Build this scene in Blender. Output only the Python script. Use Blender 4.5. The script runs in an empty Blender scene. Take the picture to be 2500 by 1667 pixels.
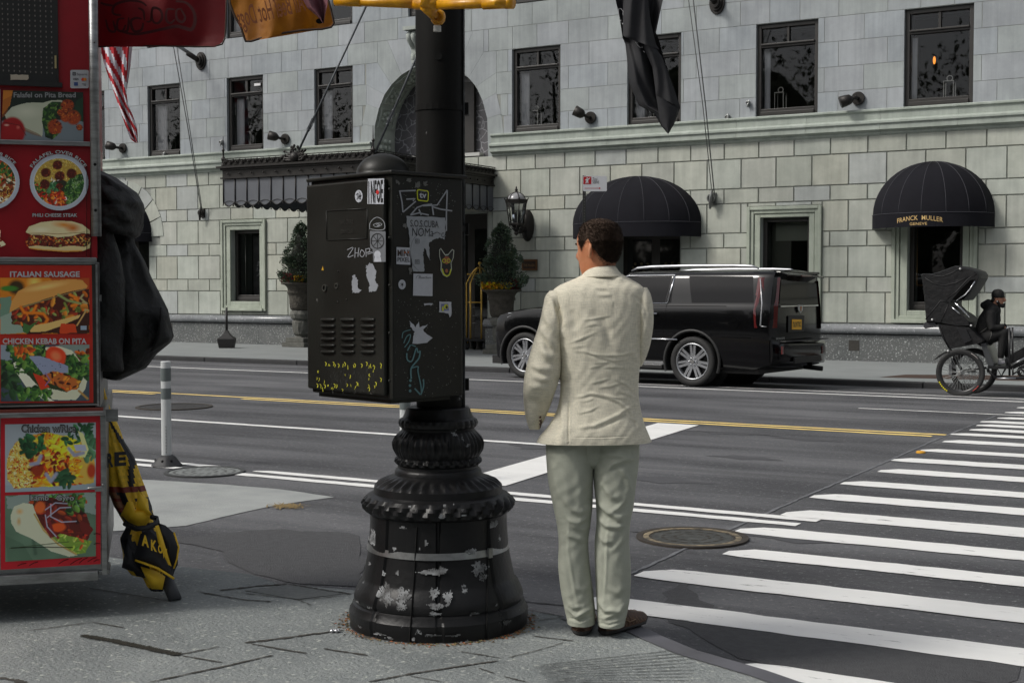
import bpy,bmesh,math,random
import numpy as np
from mathutils import Vector,Matrix
random.seed(7);RNG=np.random.default_rng(11)
pi=math.pi
sc=bpy.context.scene
# ---------------------------------------------------------------- camera, sky, sun, exposure
SD=2500/2352
FOC=3300.0;CX,CY=1250.0,833.5
PITCH=math.atan(134.5/FOC)
f0=np.array([-.5,math.sqrt(3)/2,0.]);rt=np.array([math.sqrt(3)/2,.5,0.]);u0=np.array([0,0,1.])
fw=f0*math.cos(PITCH)-u0*math.sin(PITCH);upv=u0*math.cos(PITCH)+f0*math.sin(PITCH)
CAM=np.array([0,0,1.6])
cd=bpy.data.cameras.new('camera');cam=bpy.data.objects.new('camera',cd);sc.collection.objects.link(cam)
cd.sensor_width=36;cd.lens=36*FOC/2500;cd.clip_start=.05;cd.clip_end=600
cam.matrix_world=Matrix(((rt[0],upv[0],-fw[0],0),(rt[1],upv[1],-fw[1],0),(rt[2],upv[2],-fw[2],1.6),(0,0,0,1)))
cd.dof.use_dof=False
sc.camera=cam
wd=bpy.data.worlds.new("World");sc.world=wd;wd.use_nodes=True
nt=wd.node_tree;nt.nodes.clear()
sky=nt.nodes.new('ShaderNodeTexSky');sky.sky_type='NISHITA';sky.sun_disc=False
SUN_DIR=Vector((-.50,-.52,.72)).normalized()
sky.sun_elevation=math.asin(SUN_DIR.z);sky.sun_rotation=math.atan2(SUN_DIR.x,SUN_DIR.y)
sky.air_density=1.0;sky.dust_density=4.0;sky.ozone_density=1.0
hs=nt.nodes.new('ShaderNodeHueSaturation');hs.inputs['Saturation'].default_value=.27
bg=nt.nodes.new('ShaderNodeBackground');bg.inputs[1].default_value=.095
ow=nt.nodes.new('ShaderNodeOutputWorld')
nt.links.new(sky.outputs[0],hs.inputs['Color']);nt.links.new(hs.outputs[0],bg.inputs[0]);nt.links.new(bg.outputs[0],ow.inputs[0])
sl=bpy.data.lights.new('sun','SUN');sl.energy=1.5;sl.angle=math.radians(12);sl.color=(1,.96,.89)
so=bpy.data.objects.new('sun',sl);sc.collection.objects.link(so)
so.rotation_euler=SUN_DIR.to_track_quat('Z','Y').to_euler()
sc.view_settings.view_transform='Standard';sc.view_settings.look='None'
sc.view_settings.exposure=0.38;sc.view_settings.gamma=1.0
try:
    sc.cycles.max_bounces=6;sc.cycles.caustics_reflective=False;sc.cycles.caustics_refractive=False
except Exception:pass
# ---------------------------------------------------------------- measuring helpers
def ray(x,y):
    x*=SD;y*=SD
    return fw+rt*((x-CX)/FOC)+upv*((CY-y)/FOC)
def G(x,y,z=0.):
    d=ray(x,y);return CAM+d*((z-CAM[2])/d[2])
def PY(x,y,Y):
    d=ray(x,y);return CAM+d*(Y/d[1])
def PX(x,y,X):
    d=ray(x,y);return CAM+d*(X/d[0])
def PD(x,y,dep):
    d=ray(x,y);return CAM+d*(dep/(d@f0))
def PP(x,y,A,n):
    d=ray(x,y);return CAM+d*(((A-CAM)@n)/(d@n))
def CGp(xr,dep,z):
    return rt*xr+f0*dep+u0*z
# ---------------------------------------------------------------- colour + materials
def lin(c):
    if isinstance(c,str):
        c=c.lstrip('#');c=[int(c[i:i+2],16)/255 for i in(0,2,4)]
    return tuple((v/12.92 if v<=.04045 else((v+.055)/1.055)**2.4)for v in c)
_M={}
def mat(name,col,rough=.6,metal=0.,var=None,bump=None,spec=.5,col2=None,attr=None,emit=None,coat=0.,alpha=None,stretch=None,trans=0.,ior=None):
    """col: linear rgb. var=(scale, amount[, detail]) noise variation to col2; bump=(scale, strength[, dist]); attr: colour attribute multiplied in"""
    if name in _M:return _M[name]
    m=bpy.data.materials.new(name);m.use_nodes=True;_M[name]=m
    t=m.node_tree;N=t.nodes;Lk=t.links;b=N['Principled BSDF']
    b.inputs['Roughness'].default_value=rough;b.inputs['Metallic'].default_value=metal
    b.inputs['Specular IOR Level'].default_value=spec
    b.inputs['Coat Weight'].default_value=coat;b.inputs['Coat Roughness'].default_value=.03
    if ior:b.inputs['IOR'].default_value=ior
    if trans:b.inputs['Transmission Weight'].default_value=trans
    tc=N.new('ShaderNodeTexCoord');vec=tc.outputs['Object']
    if stretch:
        mp=N.new('ShaderNodeMapping');mp.inputs['Scale'].default_value=stretch
        Lk.new(vec,mp.inputs[0]);vec=mp.outputs[0]
    out=None
    if var:
        nz=N.new('ShaderNodeTexNoise');nz.inputs['Scale'].default_value=var[0];nz.inputs['Detail'].default_value=var[2]if len(var)>2 else 6
        nz.inputs['Roughness'].default_value=.62
        Lk.new(vec,nz.inputs['Vector'])
        rp=N.new('ShaderNodeValToRGB');rp.color_ramp.elements[0].position=.5-var[1];rp.color_ramp.elements[1].position=.5+var[1]
        c2=col2 if col2 else tuple(v*.6 for v in col)
        rp.color_ramp.elements[0].color=(*c2,1);rp.color_ramp.elements[1].color=(*col,1)
        Lk.new(nz.outputs['Fac'],rp.inputs[0]);out=rp.outputs[0]
    if attr:
        at=N.new('ShaderNodeAttribute');at.attribute_name=attr
        if out is not None:
            mx=N.new('ShaderNodeMix');mx.data_type='RGBA';mx.blend_type='MULTIPLY';mx.inputs[0].default_value=1
            Lk.new(out,mx.inputs[6]);Lk.new(at.outputs['Color'],mx.inputs[7]);out=mx.outputs[2]
        else:out=at.outputs['Color']
    if out is not None:Lk.new(out,b.inputs['Base Color'])
    else:b.inputs['Base Color'].default_value=(*col,1)
    if bump:
        nb=N.new('ShaderNodeTexNoise');nb.inputs['Scale'].default_value=bump[0];nb.inputs['Detail'].default_value=6
        Lk.new(vec,nb.inputs['Vector'])
        bp=N.new('ShaderNodeBump');bp.inputs['Strength'].default_value=bump[1];bp.inputs['Distance'].default_value=bump[2]if len(bump)>2 else.01
        Lk.new(nb.outputs['Fac'],bp.inputs['Height']);Lk.new(bp.outputs[0],b.inputs['Normal'])
    if emit:
        b.inputs['Emission Color'].default_value=(*emit[0],1);b.inputs['Emission Strength'].default_value=emit[1]
    return m
# ---------------------------------------------------------------- objects
def tag(o,label=None,cat=None,group=None,kind=None):
    if label:o['label']=label
    if cat:o['category']=cat
    if group:o['group']=group
    if kind:o['kind']=kind
    return o
UNIT=[1.0]
def far_units(on):UNIT[0]=1.106 if on else 1.0
def surv(v):
    return(np.array(v,float)-CAM)*UNIT[0]+CAM
def thing(name,loc,label,cat,group=None):
    loc=surv(loc)
    o=bpy.data.objects.new(name,None);sc.collection.objects.link(o)
    o.location=tuple(float(v)for v in loc);o.empty_display_size=.1
    return tag(o,label,cat,group)
def base_of(o):
    v=Vector((0,0,0))
    while o is not None:
        v+=o.location;o=o.parent
    return v
class MB:
    """collects faces, then links them as ONE mesh object"""
    def __init__(s):s.v=[];s.f=[];s.mi=[];s.sm=[];s.fc=[];s.vc={};s.cur=0;s.smooth=False;s.col=None
    def add(s,vs,fs):
        n=len(s.v);s.v.extend([tuple(map(float,p))for p in vs])
        for f in fs:
            s.f.append([i+n for i in f]);s.mi.append(s.cur);s.sm.append(s.smooth);s.fc.append(s.col)
        return n
    def box(s,a,b):
        x0,y0,z0=a;x1,y1,z1=b
        s.add([(x0,y0,z0),(x1,y0,z0),(x1,y1,z0),(x0,y1,z0),(x0,y0,z1),(x1,y0,z1),(x1,y1,z1),(x0,y1,z1)],
              [(0,3,2,1),(4,5,6,7),(0,1,5,4),(1,2,6,5),(2,3,7,6),(3,0,4,7)]);return s
    def obox(s,c,U,V,W,du,dv,dw):
        c=np.array(c,float);U=np.array(U)*du/2;V=np.array(V)*dv/2;W=np.array(W)*dw/2
        P=[c+a*U+b*V+g*W for g in(-1,1)for(a,b)in((-1,-1),(1,-1),(1,1),(-1,1))]
        s.add(P,[(0,3,2,1),(4,5,6,7),(0,1,5,4),(1,2,6,5),(2,3,7,6),(3,0,4,7)]);return s
    def quad(s,*p):s.add(p,[tuple(range(len(p)))]);return s
    def prism(s,poly,d):
        """poly: list of 3d points (planar), extruded by vector d"""
        n=len(poly);d=np.array(d,float);P=[np.array(p,float)for p in poly]
        s.add(P+[p+d for p in P],[tuple(range(n))[::-1],tuple(range(n,2*n))]+[(i,(i+1)%n,n+(i+1)%n,n+i)for i in range(n)]);return s
    def rings(s,R,cap=True,closed=True):
        n=len(R[0]);vs=[p for r in R for p in r];fs=[]
        for i in range(len(R)-1):
            for j in range(n if closed else n-1):
                k=(j+1)%n
                fs.append((i*n+j,i*n+k,(i+1)*n+k,(i+1)*n+j))
        if cap and closed:
            fs.append(tuple(range(n))[::-1]);fs.append(tuple((len(R)-1)*n+j for j in range(n)))
        s.add(vs,fs);return s
    def tube(s,pts,rad,n=10,cap=True):
        pts=[np.array(p,float)for p in pts]
        if not hasattr(rad,'__len__'):rad=[rad]*len(pts)
        R=[];prev=None
        for i,p in enumerate(pts):
            a=pts[max(i-1,0)];b=pts[min(i+1,len(pts)-1)];t=b-a;t/=(np.linalg.norm(t)+1e-12)
            if prev is None:
                h=np.array([0,0,1.])if abs(t[2])<.9 else np.array([1.,0,0]);u=np.cross(h,t)
            else:u=prev-t*(prev@t)
            u/=(np.linalg.norm(u)+1e-12);prev=u;w=np.cross(t,u)
            R.append([p+rad[i]*(math.cos(2*pi*k/n)*u+math.sin(2*pi*k/n)*w)for k in range(n)])
        o=s.smooth;s.smooth=True;s.rings(R,cap);s.smooth=o;return s
    def lathe(s,prof,c,n=32,fn=None,cap=True):
        """prof: list (r, z); fn(r, z, ang) -> r"""
        R=[]
        for r,z in prof:
            R.append([(c[0]+(fn(r,z,2*pi*k/n)if fn else r)*math.cos(2*pi*k/n),c[1]+(fn(r,z,2*pi*k/n)if fn else r)*math.sin(2*pi*k/n),c[2]+z)for k in range(n)])
        s.rings(R,cap);return s
    def sphere(s,c,r,n=12,m=8,sx=1,sy=1,sz=1):
        R=[]
        for i in range(m+1):
            a=-pi/2+pi*i/m;rr=max(math.cos(a),1e-3)*r;z=math.sin(a)*r
            R.append([(c[0]+sx*rr*math.cos(2*pi*k/n),c[1]+sy*rr*math.sin(2*pi*k/n),c[2]+sz*z)for k in range(n)])
        o=s.smooth;s.smooth=True;s.rings(R,True);s.smooth=o;return s
    def disc(s,c,U,V,r0,r1,d,n=24):
        """ring/disc in plane U,V thickness vector d"""
        c=np.array(c,float);U=np.array(U,float);V=np.array(V,float);d=np.array(d,float)
        cs=[(math.cos(2*pi*k/n),math.sin(2*pi*k/n))for k in range(n)]
        if r0<=0:s.prism([c+r1*(a*U+b*V)for a,b in cs],d)
        else:
            s.rings([[c+r0*(a*U+b*V)for a,b in cs],[c+r1*(a*U+b*V)for a,b in cs],[c+d+r1*(a*U+b*V)for a,b in cs],[c+d+r0*(a*U+b*V)for a,b in cs],[c+r0*(a*U+b*V)for a,b in cs]],cap=False)
        return s
    def build(s,name,m,parent=None,bevel=0,attr=None,label=None,cat=None,group=None,kind=None,fix=True):
        me=bpy.data.meshes.new(name)
        off=base_of(parent)if parent is not None else Vector((0,0,0))
        ov=Vector((0,0,0))
        vs=surv(np.array(s.v,float).reshape(-1,3))
        if parent is None and len(vs)and kind is None:
            ov=Vector(((vs[:,0].min()+vs[:,0].max())/2,(vs[:,1].min()+vs[:,1].max())/2,vs[:,2].min()))
        vs=vs-np.array(off)-np.array(ov)
        me.from_pydata(vs.tolist(),[],s.f)
        ms=m if isinstance(m,(list,tuple))else[m]
        for x in ms:me.materials.append(x)
        me.polygons.foreach_set('material_index',s.mi);me.polygons.foreach_set('use_smooth',s.sm)
        if attr:
            ca=me.color_attributes.new(name=attr,type='FLOAT_COLOR',domain='CORNER')
            arr=[]
            for p in me.polygons:
                c=s.fc[p.index]or(1,1,1)
                arr.extend([c[0],c[1],c[2],1]*p.loop_total)
            ca.data.foreach_set('color',arr)
        if fix:
            bm=bmesh.new();bm.from_mesh(me);bmesh.ops.recalc_face_normals(bm,faces=bm.faces);bm.to_mesh(me);bm.free()
        me.update()
        o=bpy.data.objects.new(name,me);sc.collection.objects.link(o)
        if parent is not None:o.parent=parent
        else:o.location=ov
        if bevel:
            bv=o.modifiers.new('bevel','BEVEL');bv.width=bevel;bv.segments=2;bv.limit_method='ANGLE';bv.angle_limit=math.radians(35)
        return tag(o,label,cat,group,kind)
def copy_tree(o,parent=None):
    c=o.copy();sc.collection.objects.link(c);c.parent=parent
    for ch in list(o.children):copy_tree(ch,c)
    return c
def shade(o,ang=35):
    me=o.data;me.polygons.foreach_set('use_smooth',[True]*len(me.polygons))
    bm=bmesh.new();bm.from_mesh(me)
    for e in bm.edges:
        if len(e.link_faces)==2 and e.calc_face_angle(0)>math.radians(ang):e.smooth=False
    bm.to_mesh(me);bm.free();return o
def apply_mods(o):
    dg=bpy.context.evaluated_depsgraph_get();dg.update()
    me=bpy.data.meshes.new_from_object(o.evaluated_get(dg),depsgraph=dg)
    o.modifiers.clear();old=o.data;o.data=me;bpy.data.meshes.remove(old);return o
def mesh_np(o):
    n=len(o.data.vertices);a=np.empty(n*3);o.data.vertices.foreach_get('co',a);a=a.reshape(-1,3)
    b=np.empty(n*3);o.data.vertices.foreach_get('normal',b);return a,b.reshape(-1,3)
# ---------------------------------------------------------------- lettering
def glyphs(body,bold=0.,shear=0.,space=1.):
    cu=bpy.data.curves.new('t','FONT');cu.body=body;cu.size=1;cu.offset=bold;cu.shear=shear;cu.space_character=space
    cu.resolution_u=3;cu.fill_mode='BOTH'
    o=bpy.data.objects.new('t',cu);sc.collection.objects.link(o)
    dg=bpy.context.evaluated_depsgraph_get();dg.update()
    me=bpy.data.meshes.new_from_object(o.evaluated_get(dg),depsgraph=dg)
    v=np.empty(len(me.vertices)*3);me.vertices.foreach_get('co',v);v=v.reshape(-1,3)[:,:2].copy()
    f=[tuple(p.vertices)for p in me.polygons]
    bpy.data.objects.remove(o);bpy.data.curves.remove(cu);bpy.data.meshes.remove(me)
    return v,f
def put_text(mb,body,c,U,V,w,h,bold=0.,shear=0.,space=1.,mirror=False,arc=None,n=None):
    """centre c, unit vectors U (reading direction) and V (up), fitted into w x h; arc: radius of a bend (letters stand on a circle)"""
    v,f=glyphs(body,bold,shear,space)
    if not len(v):return
    lo=v.min(0);hi=v.max(0);q=(v-lo)/(hi-lo);q[:,0]=(q[:,0]-.5)*w;q[:,1]=(q[:,1]-.5)*h
    if mirror:q[:,0]*=-1
    if arc:
        a=q[:,0]/arc;rr=arc+q[:,1];q=np.stack([rr*np.sin(a),rr*np.cos(a)-arc],1)
    c=np.array(c,float);P=c+q[:,:1]*np.array(U)+q[:,1:]*np.array(V)
    mb.add(P,f)
# ---------------------------------------------------------------- printed pictures (colour attribute on a fine grid)
class Canvas:
    def __init__(s,w,h,bgc):
        s.w,s.h=w,h;s.a=np.zeros((h,w,3));s.a[:]=lin(bgc)
        s.X,s.Y=np.meshgrid((np.arange(w)+.5)/w,(np.arange(h)+.5)/h)
    def noise(s,fx,fy,seed=0):
        r=np.random.default_rng(seed);out=np.zeros((s.h,s.w));amp=1.;tot=0
        for o in range(3):
            gx,gy=max(int(fx*2**o),1),max(int(fy*2**o),1)
            g=r.random((gy+2,gx+2));x=s.X*gx;y=s.Y*gy;xi=x.astype(int);yi=y.astype(int);a=x-xi;b=y-yi
            a=a*a*(3-2*a);b=b*b*(3-2*b)
            out+=amp*((g[yi,xi]*(1-a)+g[yi,xi+1]*a)*(1-b)+(g[yi+1,xi]*(1-a)+g[yi+1,xi+1]*a)*b)
            tot+=amp;amp*=.55
        return out/tot
    def blend(s,m,c):
        m=np.clip(m,0,1)[...,None];c=np.array(lin(c))if not isinstance(c,np.ndarray)else c
        s.a=s.a*(1-m)+c*m
    def ell(s,cx,cy,rx,ry,c,rot=0,soft=.08,wob=0,seed=1):
        dx=s.X-cx;dy=(s.Y-cy);ar=s.h/s.w
        ca,sa=math.cos(rot),math.sin(rot);dy=dy*ar;u=(dx*ca+dy*sa)/rx;v=(-dx*sa+dy*ca)/(ry*ar)
        d=np.sqrt(u*u+v*v)
        if wob:d=d*(1+wob*(s.noise(9,9,seed)-.5)*2)
        m=np.clip((1-d)/soft,0,1);s.blend(m,c);return m
    def poly(s,pts,c,wob=0,seed=1,a=1.):
        X,Y=s.X,s.Y
        if wob:X=X+wob*(s.noise(12,10,seed)-.5);Y=Y+wob*(s.noise(10,12,seed+1)-.5)
        m=np.zeros(X.shape,bool);n=len(pts)
        for i in range(n):
            x1,y1=pts[i];x2,y2=pts[(i+1)%n]
            if y1==y2:continue
            c1=(Y<max(y1,y2))&(Y>=min(y1,y2));xx=x1+(Y-y1)*(x2-x1)/(y2-y1);m^=c1&(X<xx)
        s.blend(m.astype(float)*a,c);return m
    def line(s,pts,wd,c,a=1.):
        ar=s.h/s.w;m=np.zeros(s.X.shape)
        for(x1,y1),(x2,y2)in zip(pts[:-1],pts[1:]):
            px,py=s.X-x1,(s.Y-y1)*ar;qx,qy=x2-x1,(y2-y1)*ar
            t=np.clip((px*qx+py*qy)/(qx*qx+qy*qy+1e-9),0,1)
            d=np.hypot(px-t*qx,py-t*qy);m=np.maximum(m,np.clip(1.5-d/wd,0,1))
        s.blend(m*a,c)
    def scatter(s,n,box,size,cols,seed=0,mask=None,asp=.6,wob=.3):
        r=random.Random(seed)
        for _ in range(n):
            x=r.uniform(box[0],box[2]);y=r.uniform(box[1],box[3])
            if mask is not None and not mask[min(int(y*s.h),s.h-1),min(int(x*s.w),s.w-1)]:continue
            k=size*r.uniform(.5,1.2);ar=s.w/s.h
            x0=max(int((x-2*k)*s.w),0);x1=min(int((x+2*k)*s.w)+2,s.w);y0=max(int((y-2*k*ar)*s.h),0);y1=min(int((y+2*k*ar)*s.h)+2,s.h)
            if x1<=x0 or y1<=y0:continue
            X=s.X[y0:y1,x0:x1]-x;Y=(s.Y[y0:y1,x0:x1]-y)/ar;a=r.uniform(0,pi);ca,sa=math.cos(a),math.sin(a)
            u=(X*ca+Y*sa)/k;v=(-X*sa+Y*ca)/(k*r.uniform(asp*.6,asp));d=np.sqrt(u*u+v*v)
            m=np.clip((1-d)*4,0,1)
            if mask is not None:m=m*mask[y0:y1,x0:x1]
            c=np.array(lin(r.choice(cols)));c=c*r.uniform(.75,1.2)*(1-.45*np.clip(v+.2,-1,1))[...,None]
            s.a[y0:y1,x0:x1]=s.a[y0:y1,x0:x1]*(1-m[...,None])+np.clip(c,0,1)*m[...,None]
    def grain(s,amt,fx=40,fy=30,seed=5):
        s.a*=(1+amt*(s.noise(fx,fy,seed)-.5)*2)[...,None]
def print_mesh(cv,name,quadfn,parent,m,gain=1.,keep=None,**kw):
    """quadfn(u,v) -> 3d point, u,v 0..1 (v down). keep: bool mask of cells"""
    w,h=cv.w,cv.h
    us=np.linspace(0,1,w+1);vs=np.linspace(0,1,h+1)
    P=np.array([[quadfn(u,v)for u in us]for v in vs]).reshape(-1,3)
    off=np.array(base_of(parent))if parent is not None else 0
    me=bpy.data.meshes.new(name)
    idx=np.arange((w+1)*(h+1)).reshape(h+1,w+1)
    F=np.stack([idx[:-1,:-1],idx[1:,:-1],idx[1:,1:],idx[:-1,1:]],-1).reshape(-1,4)
    C=np.clip(cv.a.reshape(-1,3)*gain,0,1)
    if keep is not None:
        k=keep.reshape(-1);F=F[k];C=C[k]
    me.from_pydata((P-off).tolist(),[],F.tolist());me.materials.append(m)
    ca=me.color_attributes.new(name='Col',type='FLOAT_COLOR',domain='CORNER')
    ca.data.foreach_set('color',np.repeat(np.concatenate([C,np.ones((len(C),1))],1),4,axis=0).reshape(-1))
    o=bpy.data.objects.new(name,me);sc.collection.objects.link(o)
    if parent is not None:o.parent=parent
    return tag(o,**kw)
# == materials of the setting
m_asph=mat('asphalt',(.062,.064,.070),.9,var=(5,.3,12),col2=(.045,.047,.051),bump=(160,.9,.012))
def asphalt_nodes():
    m=m_asph;t=m.node_tree;N=t.nodes;Lk=t.links;b=N['Principled BSDF']
    tc=N.new('ShaderNodeTexCoord')
    def noise(s,d=6,sc_=None,r=.6):
        n=N.new('ShaderNodeTexNoise');n.inputs['Scale'].default_value=s;n.inputs['Detail'].default_value=d;n.inputs['Roughness'].default_value=r
        if sc_:
            mp=N.new('ShaderNodeMapping');mp.inputs['Scale'].default_value=sc_;Lk.new(tc.outputs['Object'],mp.inputs[0]);Lk.new(mp.outputs[0],n.inputs[0])
        else:Lk.new(tc.outputs['Object'],n.inputs[0])
        return n
    base=N.new('ShaderNodeMix');base.data_type='RGBA';n1=noise(.7,8,(.35,1.6,1));r1=N.new('ShaderNodeMapRange');r1.inputs[1].default_value=.38;r1.inputs[2].default_value=.66
    Lk.new(n1.outputs[0],r1.inputs[0]);Lk.new(r1.outputs[0],base.inputs[0]);base.inputs[6].default_value=(.060,.061,.067,1);base.inputs[7].default_value=(.150,.152,.160,1)
    n2=noise(24,5,None,.8);r2=N.new('ShaderNodeMapRange');r2.inputs[1].default_value=.56;r2.inputs[2].default_value=.72
    Lk.new(n2.outputs[0],r2.inputs[0]);m2=N.new('ShaderNodeMix');m2.data_type='RGBA';Lk.new(r2.outputs[0],m2.inputs[0]);Lk.new(base.outputs[2],m2.inputs[6]);m2.inputs[7].default_value=(.32,.32,.32,1)
    n3=noise(34,4,None,.75);r3=N.new('ShaderNodeMapRange');r3.inputs[1].default_value=.30;r3.inputs[2].default_value=.44;r3.inputs[3].default_value=.45;r3.inputs[4].default_value=1
    Lk.new(n3.outputs[0],r3.inputs[0]);m3=N.new('ShaderNodeMix');m3.data_type='RGBA';m3.blend_type='MULTIPLY';m3.inputs[0].default_value=1;Lk.new(m2.outputs[2],m3.inputs[6]);Lk.new(r3.outputs[0],m3.inputs[7])
    n4=noise(1.2,5,(.12,2.4,1));r4=N.new('ShaderNodeMapRange');r4.inputs[1].default_value=.56;r4.inputs[2].default_value=.72;r4.inputs[3].default_value=1;r4.inputs[4].default_value=.68
    Lk.new(n4.outputs[0],r4.inputs[0]);m4=N.new('ShaderNodeMix');m4.data_type='RGBA';m4.blend_type='MULTIPLY';m4.inputs[0].default_value=1;Lk.new(m3.outputs[2],m4.inputs[6]);Lk.new(r4.outputs[0],m4.inputs[7])
    Lk.new(m4.outputs[2],b.inputs['Base Color']);b.inputs['Roughness'].default_value=.82
asphalt_nodes()
def wear_paint(name,col,worn=.18,scl=14,dark=(.2,.2,.2)):
    """road paint with worn spots and a faint grain"""
    m=mat(name,col,.75,bump=(160,.5,.006));t=m.node_tree;N=t.nodes;Lk=t.links;b=N['Principled BSDF']
    tc=N.new('ShaderNodeTexCoord');mp=N.new('ShaderNodeMapping');mp.inputs['Scale'].default_value=(.35,1.6,1);Lk.new(tc.outputs['Object'],mp.inputs[0])
    n=N.new('ShaderNodeTexNoise');n.inputs['Scale'].default_value=scl;n.inputs['Detail'].default_value=10;n.inputs['Roughness'].default_value=.75;Lk.new(mp.outputs[0],n.inputs[0])
    r=N.new('ShaderNodeMapRange');r.inputs[1].default_value=.5+worn;r.inputs[2].default_value=.56+worn;Lk.new(n.outputs[0],r.inputs[0])
    n2=N.new('ShaderNodeTexNoise');n2.inputs['Scale'].default_value=3;n2.inputs['Detail'].default_value=8;Lk.new(mp.outputs[0],n2.inputs[0])
    a=N.new('ShaderNodeMix');a.data_type='RGBA';Lk.new(n2.outputs[0],a.inputs[0]);a.inputs[6].default_value=(*[c*.84 for c in col],1);a.inputs[7].default_value=(*[min(c*1.08,.95)for c in col],1)
    x=N.new('ShaderNodeMix');x.data_type='RGBA';Lk.new(r.outputs[0],x.inputs[0]);Lk.new(a.outputs[2],x.inputs[6]);x.inputs[7].default_value=(*dark,1);Lk.new(x.outputs[2],b.inputs['Base Color'])
    return m
m_white=wear_paint('white_road_paint',(.82,.82,.80),.10,10)
m_yel=wear_paint('yellow_road_paint',(.90,.66,.24),.11,14)
m_slab=mat('bluestone_paving',(.175,.19,.19),.82,bump=(70,.9,.012))
def slab_nodes(m,c1,c2,fleck=(.42,.43,.40),fl=(.66,.74),scl=34,stretch=(1,1,1)):
    t=m.node_tree;N=t.nodes;Lk=t.links;b=N['Principled BSDF'];tc=N.new('ShaderNodeTexCoord')
    mp=N.new('ShaderNodeMapping');mp.inputs['Scale'].default_value=stretch;Lk.new(tc.outputs['Object'],mp.inputs[0])
    def nz(s,d,r,v=None):
        n=N.new('ShaderNodeTexNoise');n.inputs['Scale'].default_value=s;n.inputs['Detail'].default_value=d;n.inputs['Roughness'].default_value=r;Lk.new(v or mp.outputs[0],n.inputs[0]);return n
    n1=nz(1.3,10,.65);r1=N.new('ShaderNodeMapRange');r1.inputs[1].default_value=.36;r1.inputs[2].default_value=.64;Lk.new(n1.outputs[0],r1.inputs[0])
    a=N.new('ShaderNodeMix');a.data_type='RGBA';Lk.new(r1.outputs[0],a.inputs[0]);a.inputs[6].default_value=(*c1,1);a.inputs[7].default_value=(*c2,1)
    n2=nz(scl,4,.6);r2=N.new('ShaderNodeMapRange');r2.inputs[1].default_value=fl[0];r2.inputs[2].default_value=fl[1];Lk.new(n2.outputs[0],r2.inputs[0])
    x=N.new('ShaderNodeMix');x.data_type='RGBA';Lk.new(r2.outputs[0],x.inputs[0]);Lk.new(a.outputs[2],x.inputs[6]);x.inputs[7].default_value=(*fleck,1)
    n3=nz(scl*1.7,3,.7);r3=N.new('ShaderNodeMapRange');r3.inputs[1].default_value=.28;r3.inputs[2].default_value=.46;r3.inputs[3].default_value=.72;r3.inputs[4].default_value=1;Lk.new(n3.outputs[0],r3.inputs[0])
    y=N.new('ShaderNodeMix');y.data_type='RGBA';y.blend_type='MULTIPLY';y.inputs[0].default_value=1;Lk.new(x.outputs[2],y.inputs[6]);Lk.new(r3.outputs[0],y.inputs[7])
    Lk.new(y.outputs[2],b.inputs['Base Color'])
slab_nodes(m_slab,(.165,.182,.183),(.275,.295,.290),(.46,.48,.44),(.58,.70),34,(1,1,1))
m_walk=mat('far_pavement',(.26,.275,.275),.8,var=(1.2,.25,8),col2=(.20,.215,.215),bump=(60,.3,.004))
m_conc=mat('pale_concrete',(.36,.375,.365),.85,var=(2.5,.25,12),col2=(.25,.265,.26),bump=(70,.6,.008))
m_kerb=mat('dark_kerb',(.035,.036,.038),.7,var=(3,.2,8),col2=(.02,.02,.022),bump=(50,.5,.006))
m_joint=mat('dark_joint',(.035,.033,.028),.95,var=(30,.2,4),col2=(.08,.075,.065))
# == ground, road, pavements
g=MB();g.quad((-150,-90,-.2),(150,-90,-.2),(150,150,-.2),(-150,150,-.2))
g.build('ground',m_asph,kind='structure')
g=MB();prof_=[(-12,0),(19.95,0),(20.7,-.012),(21.5,-.035),(22.2,-.062),(23.1,-.11)]
for(ya,za),(yb,zb_)in zip(prof_[:-1],prof_[1:]):g.quad((-120,ya,za),(60,ya,za),(60,yb,zb_),(-120,yb,zb_))
g.build('road',m_asph,kind='structure')
far_units(True)
g=MB();g.box((-120,20.9,-.12),(60,27.6,.15));g.build('far_pavement',m_walk,kind='structure')
g=MB();x=-60.
while x<30:
    w=2.4;g.box((x+.006,20.7,-.2),(x+w-.006,20.9,.153));x+=w
g.build('far_kerb',m_kerb,kind='structure',bevel=.015)
far_units(False)
# near pavement: measured outline of the corner, held back behind the kerb line
out=[(245,1278),(330,1290),(420,1301),(500,1310),(575,1318),(605,1328),(640,1341),(720,1347),(810,1354),(900,1366),(1000,1380),(1100,1392),(1210,1402),(1295,1414),(1400,1420),(1468,1436),(1530,1465),(1600,1494),(1680,1517),(1760,1540),(1835,1566),(1960,1600),(2200,1660)]
edge=[G(x,y,.15)for x,y in out]
L0=edge[0];dirl=(edge[0]-edge[3]);dirl/=np.linalg.norm(dirl)
poly=[L0+dirl*30]+edge+[edge[-1]+np.array([3,-6,0.]),np.array([4,-30,.15]),np.array([-60,-30,.15])]
g=MB();g.prism([np.array([p[0],p[1],-.1])for p in poly],(0,0,.25));g.build('near_pavement',m_slab,kind='structure')
m_rim=mat('steel_kerb_edge',(.16,.16,.18),.6,.3,var=(4,.25),col2=(.10,.10,.11))
g=MB()
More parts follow.
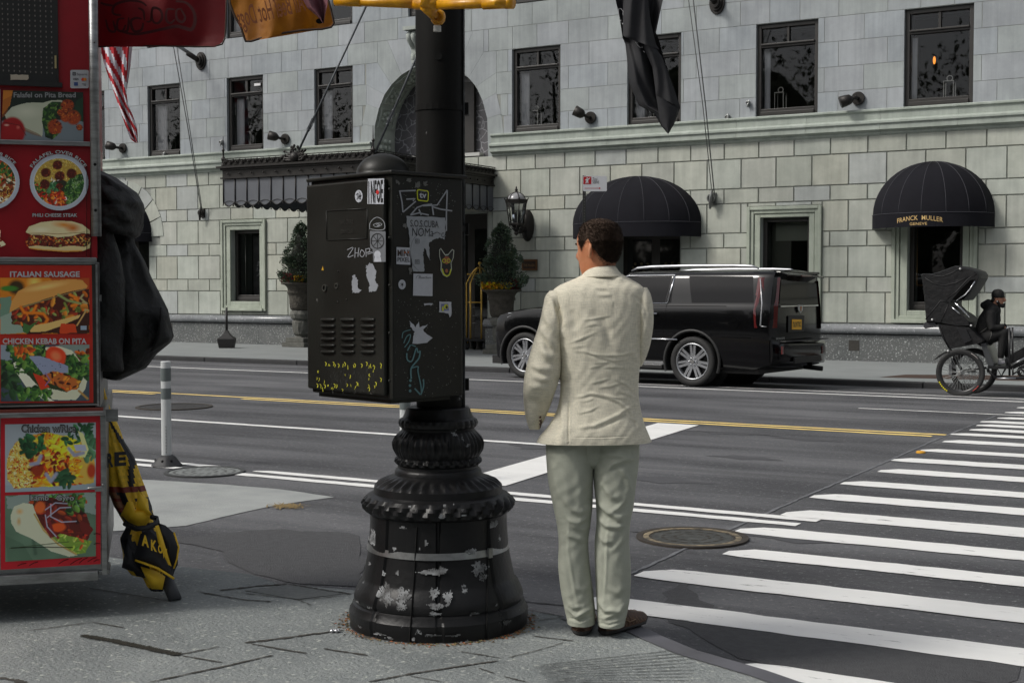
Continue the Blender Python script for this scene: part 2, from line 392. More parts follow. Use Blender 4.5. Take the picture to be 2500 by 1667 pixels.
def ribbon(mb,pts,w,z,jag=0.,seed=0,steps=10,offs=0.):
    r=random.Random(seed);P=[]
    for a,b in zip(pts[:-1],pts[1:]):
        for i in range(steps):P.append(np.array(a,float)*(1-i/steps)+np.array(b,float)*i/steps)
    P.append(np.array(pts[-1],float));L_,R_=[],[]
    for i,p in enumerate(P):
        t=P[min(i+1,len(P)-1)]-P[max(i-1,0)];n=np.array([-t[1],t[0],0]);n/=np.linalg.norm(n)+1e-9
        e=min(1,min(i,len(P)-1-i)/2+.3);ww=w*(1+jag*r.uniform(-1,1))*e
        q=p+n*r.uniform(-1,1)*jag*w*.4
        L_.append((q[0]+n[0]*(offs+ww/2),q[1]+n[1]*(offs+ww/2),z));R_.append((q[0]+n[0]*(offs-ww/2),q[1]+n[1]*(offs-ww/2),z))
    n0=len(P);mb.add(L_+R_,[(i,i+1,n0+i+1,n0+i)for i in range(n0-1)])
ribbon(g,edge[13:],.10,.154,0,1,4,offs=-.052)
g.build('kerb_edge',m_rim,kind='structure')
# joints and cracks of the paving (measured)
g=MB();gj=MB()
S2=lambda x,y:(x/SD,y/SD)
zz=lambda x,y:S2(x/2.613,1350+y/2.613)
cr=[([zz(545,222),zz(800,262),zz(1060,305)],.012),([zz(180,497),zz(590,442),zz(800,480)],.012),([zz(1140,650),zz(1400,598)],.014),([zz(1150,655),zz(1420,700)],.014),
      ([zz(940,828),zz(1460,718),zz(1740,652)],.018),([zz(1560,575),zz(1900,532),zz(2190,492)],.03),([zz(1600,580),zz(1870,628),zz(1960,640)],.018),([zz(0,795),zz(170,828)],.04),
      ([zz(1260,248),zz(1560,300),zz(1740,312)],.02),([zz(1500,250),zz(1930,300),zz(2240,268)],.012),([zz(1840,200),zz(2040,232),zz(2240,262)],.022),([zz(1400,240),zz(1640,212),zz(1840,198)],.03),
      ([zz(1900,300),zz(1990,335)],.01),([zz(2060,610),zz(2350,655)],.02)]
zz8=lambda x,y:S2(900+x/2.94,1480+y/2.94)
cr+=[([zz8(0,545),zz8(280,490),zz8(600,440),zz8(930,392)],.02),([zz8(1000,370),zz8(1200,322),zz8(1400,262)],.008),([zz8(650,325),zz8(960,375)],.012),([zz8(790,445),zz8(900,482)],.01),([zz8(970,505),zz8(1150,550)],.012),
       ([zz8(1180,215),zz8(1470,250)],.018),([zz8(290,500),zz8(550,548)],.008),([zz8(1130,25),zz8(1400,75)],.012),([zz8(1180,110),zz8(1410,75)],.008)]
for i,(p,w)in enumerate(cr):ribbon(g,[G(x,y,.15)for x,y in p],w*.62,.1535,.5,i,14)
ribbon(gj,[G(x,y,.15)for x,y in(zz(520,528),zz(700,558),zz(900,600),zz(1150,652))],.040,.1545,.3,77,60)
g.build('paving_joints',m_joint,kind='structure')
gj.build('mossy_joint',mat('dark_moss',(.035,.032,.02),.95,var=(60,.2),col2=(.015,.013,.01),bump=(200,1,.01)),kind='structure')
# tactile grooves of the ramp
g=MB();a0=G(*zz8(1100,470),.15);
for k in range(16):
    a=G(*zz8(1180+k*10,430+k*11),.15);b=G(*zz8(2350,300+k*26),.15)
    ribbon(g,[a,a*.5+b*.5,b],.005,.1533,.5,k,12)
g.build('ramp_grooves',mat('groove',(.075,.08,.08),.9),kind='structure')
# patches in the carriageway
def patch(name,pts,m,z,px=True,jag=0.):
    P=[G(x,y)for x,y in pts];mb=MB()
    if jag:
        r=random.Random(5);Q=[]
        for a,b in zip(P,P[1:]+P[:1]):
            n=max(int(np.linalg.norm(a-b)/.12),1)
            for i in range(n):q=a*(1-i/n)+b*i/n;Q.append(q+np.array([r.uniform(-1,1)*jag,r.uniform(-1,1)*jag,0]))
        P=Q
    mb.add([(p[0],p[1],z)for p in P],[tuple(range(len(P)))]);return mb.build(name,m,kind='structure')
patch('concrete_patch',[(120,1095),(350,1103),(500,1112),(640,1124),(770,1142),(640,1160),(560,1176),(480,1196),(430,1208),(330,1216),(180,1225),(-100,1240),(-100,1100)],m_conc,.004,jag=.008)
m_patch=mat('dark_asphalt_patch',(.088,.089,.094),.85,var=(20,.25,8),col2=(.060,.060,.064),bump=(140,1,.014))
patch('asphalt_patch',[(400,1238),(520,1225),(640,1215),(820,1225),(840,1290),(815,1345),(660,1338),(560,1310),(500,1268)],m_patch,.004,jag=.04)
patch('asphalt_patch',[(1560,1330),(1500,1400),(1640,1480),(1700,1510),(1850,1556),(2200,1600),(2352,1560),(2352,1530),(1900,1450),(1640,1405)],m_patch,.003,jag=.03)
mk=MB();r_=random.Random(4)
for i in range(26):
    x=r_.uniform(-16,2);y=r_.choice([r_.uniform(9.3,14.4),r_.uniform(15.2,19.4),r_.uniform(5.5,8.5)]);L_=r_.uniform(.5,3.2);P_=[(x+L_*t,y+.05*math.sin(t*5+i)+r_.uniform(-.015,.015),0)for t in np.linspace(0,1,6)]
    ribbon(mk,P_,r_.uniform(.006,.03),.0035,.7,i,6)
mk.build('road_cracks',mat('crack_tar',(.030,.030,.032),.7),kind='structure')
mk=MB()
for i in range(14):
    x=r_.uniform(-14,1);y=r_.uniform(5.6,19);R0=r_.uniform(.05,.28);mk.add([(x+R0*(1.7+.5*math.sin(3*a+i))*math.cos(a),y+R0*(.7+.2*math.sin(5*a+i))*math.sin(a),.003)for a in np.linspace(0,2*pi,29)[:-1]],[tuple(range(28))])
mk.build('oil_stains',mat('oil_stain',(.055,.055,.060),.6,var=(14,.3,8),col2=(.085,.086,.092)),kind='structure')
# ---- markings
def strip(mb,x0,x1,y0,y1,z=.006,taper=0.,jag=.006,seed=0,rnd=0.):
    """painted bar along X with slightly uneven edges"""
    r=random.Random(seed);n=max(int(abs(x1-x0)/.12),4);A,B=[],[]
    for i in range(n+1):
        t=i/n;x=x0+(x1-x0)*t;d=max(0,rnd-(x-x0))/max(rnd,1e-6);k=(y1-y0)*.5*(1-math.sqrt(max(0,1-d*d)))if rnd else 0
        A.append((x,y0+k*.15+r.uniform(-1,1)*jag,z));B.append((x+taper*(1 if x==x0 else 0),y1-k+r.uniform(-1,1)*jag,z))
    mb.add(A+B,[(i,i+1,n+2+i,n+1+i)for i in range(n)])
mk=MB()
for a,b in((19.62,19.74),):strip(mk,-60,20,a,b,jag=.004)
strip(mk,-9.5,20,20.18,20.26,z=.003,jag=.004)
strip(mk,-12.6,-5.6,11.88,12.0,seed=3)
strip(mk,-4.9,-2.2,17.55,17.62,jag=.01,seed=4)
strip(mk,-60,-8.2,8.96,9.07,seed=5,jag=.008);strip(mk,-60,-8.4,8.72,8.83,seed=6,jag=.01)
strip(mk,-7.75,-2.77,8.93,9.05,seed=7,jag=.008,rnd=.1);strip(mk,-7.85,-2.84,8.70,8.82,seed=8,jag=.008,rnd=.1)
mk.build('lane_lines',m_white,kind='structure')
mk=MB();strip(mk,-60,-3.2,14.83,14.93,jag=.01,seed=1);strip(mk,-12.9,-3.3,14.62,14.72,jag=.01,seed=2)
strip(mk,-20,-14.6,14.62,14.72,jag=.01,seed=9)
mk.build('centre_lines',m_yel,kind='structure')
mk=MB();Lp=[(-5.43,9.30),(-5.60,11.2),(-5.78,13.2),(-5.89,14.5)];Rp=[(-5.91,9.12),(-6.09,11.2),(-6.28,13.2),(-6.40,14.5)]
mk.add([(x,y,.0065)for x,y in Lp+Rp],[(i,i+1,5+i,4+i)for i in range(3)]);mk.build('stop_bar',m_white,kind='structure')
mk=MB()
zx=lambda x,y:S2(2000+x/4.48,980+y/4.48)
ys=[(1390,1490),(1175,1250),(1000,1060),(833,888),(700,748),(580,615),(465,500),(385,412),(322,352),(275,298),(235,255),(190,205)]
bars=[(4.42,4.72,-1.9),(5.17,5.44,-2.1),(5.95,6.24,-3.1),(6.72,7.03,-3.15),(7.54,7.80,-2.93),(8.27,8.56,-3.08)]
for a,b in ys[:]:
    y1=G(*zx(2240,a))[1];y0=G(*zx(2240,b))[1]
    if y0>8.6:bars.append((y0,max(y1,y0+.26),-3.12))
for i in range(40):
    nx=bars[-1][0]+.80
    if nx>19.4:break
    if bars[-1][0]>15.2 or i>=0 and False:pass
    bars.append((nx,nx+.29,-3.1))
for i,(a,b,x0)in enumerate(bars):strip(mk,x0+.05*math.sin(i*2.3),8,a,b,jag=.009,seed=20+i,rnd=.22)
mk.build('crosswalk',m_white,kind='structure')
mk=MB();ribbon(mk,[G(1440,1322),G(1620,1240),G(1850,1140),G(2000,1076),G(2150,1010),G(2300,950)],.022,.0045,.6,3,24)
ribbon(mk,[G(1660,1240),G(1740,1244)],.02,.0045,.6,4,10)
mk.build('layout_line',mat('faint_chalk',(.20,.21,.22),.9,var=(25,.25),col2=(.09,.09,.10)),kind='structure')
far_units(True)
# == the hotel
YF=26.2
m_up=mat('upper_limestone',(.355,.385,.395),.85,attr='Col',bump=(30,.25,.006));
def stone_nodes(m,c1,c2,streak=True,sc1=.9,contrast=.14):
    t=m.node_tree;N=t.nodes;Lk=t.links;b=N['Principled BSDF'];tc=N.new('ShaderNodeTexCoord')
    at=N.new('ShaderNodeAttribute');at.attribute_name='Col'
    n=N.new('ShaderNodeTexNoise');n.inputs['Scale'].default_value=sc1;n.inputs['Detail'].default_value=10;n.inputs['Roughness'].default_value=.65;Lk.new(tc.outputs['Object'],n.inputs[0])
    r=N.new('ShaderNodeMapRange');r.inputs[1].default_value=.5-contrast;r.inputs[2].default_value=.5+contrast;Lk.new(n.outputs[0],r.inputs[0])
    a=N.new('ShaderNodeMix');a.data_type='RGBA';Lk.new(r.outputs[0],a.inputs[0]);a.inputs[6].default_value=(*c1,1);a.inputs[7].default_value=(*c2,1)
    mp=N.new('ShaderNodeMapping');mp.inputs['Scale'].default_value=(9,9,.55);Lk.new(tc.outputs['Object'],mp.inputs[0])
    s=N.new('ShaderNodeTexNoise');s.inputs['Scale'].default_value=1.;s.inputs['Detail'].default_value=6;s.inputs['Roughness'].default_value=.6;Lk.new(mp.outputs[0],s.inputs[0])
    r2=N.new('ShaderNodeMapRange');r2.inputs[1].default_value=.34;r2.inputs[2].default_value=.60;r2.inputs[3].default_value=.90;r2.inputs[4].default_value=1.03;Lk.new(s.outputs[0],r2.inputs[0])
    y=N.new('ShaderNodeMix');y.data_type='RGBA';y.blend_type='MULTIPLY';y.inputs[0].default_value=1;Lk.new(a.outputs[2],y.inputs[6]);Lk.new(r2.outputs[0],y.inputs[7])
    z=N.new('ShaderNodeMix');z.data_type='RGBA';z.blend_type='MULTIPLY';z.inputs[0].default_value=1;Lk.new(y.outputs[2],z.inputs[6]);Lk.new(at.outputs['Color'],z.inputs[7]);Lk.new(z.outputs[2],b.inputs['Base Color'])
stone_nodes(m_up,(.275,.298,.308),(.37,.397,.408))
m_lo=mat('rusticated_limestone',(.4,.42,.37),.85,attr='Col',bump=(25,.35,.008));stone_nodes(m_lo,(.365,.374,.348),(.468,.476,.444),sc1=1.6)
m_mort=mat('shadowed_mortar',(.30,.31,.285),.95,var=(3,.2),col2=(.24,.25,.23))
m_trim=mat('limestone_trim',(.40,.43,.39),.8,attr='Col',bump=(25,.3,.006));stone_nodes(m_trim,(.30,.33,.30),(.42,.45,.42),sc1=2.4,contrast=.2)
m_gran=mat('speckled_granite',(.15,.16,.16),.55,bump=(60,.2,.004));slab_nodes(m_gran,(.085,.092,.092),(.125,.13,.128),(.42,.44,.43),(.57,.66),26)
m_granp=mat('polished_granite',(.2,.2,.21),.25);slab_nodes(m_granp,(.16,.17,.18),(.24,.25,.26),(.5,.5,.52),(.6,.7),20,(1,1,1))
m_frame=mat('bronze_window_frame',(.030,.027,.024),.45,var=(6,.2),col2=(.022,.02,.018))
m_glass=mat('window_glass',(.012,.012,.012),.03,spec=.5,trans=.0)
def glass_mat():
    m=bpy.data.materials.new('clear_glass');m.use_nodes=True;t=m.node_tree;t.nodes.clear()
    o=t.nodes.new('ShaderNodeOutputMaterial');mx=t.nodes.new('ShaderNodeMixShader');tr=t.nodes.new('ShaderNodeBsdfTransparent');gl=t.nodes.new('ShaderNodeBsdfGlossy');fr=t.nodes.new('ShaderNodeFresnel')
    tr.inputs[0].default_value=(.86,.87,.86,1);gl.inputs['Roughness'].default_value=.015;gl.inputs[0].default_value=(.9,.92,.95,1);fr.inputs[0].default_value=1.5
    t.links.new(fr.outputs[0],mx.inputs[0]);t.links.new(tr.outputs[0],mx.inputs[1]);t.links.new(gl.outputs[0],mx.inputs[2]);t.links.new(mx.outputs[0],o.inputs[0]);return m
m_clear=glass_mat()
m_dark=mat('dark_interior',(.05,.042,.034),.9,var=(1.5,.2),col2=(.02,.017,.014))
m_curt=mat('pale_curtain',(.80,.80,.84),.9)
m_brz=mat('dark_bronze',(.022,.019,.016),.5,.3,var=(12,.2),col2=(.012,.01,.009),bump=(60,.3,.003))
hotel=thing('hotel_building',(-15,YF,0),'pale grey stone hotel across the street with rusticated ground floor and dark windows','building')
UPW=[(-29.0,-27.78),(-26.19,-25.05),(-23.45,-22.27),(-20.66,-19.51),(-15.12,-13.91),(-12.30,-11.08),(-9.45,-8.18),(-6.50,-5.23),(-3.60,-2.35),(-.9,.3)]
GRD=[(-23.36,-22.40,1.22,3.02,-23.64,-22.18,.98,3.27),(-9.33,-8.32,1.22,2.98,-9.60,-8.06,.90,3.20),(-6.39,-5.37,1.14,3.02,-6.68,-5.10,.90,3.25)]
DOORS=[(-28.15,-26.20,3.3),(-12.62,-11.08,2.95),(-18.7,-15.77,3.27)]
XW0,XW1=-34.,2.
def cut_rects(rects,holes):
    for(a,b,c,d)in holes:
        nr=[]
        for(x0,x1,z0,z1)in rects:
            if b<=x0 or a>=x1 or d<=z0 or c>=z1:nr.append((x0,x1,z0,z1));continue
            if a>x0:nr.append((x0,a,z0,z1))
            if b<x1:nr.append((b,x1,z0,z1))
            xx0,xx1=max(a,x0),min(b,x1)
            if c>z0:nr.append((xx0,xx1,z0,c))
            if d<z1:nr.append((xx0,xx1,d,z1))
        rects=nr
    return rects
def block(mb,x0,x1,z0,z1,y,d,ch,gap):
    """one stone: bevelled frustum standing d proud of plane y"""
    x0+=gap;x1-=gap;z0+=gap;z1-=gap
    if x1-x0<.03 or z1-z0<.03:return
    P=[(x0,y,z0),(x1,y,z0),(x1,y,z1),(x0,y,z1),(x0+ch,y-d,z0+ch),(x1-ch,y-d,z0+ch),(x1-ch,y-d,z1-ch),(x0+ch,y-d,z1-ch)]
    mb.add(P,[(4,5,6,7),(0,1,5,4),(1,2,6,5),(2,3,7,6),(3,0,4,7)])
def stone_tint(r,kind):
    if kind=='low':
        c=r.choice([(1,1.02,.96),(.98,1.02,.98),(1.02,1.02,.94),(.95,.98,1.01),(.98,1.01,.95),(1.0,1.01,.97),(1.0,1.02,.98)]);k=r.uniform(.90,1.07)
    else:c=r.choice([(1,1,1),(.99,1.0,1.03),(1,1.01,.98),(1.01,1,1.02)]);k=r.uniform(.95,1.04)
    return tuple(v*k for v in c)
# --- backing walls
holes_up=[(a,b,5.0,6.85)for a,b in UPW]+[(a,b,7.84,9.7)for a,b in UPW if not-19<a<-15.5]+[(-17.9,-16.7,7.84,9.7)]
holes_lo=[(w[0],w[1],w[2],w[3])for w in GRD]+[(a,b,.15,c)for a,b,c in DOORS]
ARX,ARZ,ARR=-17.32,5.15,1.57
arch_hole=(ARX-ARR-.42,ARX+ARR+.42,4.5,7.33)
# lower rusticated blocks
levels=[.88,1.48,1.78,2.38,2.68,3.28,3.58,4.18,4.52]
r=random.Random(3);mb=MB()
blk_holes=[(w[4],w[5],w[6]-.02,w[7])for w in GRD]+[(a-.02,b+.02,.15,c)for a,b,c in DOORS]
AX,AZ=-27.17,2.9
for i,(z0,z1)in enumerate(zip(levels[:-1],levels[1:])):
    tall=(z1-z0)>.5;x=-34.0 if tall else-33.63
    while x<XW1:
        w=.735
        for rc in cut_rects([(x,x+w,z0,z1)],blk_holes+([(AX-1.5,AX+1.38-max(0,z1-3.28)*.35,z0,z1)]if z0>2.6 and z1<4.3 else[])):
            if rc[1]-rc[0]<.06:continue
            mb.col=stone_tint(r,'low');block(mb,rc[0],rc[1],rc[2],rc[3],YF,.026,.008,.008)
        x+=w
for k in range(9):
    a0,a1=pi*(k/9),pi*((k+1)/9);ri,ro=1.10,1.52
    q=[(AX+ri*math.cos(a0+.015),AZ+ri*math.sin(a0+.015)),(AX+ro*math.cos(a0+.01),AZ+ro*math.sin(a0+.01)),(AX+ro*math.cos((a0+a1)/2),AZ+ro*math.sin((a0+a1)/2)),(AX+ro*math.cos(a1-.01),AZ+ro*math.sin(a1-.01)),(AX+ri*math.cos(a1-.015),AZ+ri*math.sin(a1-.015))]
    mb.col=stone_tint(r,'low');mb.prism([(x,YF,z)for x,z in q],(0,-.04,0))
mb.build('rusticated_wall',m_lo,hotel,attr='Col')
mb=MB()
for x0,x1,z0,z1 in cut_rects([(XW0,XW1,.15,4.52)],holes_lo):mb.quad((x0,YF,z0),(x1,YF,z0),(x1,YF,z1),(x0,YF,z1))
mb.build('backing_wall',m_mort,hotel,fix=False)
# upper ashlar with fine joints
lv=[4.5,4.9,5.40,5.88,6.37,6.855,7.35,7.84,8.34,8.84,9.34,9.84,10.3];mb=MB();r=random.Random(9)
excl={4.5:1.98,4.9:1.98,5.40:1.90,5.88:1.79,6.37:1.79,6.855:1.46}
for i,(z0,z1)in enumerate(zip(lv[:-1],lv[1:])):
    x=XW0-(.5 if i%2 else 0);k=0
    h=list(holes_up)
    if z0 in excl:h=h+[(ARX-excl[z0],ARX+excl[z0],z0,z1)]
    while x<XW1:
        w=(.95,.62,.62,.78)[k%4];k+=1
        for rc in cut_rects([(x,x+w,z0,z1)],h):
            if rc[1]-rc[0]<.04 or rc[3]-rc[2]<.02:continue
            mb.col=stone_tint(r,'up');block(mb,rc[0],rc[1],rc[2],rc[3],YF,.006,.002,.004)
        x+=w
vq=[[(-18.9,4.5),(-19.3,4.5),(-19.3,5.0),(-19.24,5.45),(-18.87,5.37)],[(-18.87,5.37),(-19.24,5.45),(-19.11,5.92),(-18.75,5.77)],[(-18.75,5.77),(-19.11,5.92),(-19.11,6.37),(-18.58,6.10)],
      [(-18.58,6.10),(-19.11,6.37),(-19.11,6.855),(-18.78,6.855),(-18.38,6.31)],[(-18.38,6.31),(-18.78,6.855),(-18.78,7.35),(-18.5,7.35),(-18.10,6.52)],
      [(-18.10,6.52),(-18.5,7.35),(-17.95,7.35),(-17.75,6.66)],[(-17.75,6.66),(-17.95,7.35),(-17.32,7.35),(-17.32,6.72)]]
for s in(1,-1):
    for q in vq:
        cx=sum(p[0]for p in q)/len(q);cz=sum(p[1]for p in q)/len(q)
        mb.col=stone_tint(r,'up');mb.prism([(ARX+s*((cx+(x-cx)*.992)-ARX),YF,cz+(z-cz)*.992)for x,z in q],(0,-.006,0))
mb.build('upper_wall',m_up,hotel,attr='Col')
mb=MB();hb=[(a,b,c,d)for a,b,c,d in holes_up]+[arch_hole]
for x0,x1,z0,z1 in cut_rects([(XW0,XW1,4.52,10.6)],hb):mb.quad((x0,YF,z0),(x1,YF,z0),(x1,YF,z1),(x0,YF,z1))
# ring between the arch and its rectangular hole
n=24;A=[];B=[]
for k in range(n+1):
    a=pi*k/n;cx,sz=math.cos(a),math.sin(a);A.append((ARX+ARR*cx,YF,ARZ+ARR*sz))
    kk=min((ARR+.42)/max(abs(cx),1e-6),(7.33-ARZ)/max(sz,1e-6));B.append((ARX+kk*cx,YF,ARZ+kk*sz))
mb.add(A+B,[(i,i+1,n+2+i,n+1+i)for i in range(n)])
for s in(-1,1):mb.quad((ARX+s*ARR,YF,4.5),(ARX+s*(ARR+.42),YF,4.5),(ARX+s*(ARR+.42),YF,ARZ),(ARX+s*ARR,YF,ARZ))
mb.build('upper_backing_wall',m_mort,hotel,fix=False)
# arch soffit with carved coffers, back window
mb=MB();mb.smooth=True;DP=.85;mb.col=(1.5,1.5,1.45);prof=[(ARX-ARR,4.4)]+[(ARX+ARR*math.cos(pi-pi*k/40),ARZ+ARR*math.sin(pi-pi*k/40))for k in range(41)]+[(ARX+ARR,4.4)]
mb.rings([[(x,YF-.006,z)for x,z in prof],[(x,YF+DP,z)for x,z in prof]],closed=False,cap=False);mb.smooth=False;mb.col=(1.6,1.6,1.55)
for s_ in(1,):
    for a0 in np.arange(8,176,21):
        a=math.radians(180-a0);b=math.radians(180-a0-17)
        def pt(t,y,rr):an=a+(b-a)*t;return np.array([ARX+rr*math.cos(an),YF+y,ARZ+rr*math.sin(an)])
        for(t0,t1,ya,yb)in((0,.06,.1,.75),(.94,1,.1,.75),(.06,.94,.1,.15),(.06,.94,.70,.75)):
            mb.add([pt(t0,ya,ARR),pt(t1,ya,ARR),pt(t1,yb,ARR),pt(t0,yb,ARR),pt(t0,ya,ARR-.03),pt(t1,ya,ARR-.03),pt(t1,yb,ARR-.03),pt(t0,yb,ARR-.03)],[(4,5,6,7),(0,1,5,4),(1,2,6,5),(2,3,7,6),(3,0,4,7)])
        for k in range(7):
            q=pt(.5+.28*math.cos(k*.9),.42+.17*math.sin(k*.9),ARR-.012);mb.sphere(q,.055,7,5)
        mb.sphere(pt(.5,.42,ARR-.01),.07,8,6)
    for z in(4.6,4.75,4.9,5.05):
        for k in range(3):mb.sphere((ARX-ARR+.02,YF+.25+k*.17,z),.06,7,5)
mb.build('arch_soffit',m_trim,hotel,attr='Col',fix=False)
mb=MB()
def arch_poly(r0,zb,y,dd):return[(ARX-r0,y,zb)]+[(ARX+r0*math.cos(pi-pi*k/24),y,ARZ+r0*math.sin(pi-pi*k/24))for k in range(25)]+[(ARX+r0,y,zb)]
m_vein=mat('veined_grey_glass',(.16,.16,.17),.25)
t=m_vein.node_tree;vo=t.nodes.new('ShaderNodeTexVoronoi');vo.feature='DISTANCE_TO_EDGE';vo.inputs['Scale'].default_value=5.5;tc=t.nodes.new('ShaderNodeTexCoord')
nzz=t.nodes.new('ShaderNodeTexNoise');nzz.inputs['Scale'].default_value=2.5;nzz.inputs['Detail'].default_value=5;mxx=t.nodes.new('ShaderNodeMix');mxx.data_type='VECTOR';mxx.inputs[0].default_value=.3
t.links.new(tc.outputs['Object'],nzz.inputs[0]);t.links.new(tc.outputs['Object'],mxx.inputs[4]);t.links.new(nzz.outputs['Color'],mxx.inputs[5]);t.links.new(mxx.outputs[1],vo.inputs['Vector'])
rp=t.nodes.new('ShaderNodeValToRGB');rp.color_ramp.elements[0].color=(.36,.36,.38,1);rp.color_ramp.elements[1].position=.06;rp.color_ramp.elements[1].color=(.13,.125,.135,1);t.links.new(vo.outputs['Distance'],rp.inputs[0]);t.links.new(rp.outputs[0],t.nodes['Principled BSDF'].inputs['Base Color'])
mb.add(arch_poly(1.60,4.3,YF+DP,0),[tuple(range(27))]);o=mb.build('arch_window',m_vein,hotel)
fm=MB();fm.box((ARX-.75,YF+DP-.12,4.72),(ARX+.75,YF+DP-.02,6.35));fm.build('frame',m_frame,o)
fm=MB();fm.box((ARX-.95,YF+DP-.2,4.62),(ARX+.95,YF+DP-.02,4.70));fm.build('sill',mat('white_sill',(.5,.5,.48),.6),o)
# keystone console
mb=MB();mb.smooth=True;kx=ARX;pr=[(.02,6.62),(.22,6.68),(.30,6.8),(.30,6.9),(.24,6.98),(.34,7.08),(.46,7.2),(.50,7.3),(.46,7.38),(.30,7.42),(.02,7.42)]
for k in range(4):
    xx=kx-.26+k*.13;ww=.055
    mb.rings([[(xx-ww,YF-d,z)for d,z in pr],[(xx-ww*.5,YF-d-.02,z)for d,z in pr],[(xx+ww*.5,YF-d-.02,z)for d,z in pr],[(xx+ww,YF-d,z)for d,z in pr]],cap=True)
mb.smooth=False;mb.box((kx-.36,YF-.56,7.42),(kx+.36,YF,7.5));mb.box((kx-.30,YF-.30,6.7),(kx+.30,YF,7.42));mb.build('keystone',m_trim,hotel,attr='Col')
# ledge (string course) in two runs
def mould(mb,prof,x0,x1):
    P=[(YF-d,z)for d,z in prof];mb.rings([[(x0,y,z)for y,z in P],[(x1,y,z)for y,z in P]],cap=True)
ledge_prof=[(-.05,4.50),(.03,4.50),(.06,4.53),(.06,4.56),(.15,4.60),(.15,4.69),(.16,4.70),(.185,4.72),(.185,4.755),(.16,4.78),(.12,4.785),(.10,4.80),(.10,4.93),(.115,4.94),(.14,4.955),(.14,4.985),(.12,5.0),(-.05,5.0)]
mb=MB();rr=random.Random(2)
for(a,b)in((XW0,-18.92),(-15.62,XW1)):
    x=a
    while x<b-.1:
        w=min(1.45,b-x);k=rr.uniform(.93,1.05);mb.col=(k*.98,k*1.0,k*.97);mould(mb,ledge_prof,x+.002,x+w-.002);x+=w
    mb.build('ledge',m_trim,hotel,attr='Col');mb=MB()
# granite torus and plinth
def openings_gap(x0,x1):
    segs=[(x0,x1)]
    for a,b,c in DOORS:
        n2=[]
        for s,e in segs:
            if b<=s or a>=e:n2.append((s,e));continue
            if a>s:n2.append((s,a))
            if b<e:n2.append((b,e))
        segs=n2
    return segs
mb=MB();mb.smooth=True
tor=[(-.05,.655)]+[(.10+.10*math.cos(a),.775+.095*math.sin(a))for a in np.linspace(-pi/2,pi/2,10)]+[(-.05,.875)]
mp_=MB()
for a,b in openings_gap(XW0,XW1):
    mould(mb,tor,a,b);x=a
    while x<b-.05:
        w=min(1.9,b-x);mp_.box((x+.003,YF-.10,.1),(x+w-.003,YF+.05,.66));x+=w
    mb.build('granite_torus',m_granp,hotel);mp_.build('granite_plinth',m_gran,hotel);mb=MB();mb.smooth=True;mp_=MB()
for x,z in((-7.38,.44),(-25.4,.52),(-14.0,.45)):mb=MB();mb.box((x-.1,YF-.108,z-.09),(x+.1,YF-.09,z+.11));mb.build('plinth_vent',mat('vent_iron',(.04,.036,.03),.7,var=(30,.2)),hotel)
def window(x0,x1,z0,z1,kind='up',y=YF,curtain=True,lantern=0,rev=.11):
    w=MB();w.box((x0,y+rev,z0),(x1,y+rev+.09,z0+.0))
    f=MB();fr=.085;Y0=y+rev-.05;Y1=y+rev+.05
    f.box((x0,Y0,z0),(x0+fr,Y1,z1));f.box((x1-fr,Y0,z0),(x1,Y1,z1));f.box((x0+fr,Y0,z1-fr),(x1-fr,Y1,z1));f.box((x0+fr,Y0,z0),(x1-fr,Y1,z0+fr*1.9))
    f.box((x0+fr,Y0-.03,z0+.02),(x1-fr,Y0,z0+.1))
    if kind=='up':
        zt=z1-.42;f.box((x0+fr,Y0+.01,zt-.05),(x1-fr,Y1,zt+.02));f.box(((x0+x1)/2-.025,Y0+.015,zt+.02),((x0+x1)/2+.025,Y1-.01,z1-fr));f.box((x0+fr,Y0-.03,zt-.005),(x1-fr,Y0+.01,zt+.03))
    o=f.build('window',m_frame,hotel,bevel=.008)
    gl=MB();gl.quad((x0+fr,y+rev+.02,z0+fr),(x1-fr,y+rev+.02,z0+fr),(x1-fr,y+rev+.02,z1-fr),(x0+fr,y+rev+.02,z1-fr));gl.build('pane',m_clear,o,fix=False)
    rv=MB();rv.add([(x0,y-.006,z0),(x0,y+.8,z0),(x0,y+.8,z1),(x0,y-.006,z1),(x1,y-.006,z0),(x1,y+.8,z0),(x1,y+.8,z1),(x1,y-.006,z1)],[(0,1,2,3),(4,7,6,5),(0,4,5,1),(3,2,6,7)])
    rv.build('reveal',m_up if kind=='up' else m_trim,o,attr='Col',fix=False)
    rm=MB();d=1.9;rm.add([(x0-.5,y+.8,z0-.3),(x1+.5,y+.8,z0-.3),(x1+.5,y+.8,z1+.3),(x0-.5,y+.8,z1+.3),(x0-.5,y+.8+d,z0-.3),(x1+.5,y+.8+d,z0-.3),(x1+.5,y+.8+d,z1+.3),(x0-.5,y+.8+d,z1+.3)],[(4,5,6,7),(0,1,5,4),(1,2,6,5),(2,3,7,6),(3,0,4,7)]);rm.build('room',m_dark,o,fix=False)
    if curtain:
        c=MB();c.smooth=True;n=14;wd_=curtain if isinstance(curtain,float)else.22
        P=[(x0+fr+wd_*k/n,y+rev+.16+.018*math.sin(k*1.9))for k in range(n+1)]
        c.rings([[(px,py,z0+.1)for px,py in P],[(px,py,z1-.5 if kind=='up' else z1-.1)for px,py in P]],closed=False,cap=False);c.build('curtain',m_curt,o,fix=False)
    return o
m_lant=mat('dull_silver',(.35,.34,.32),.35,.8)
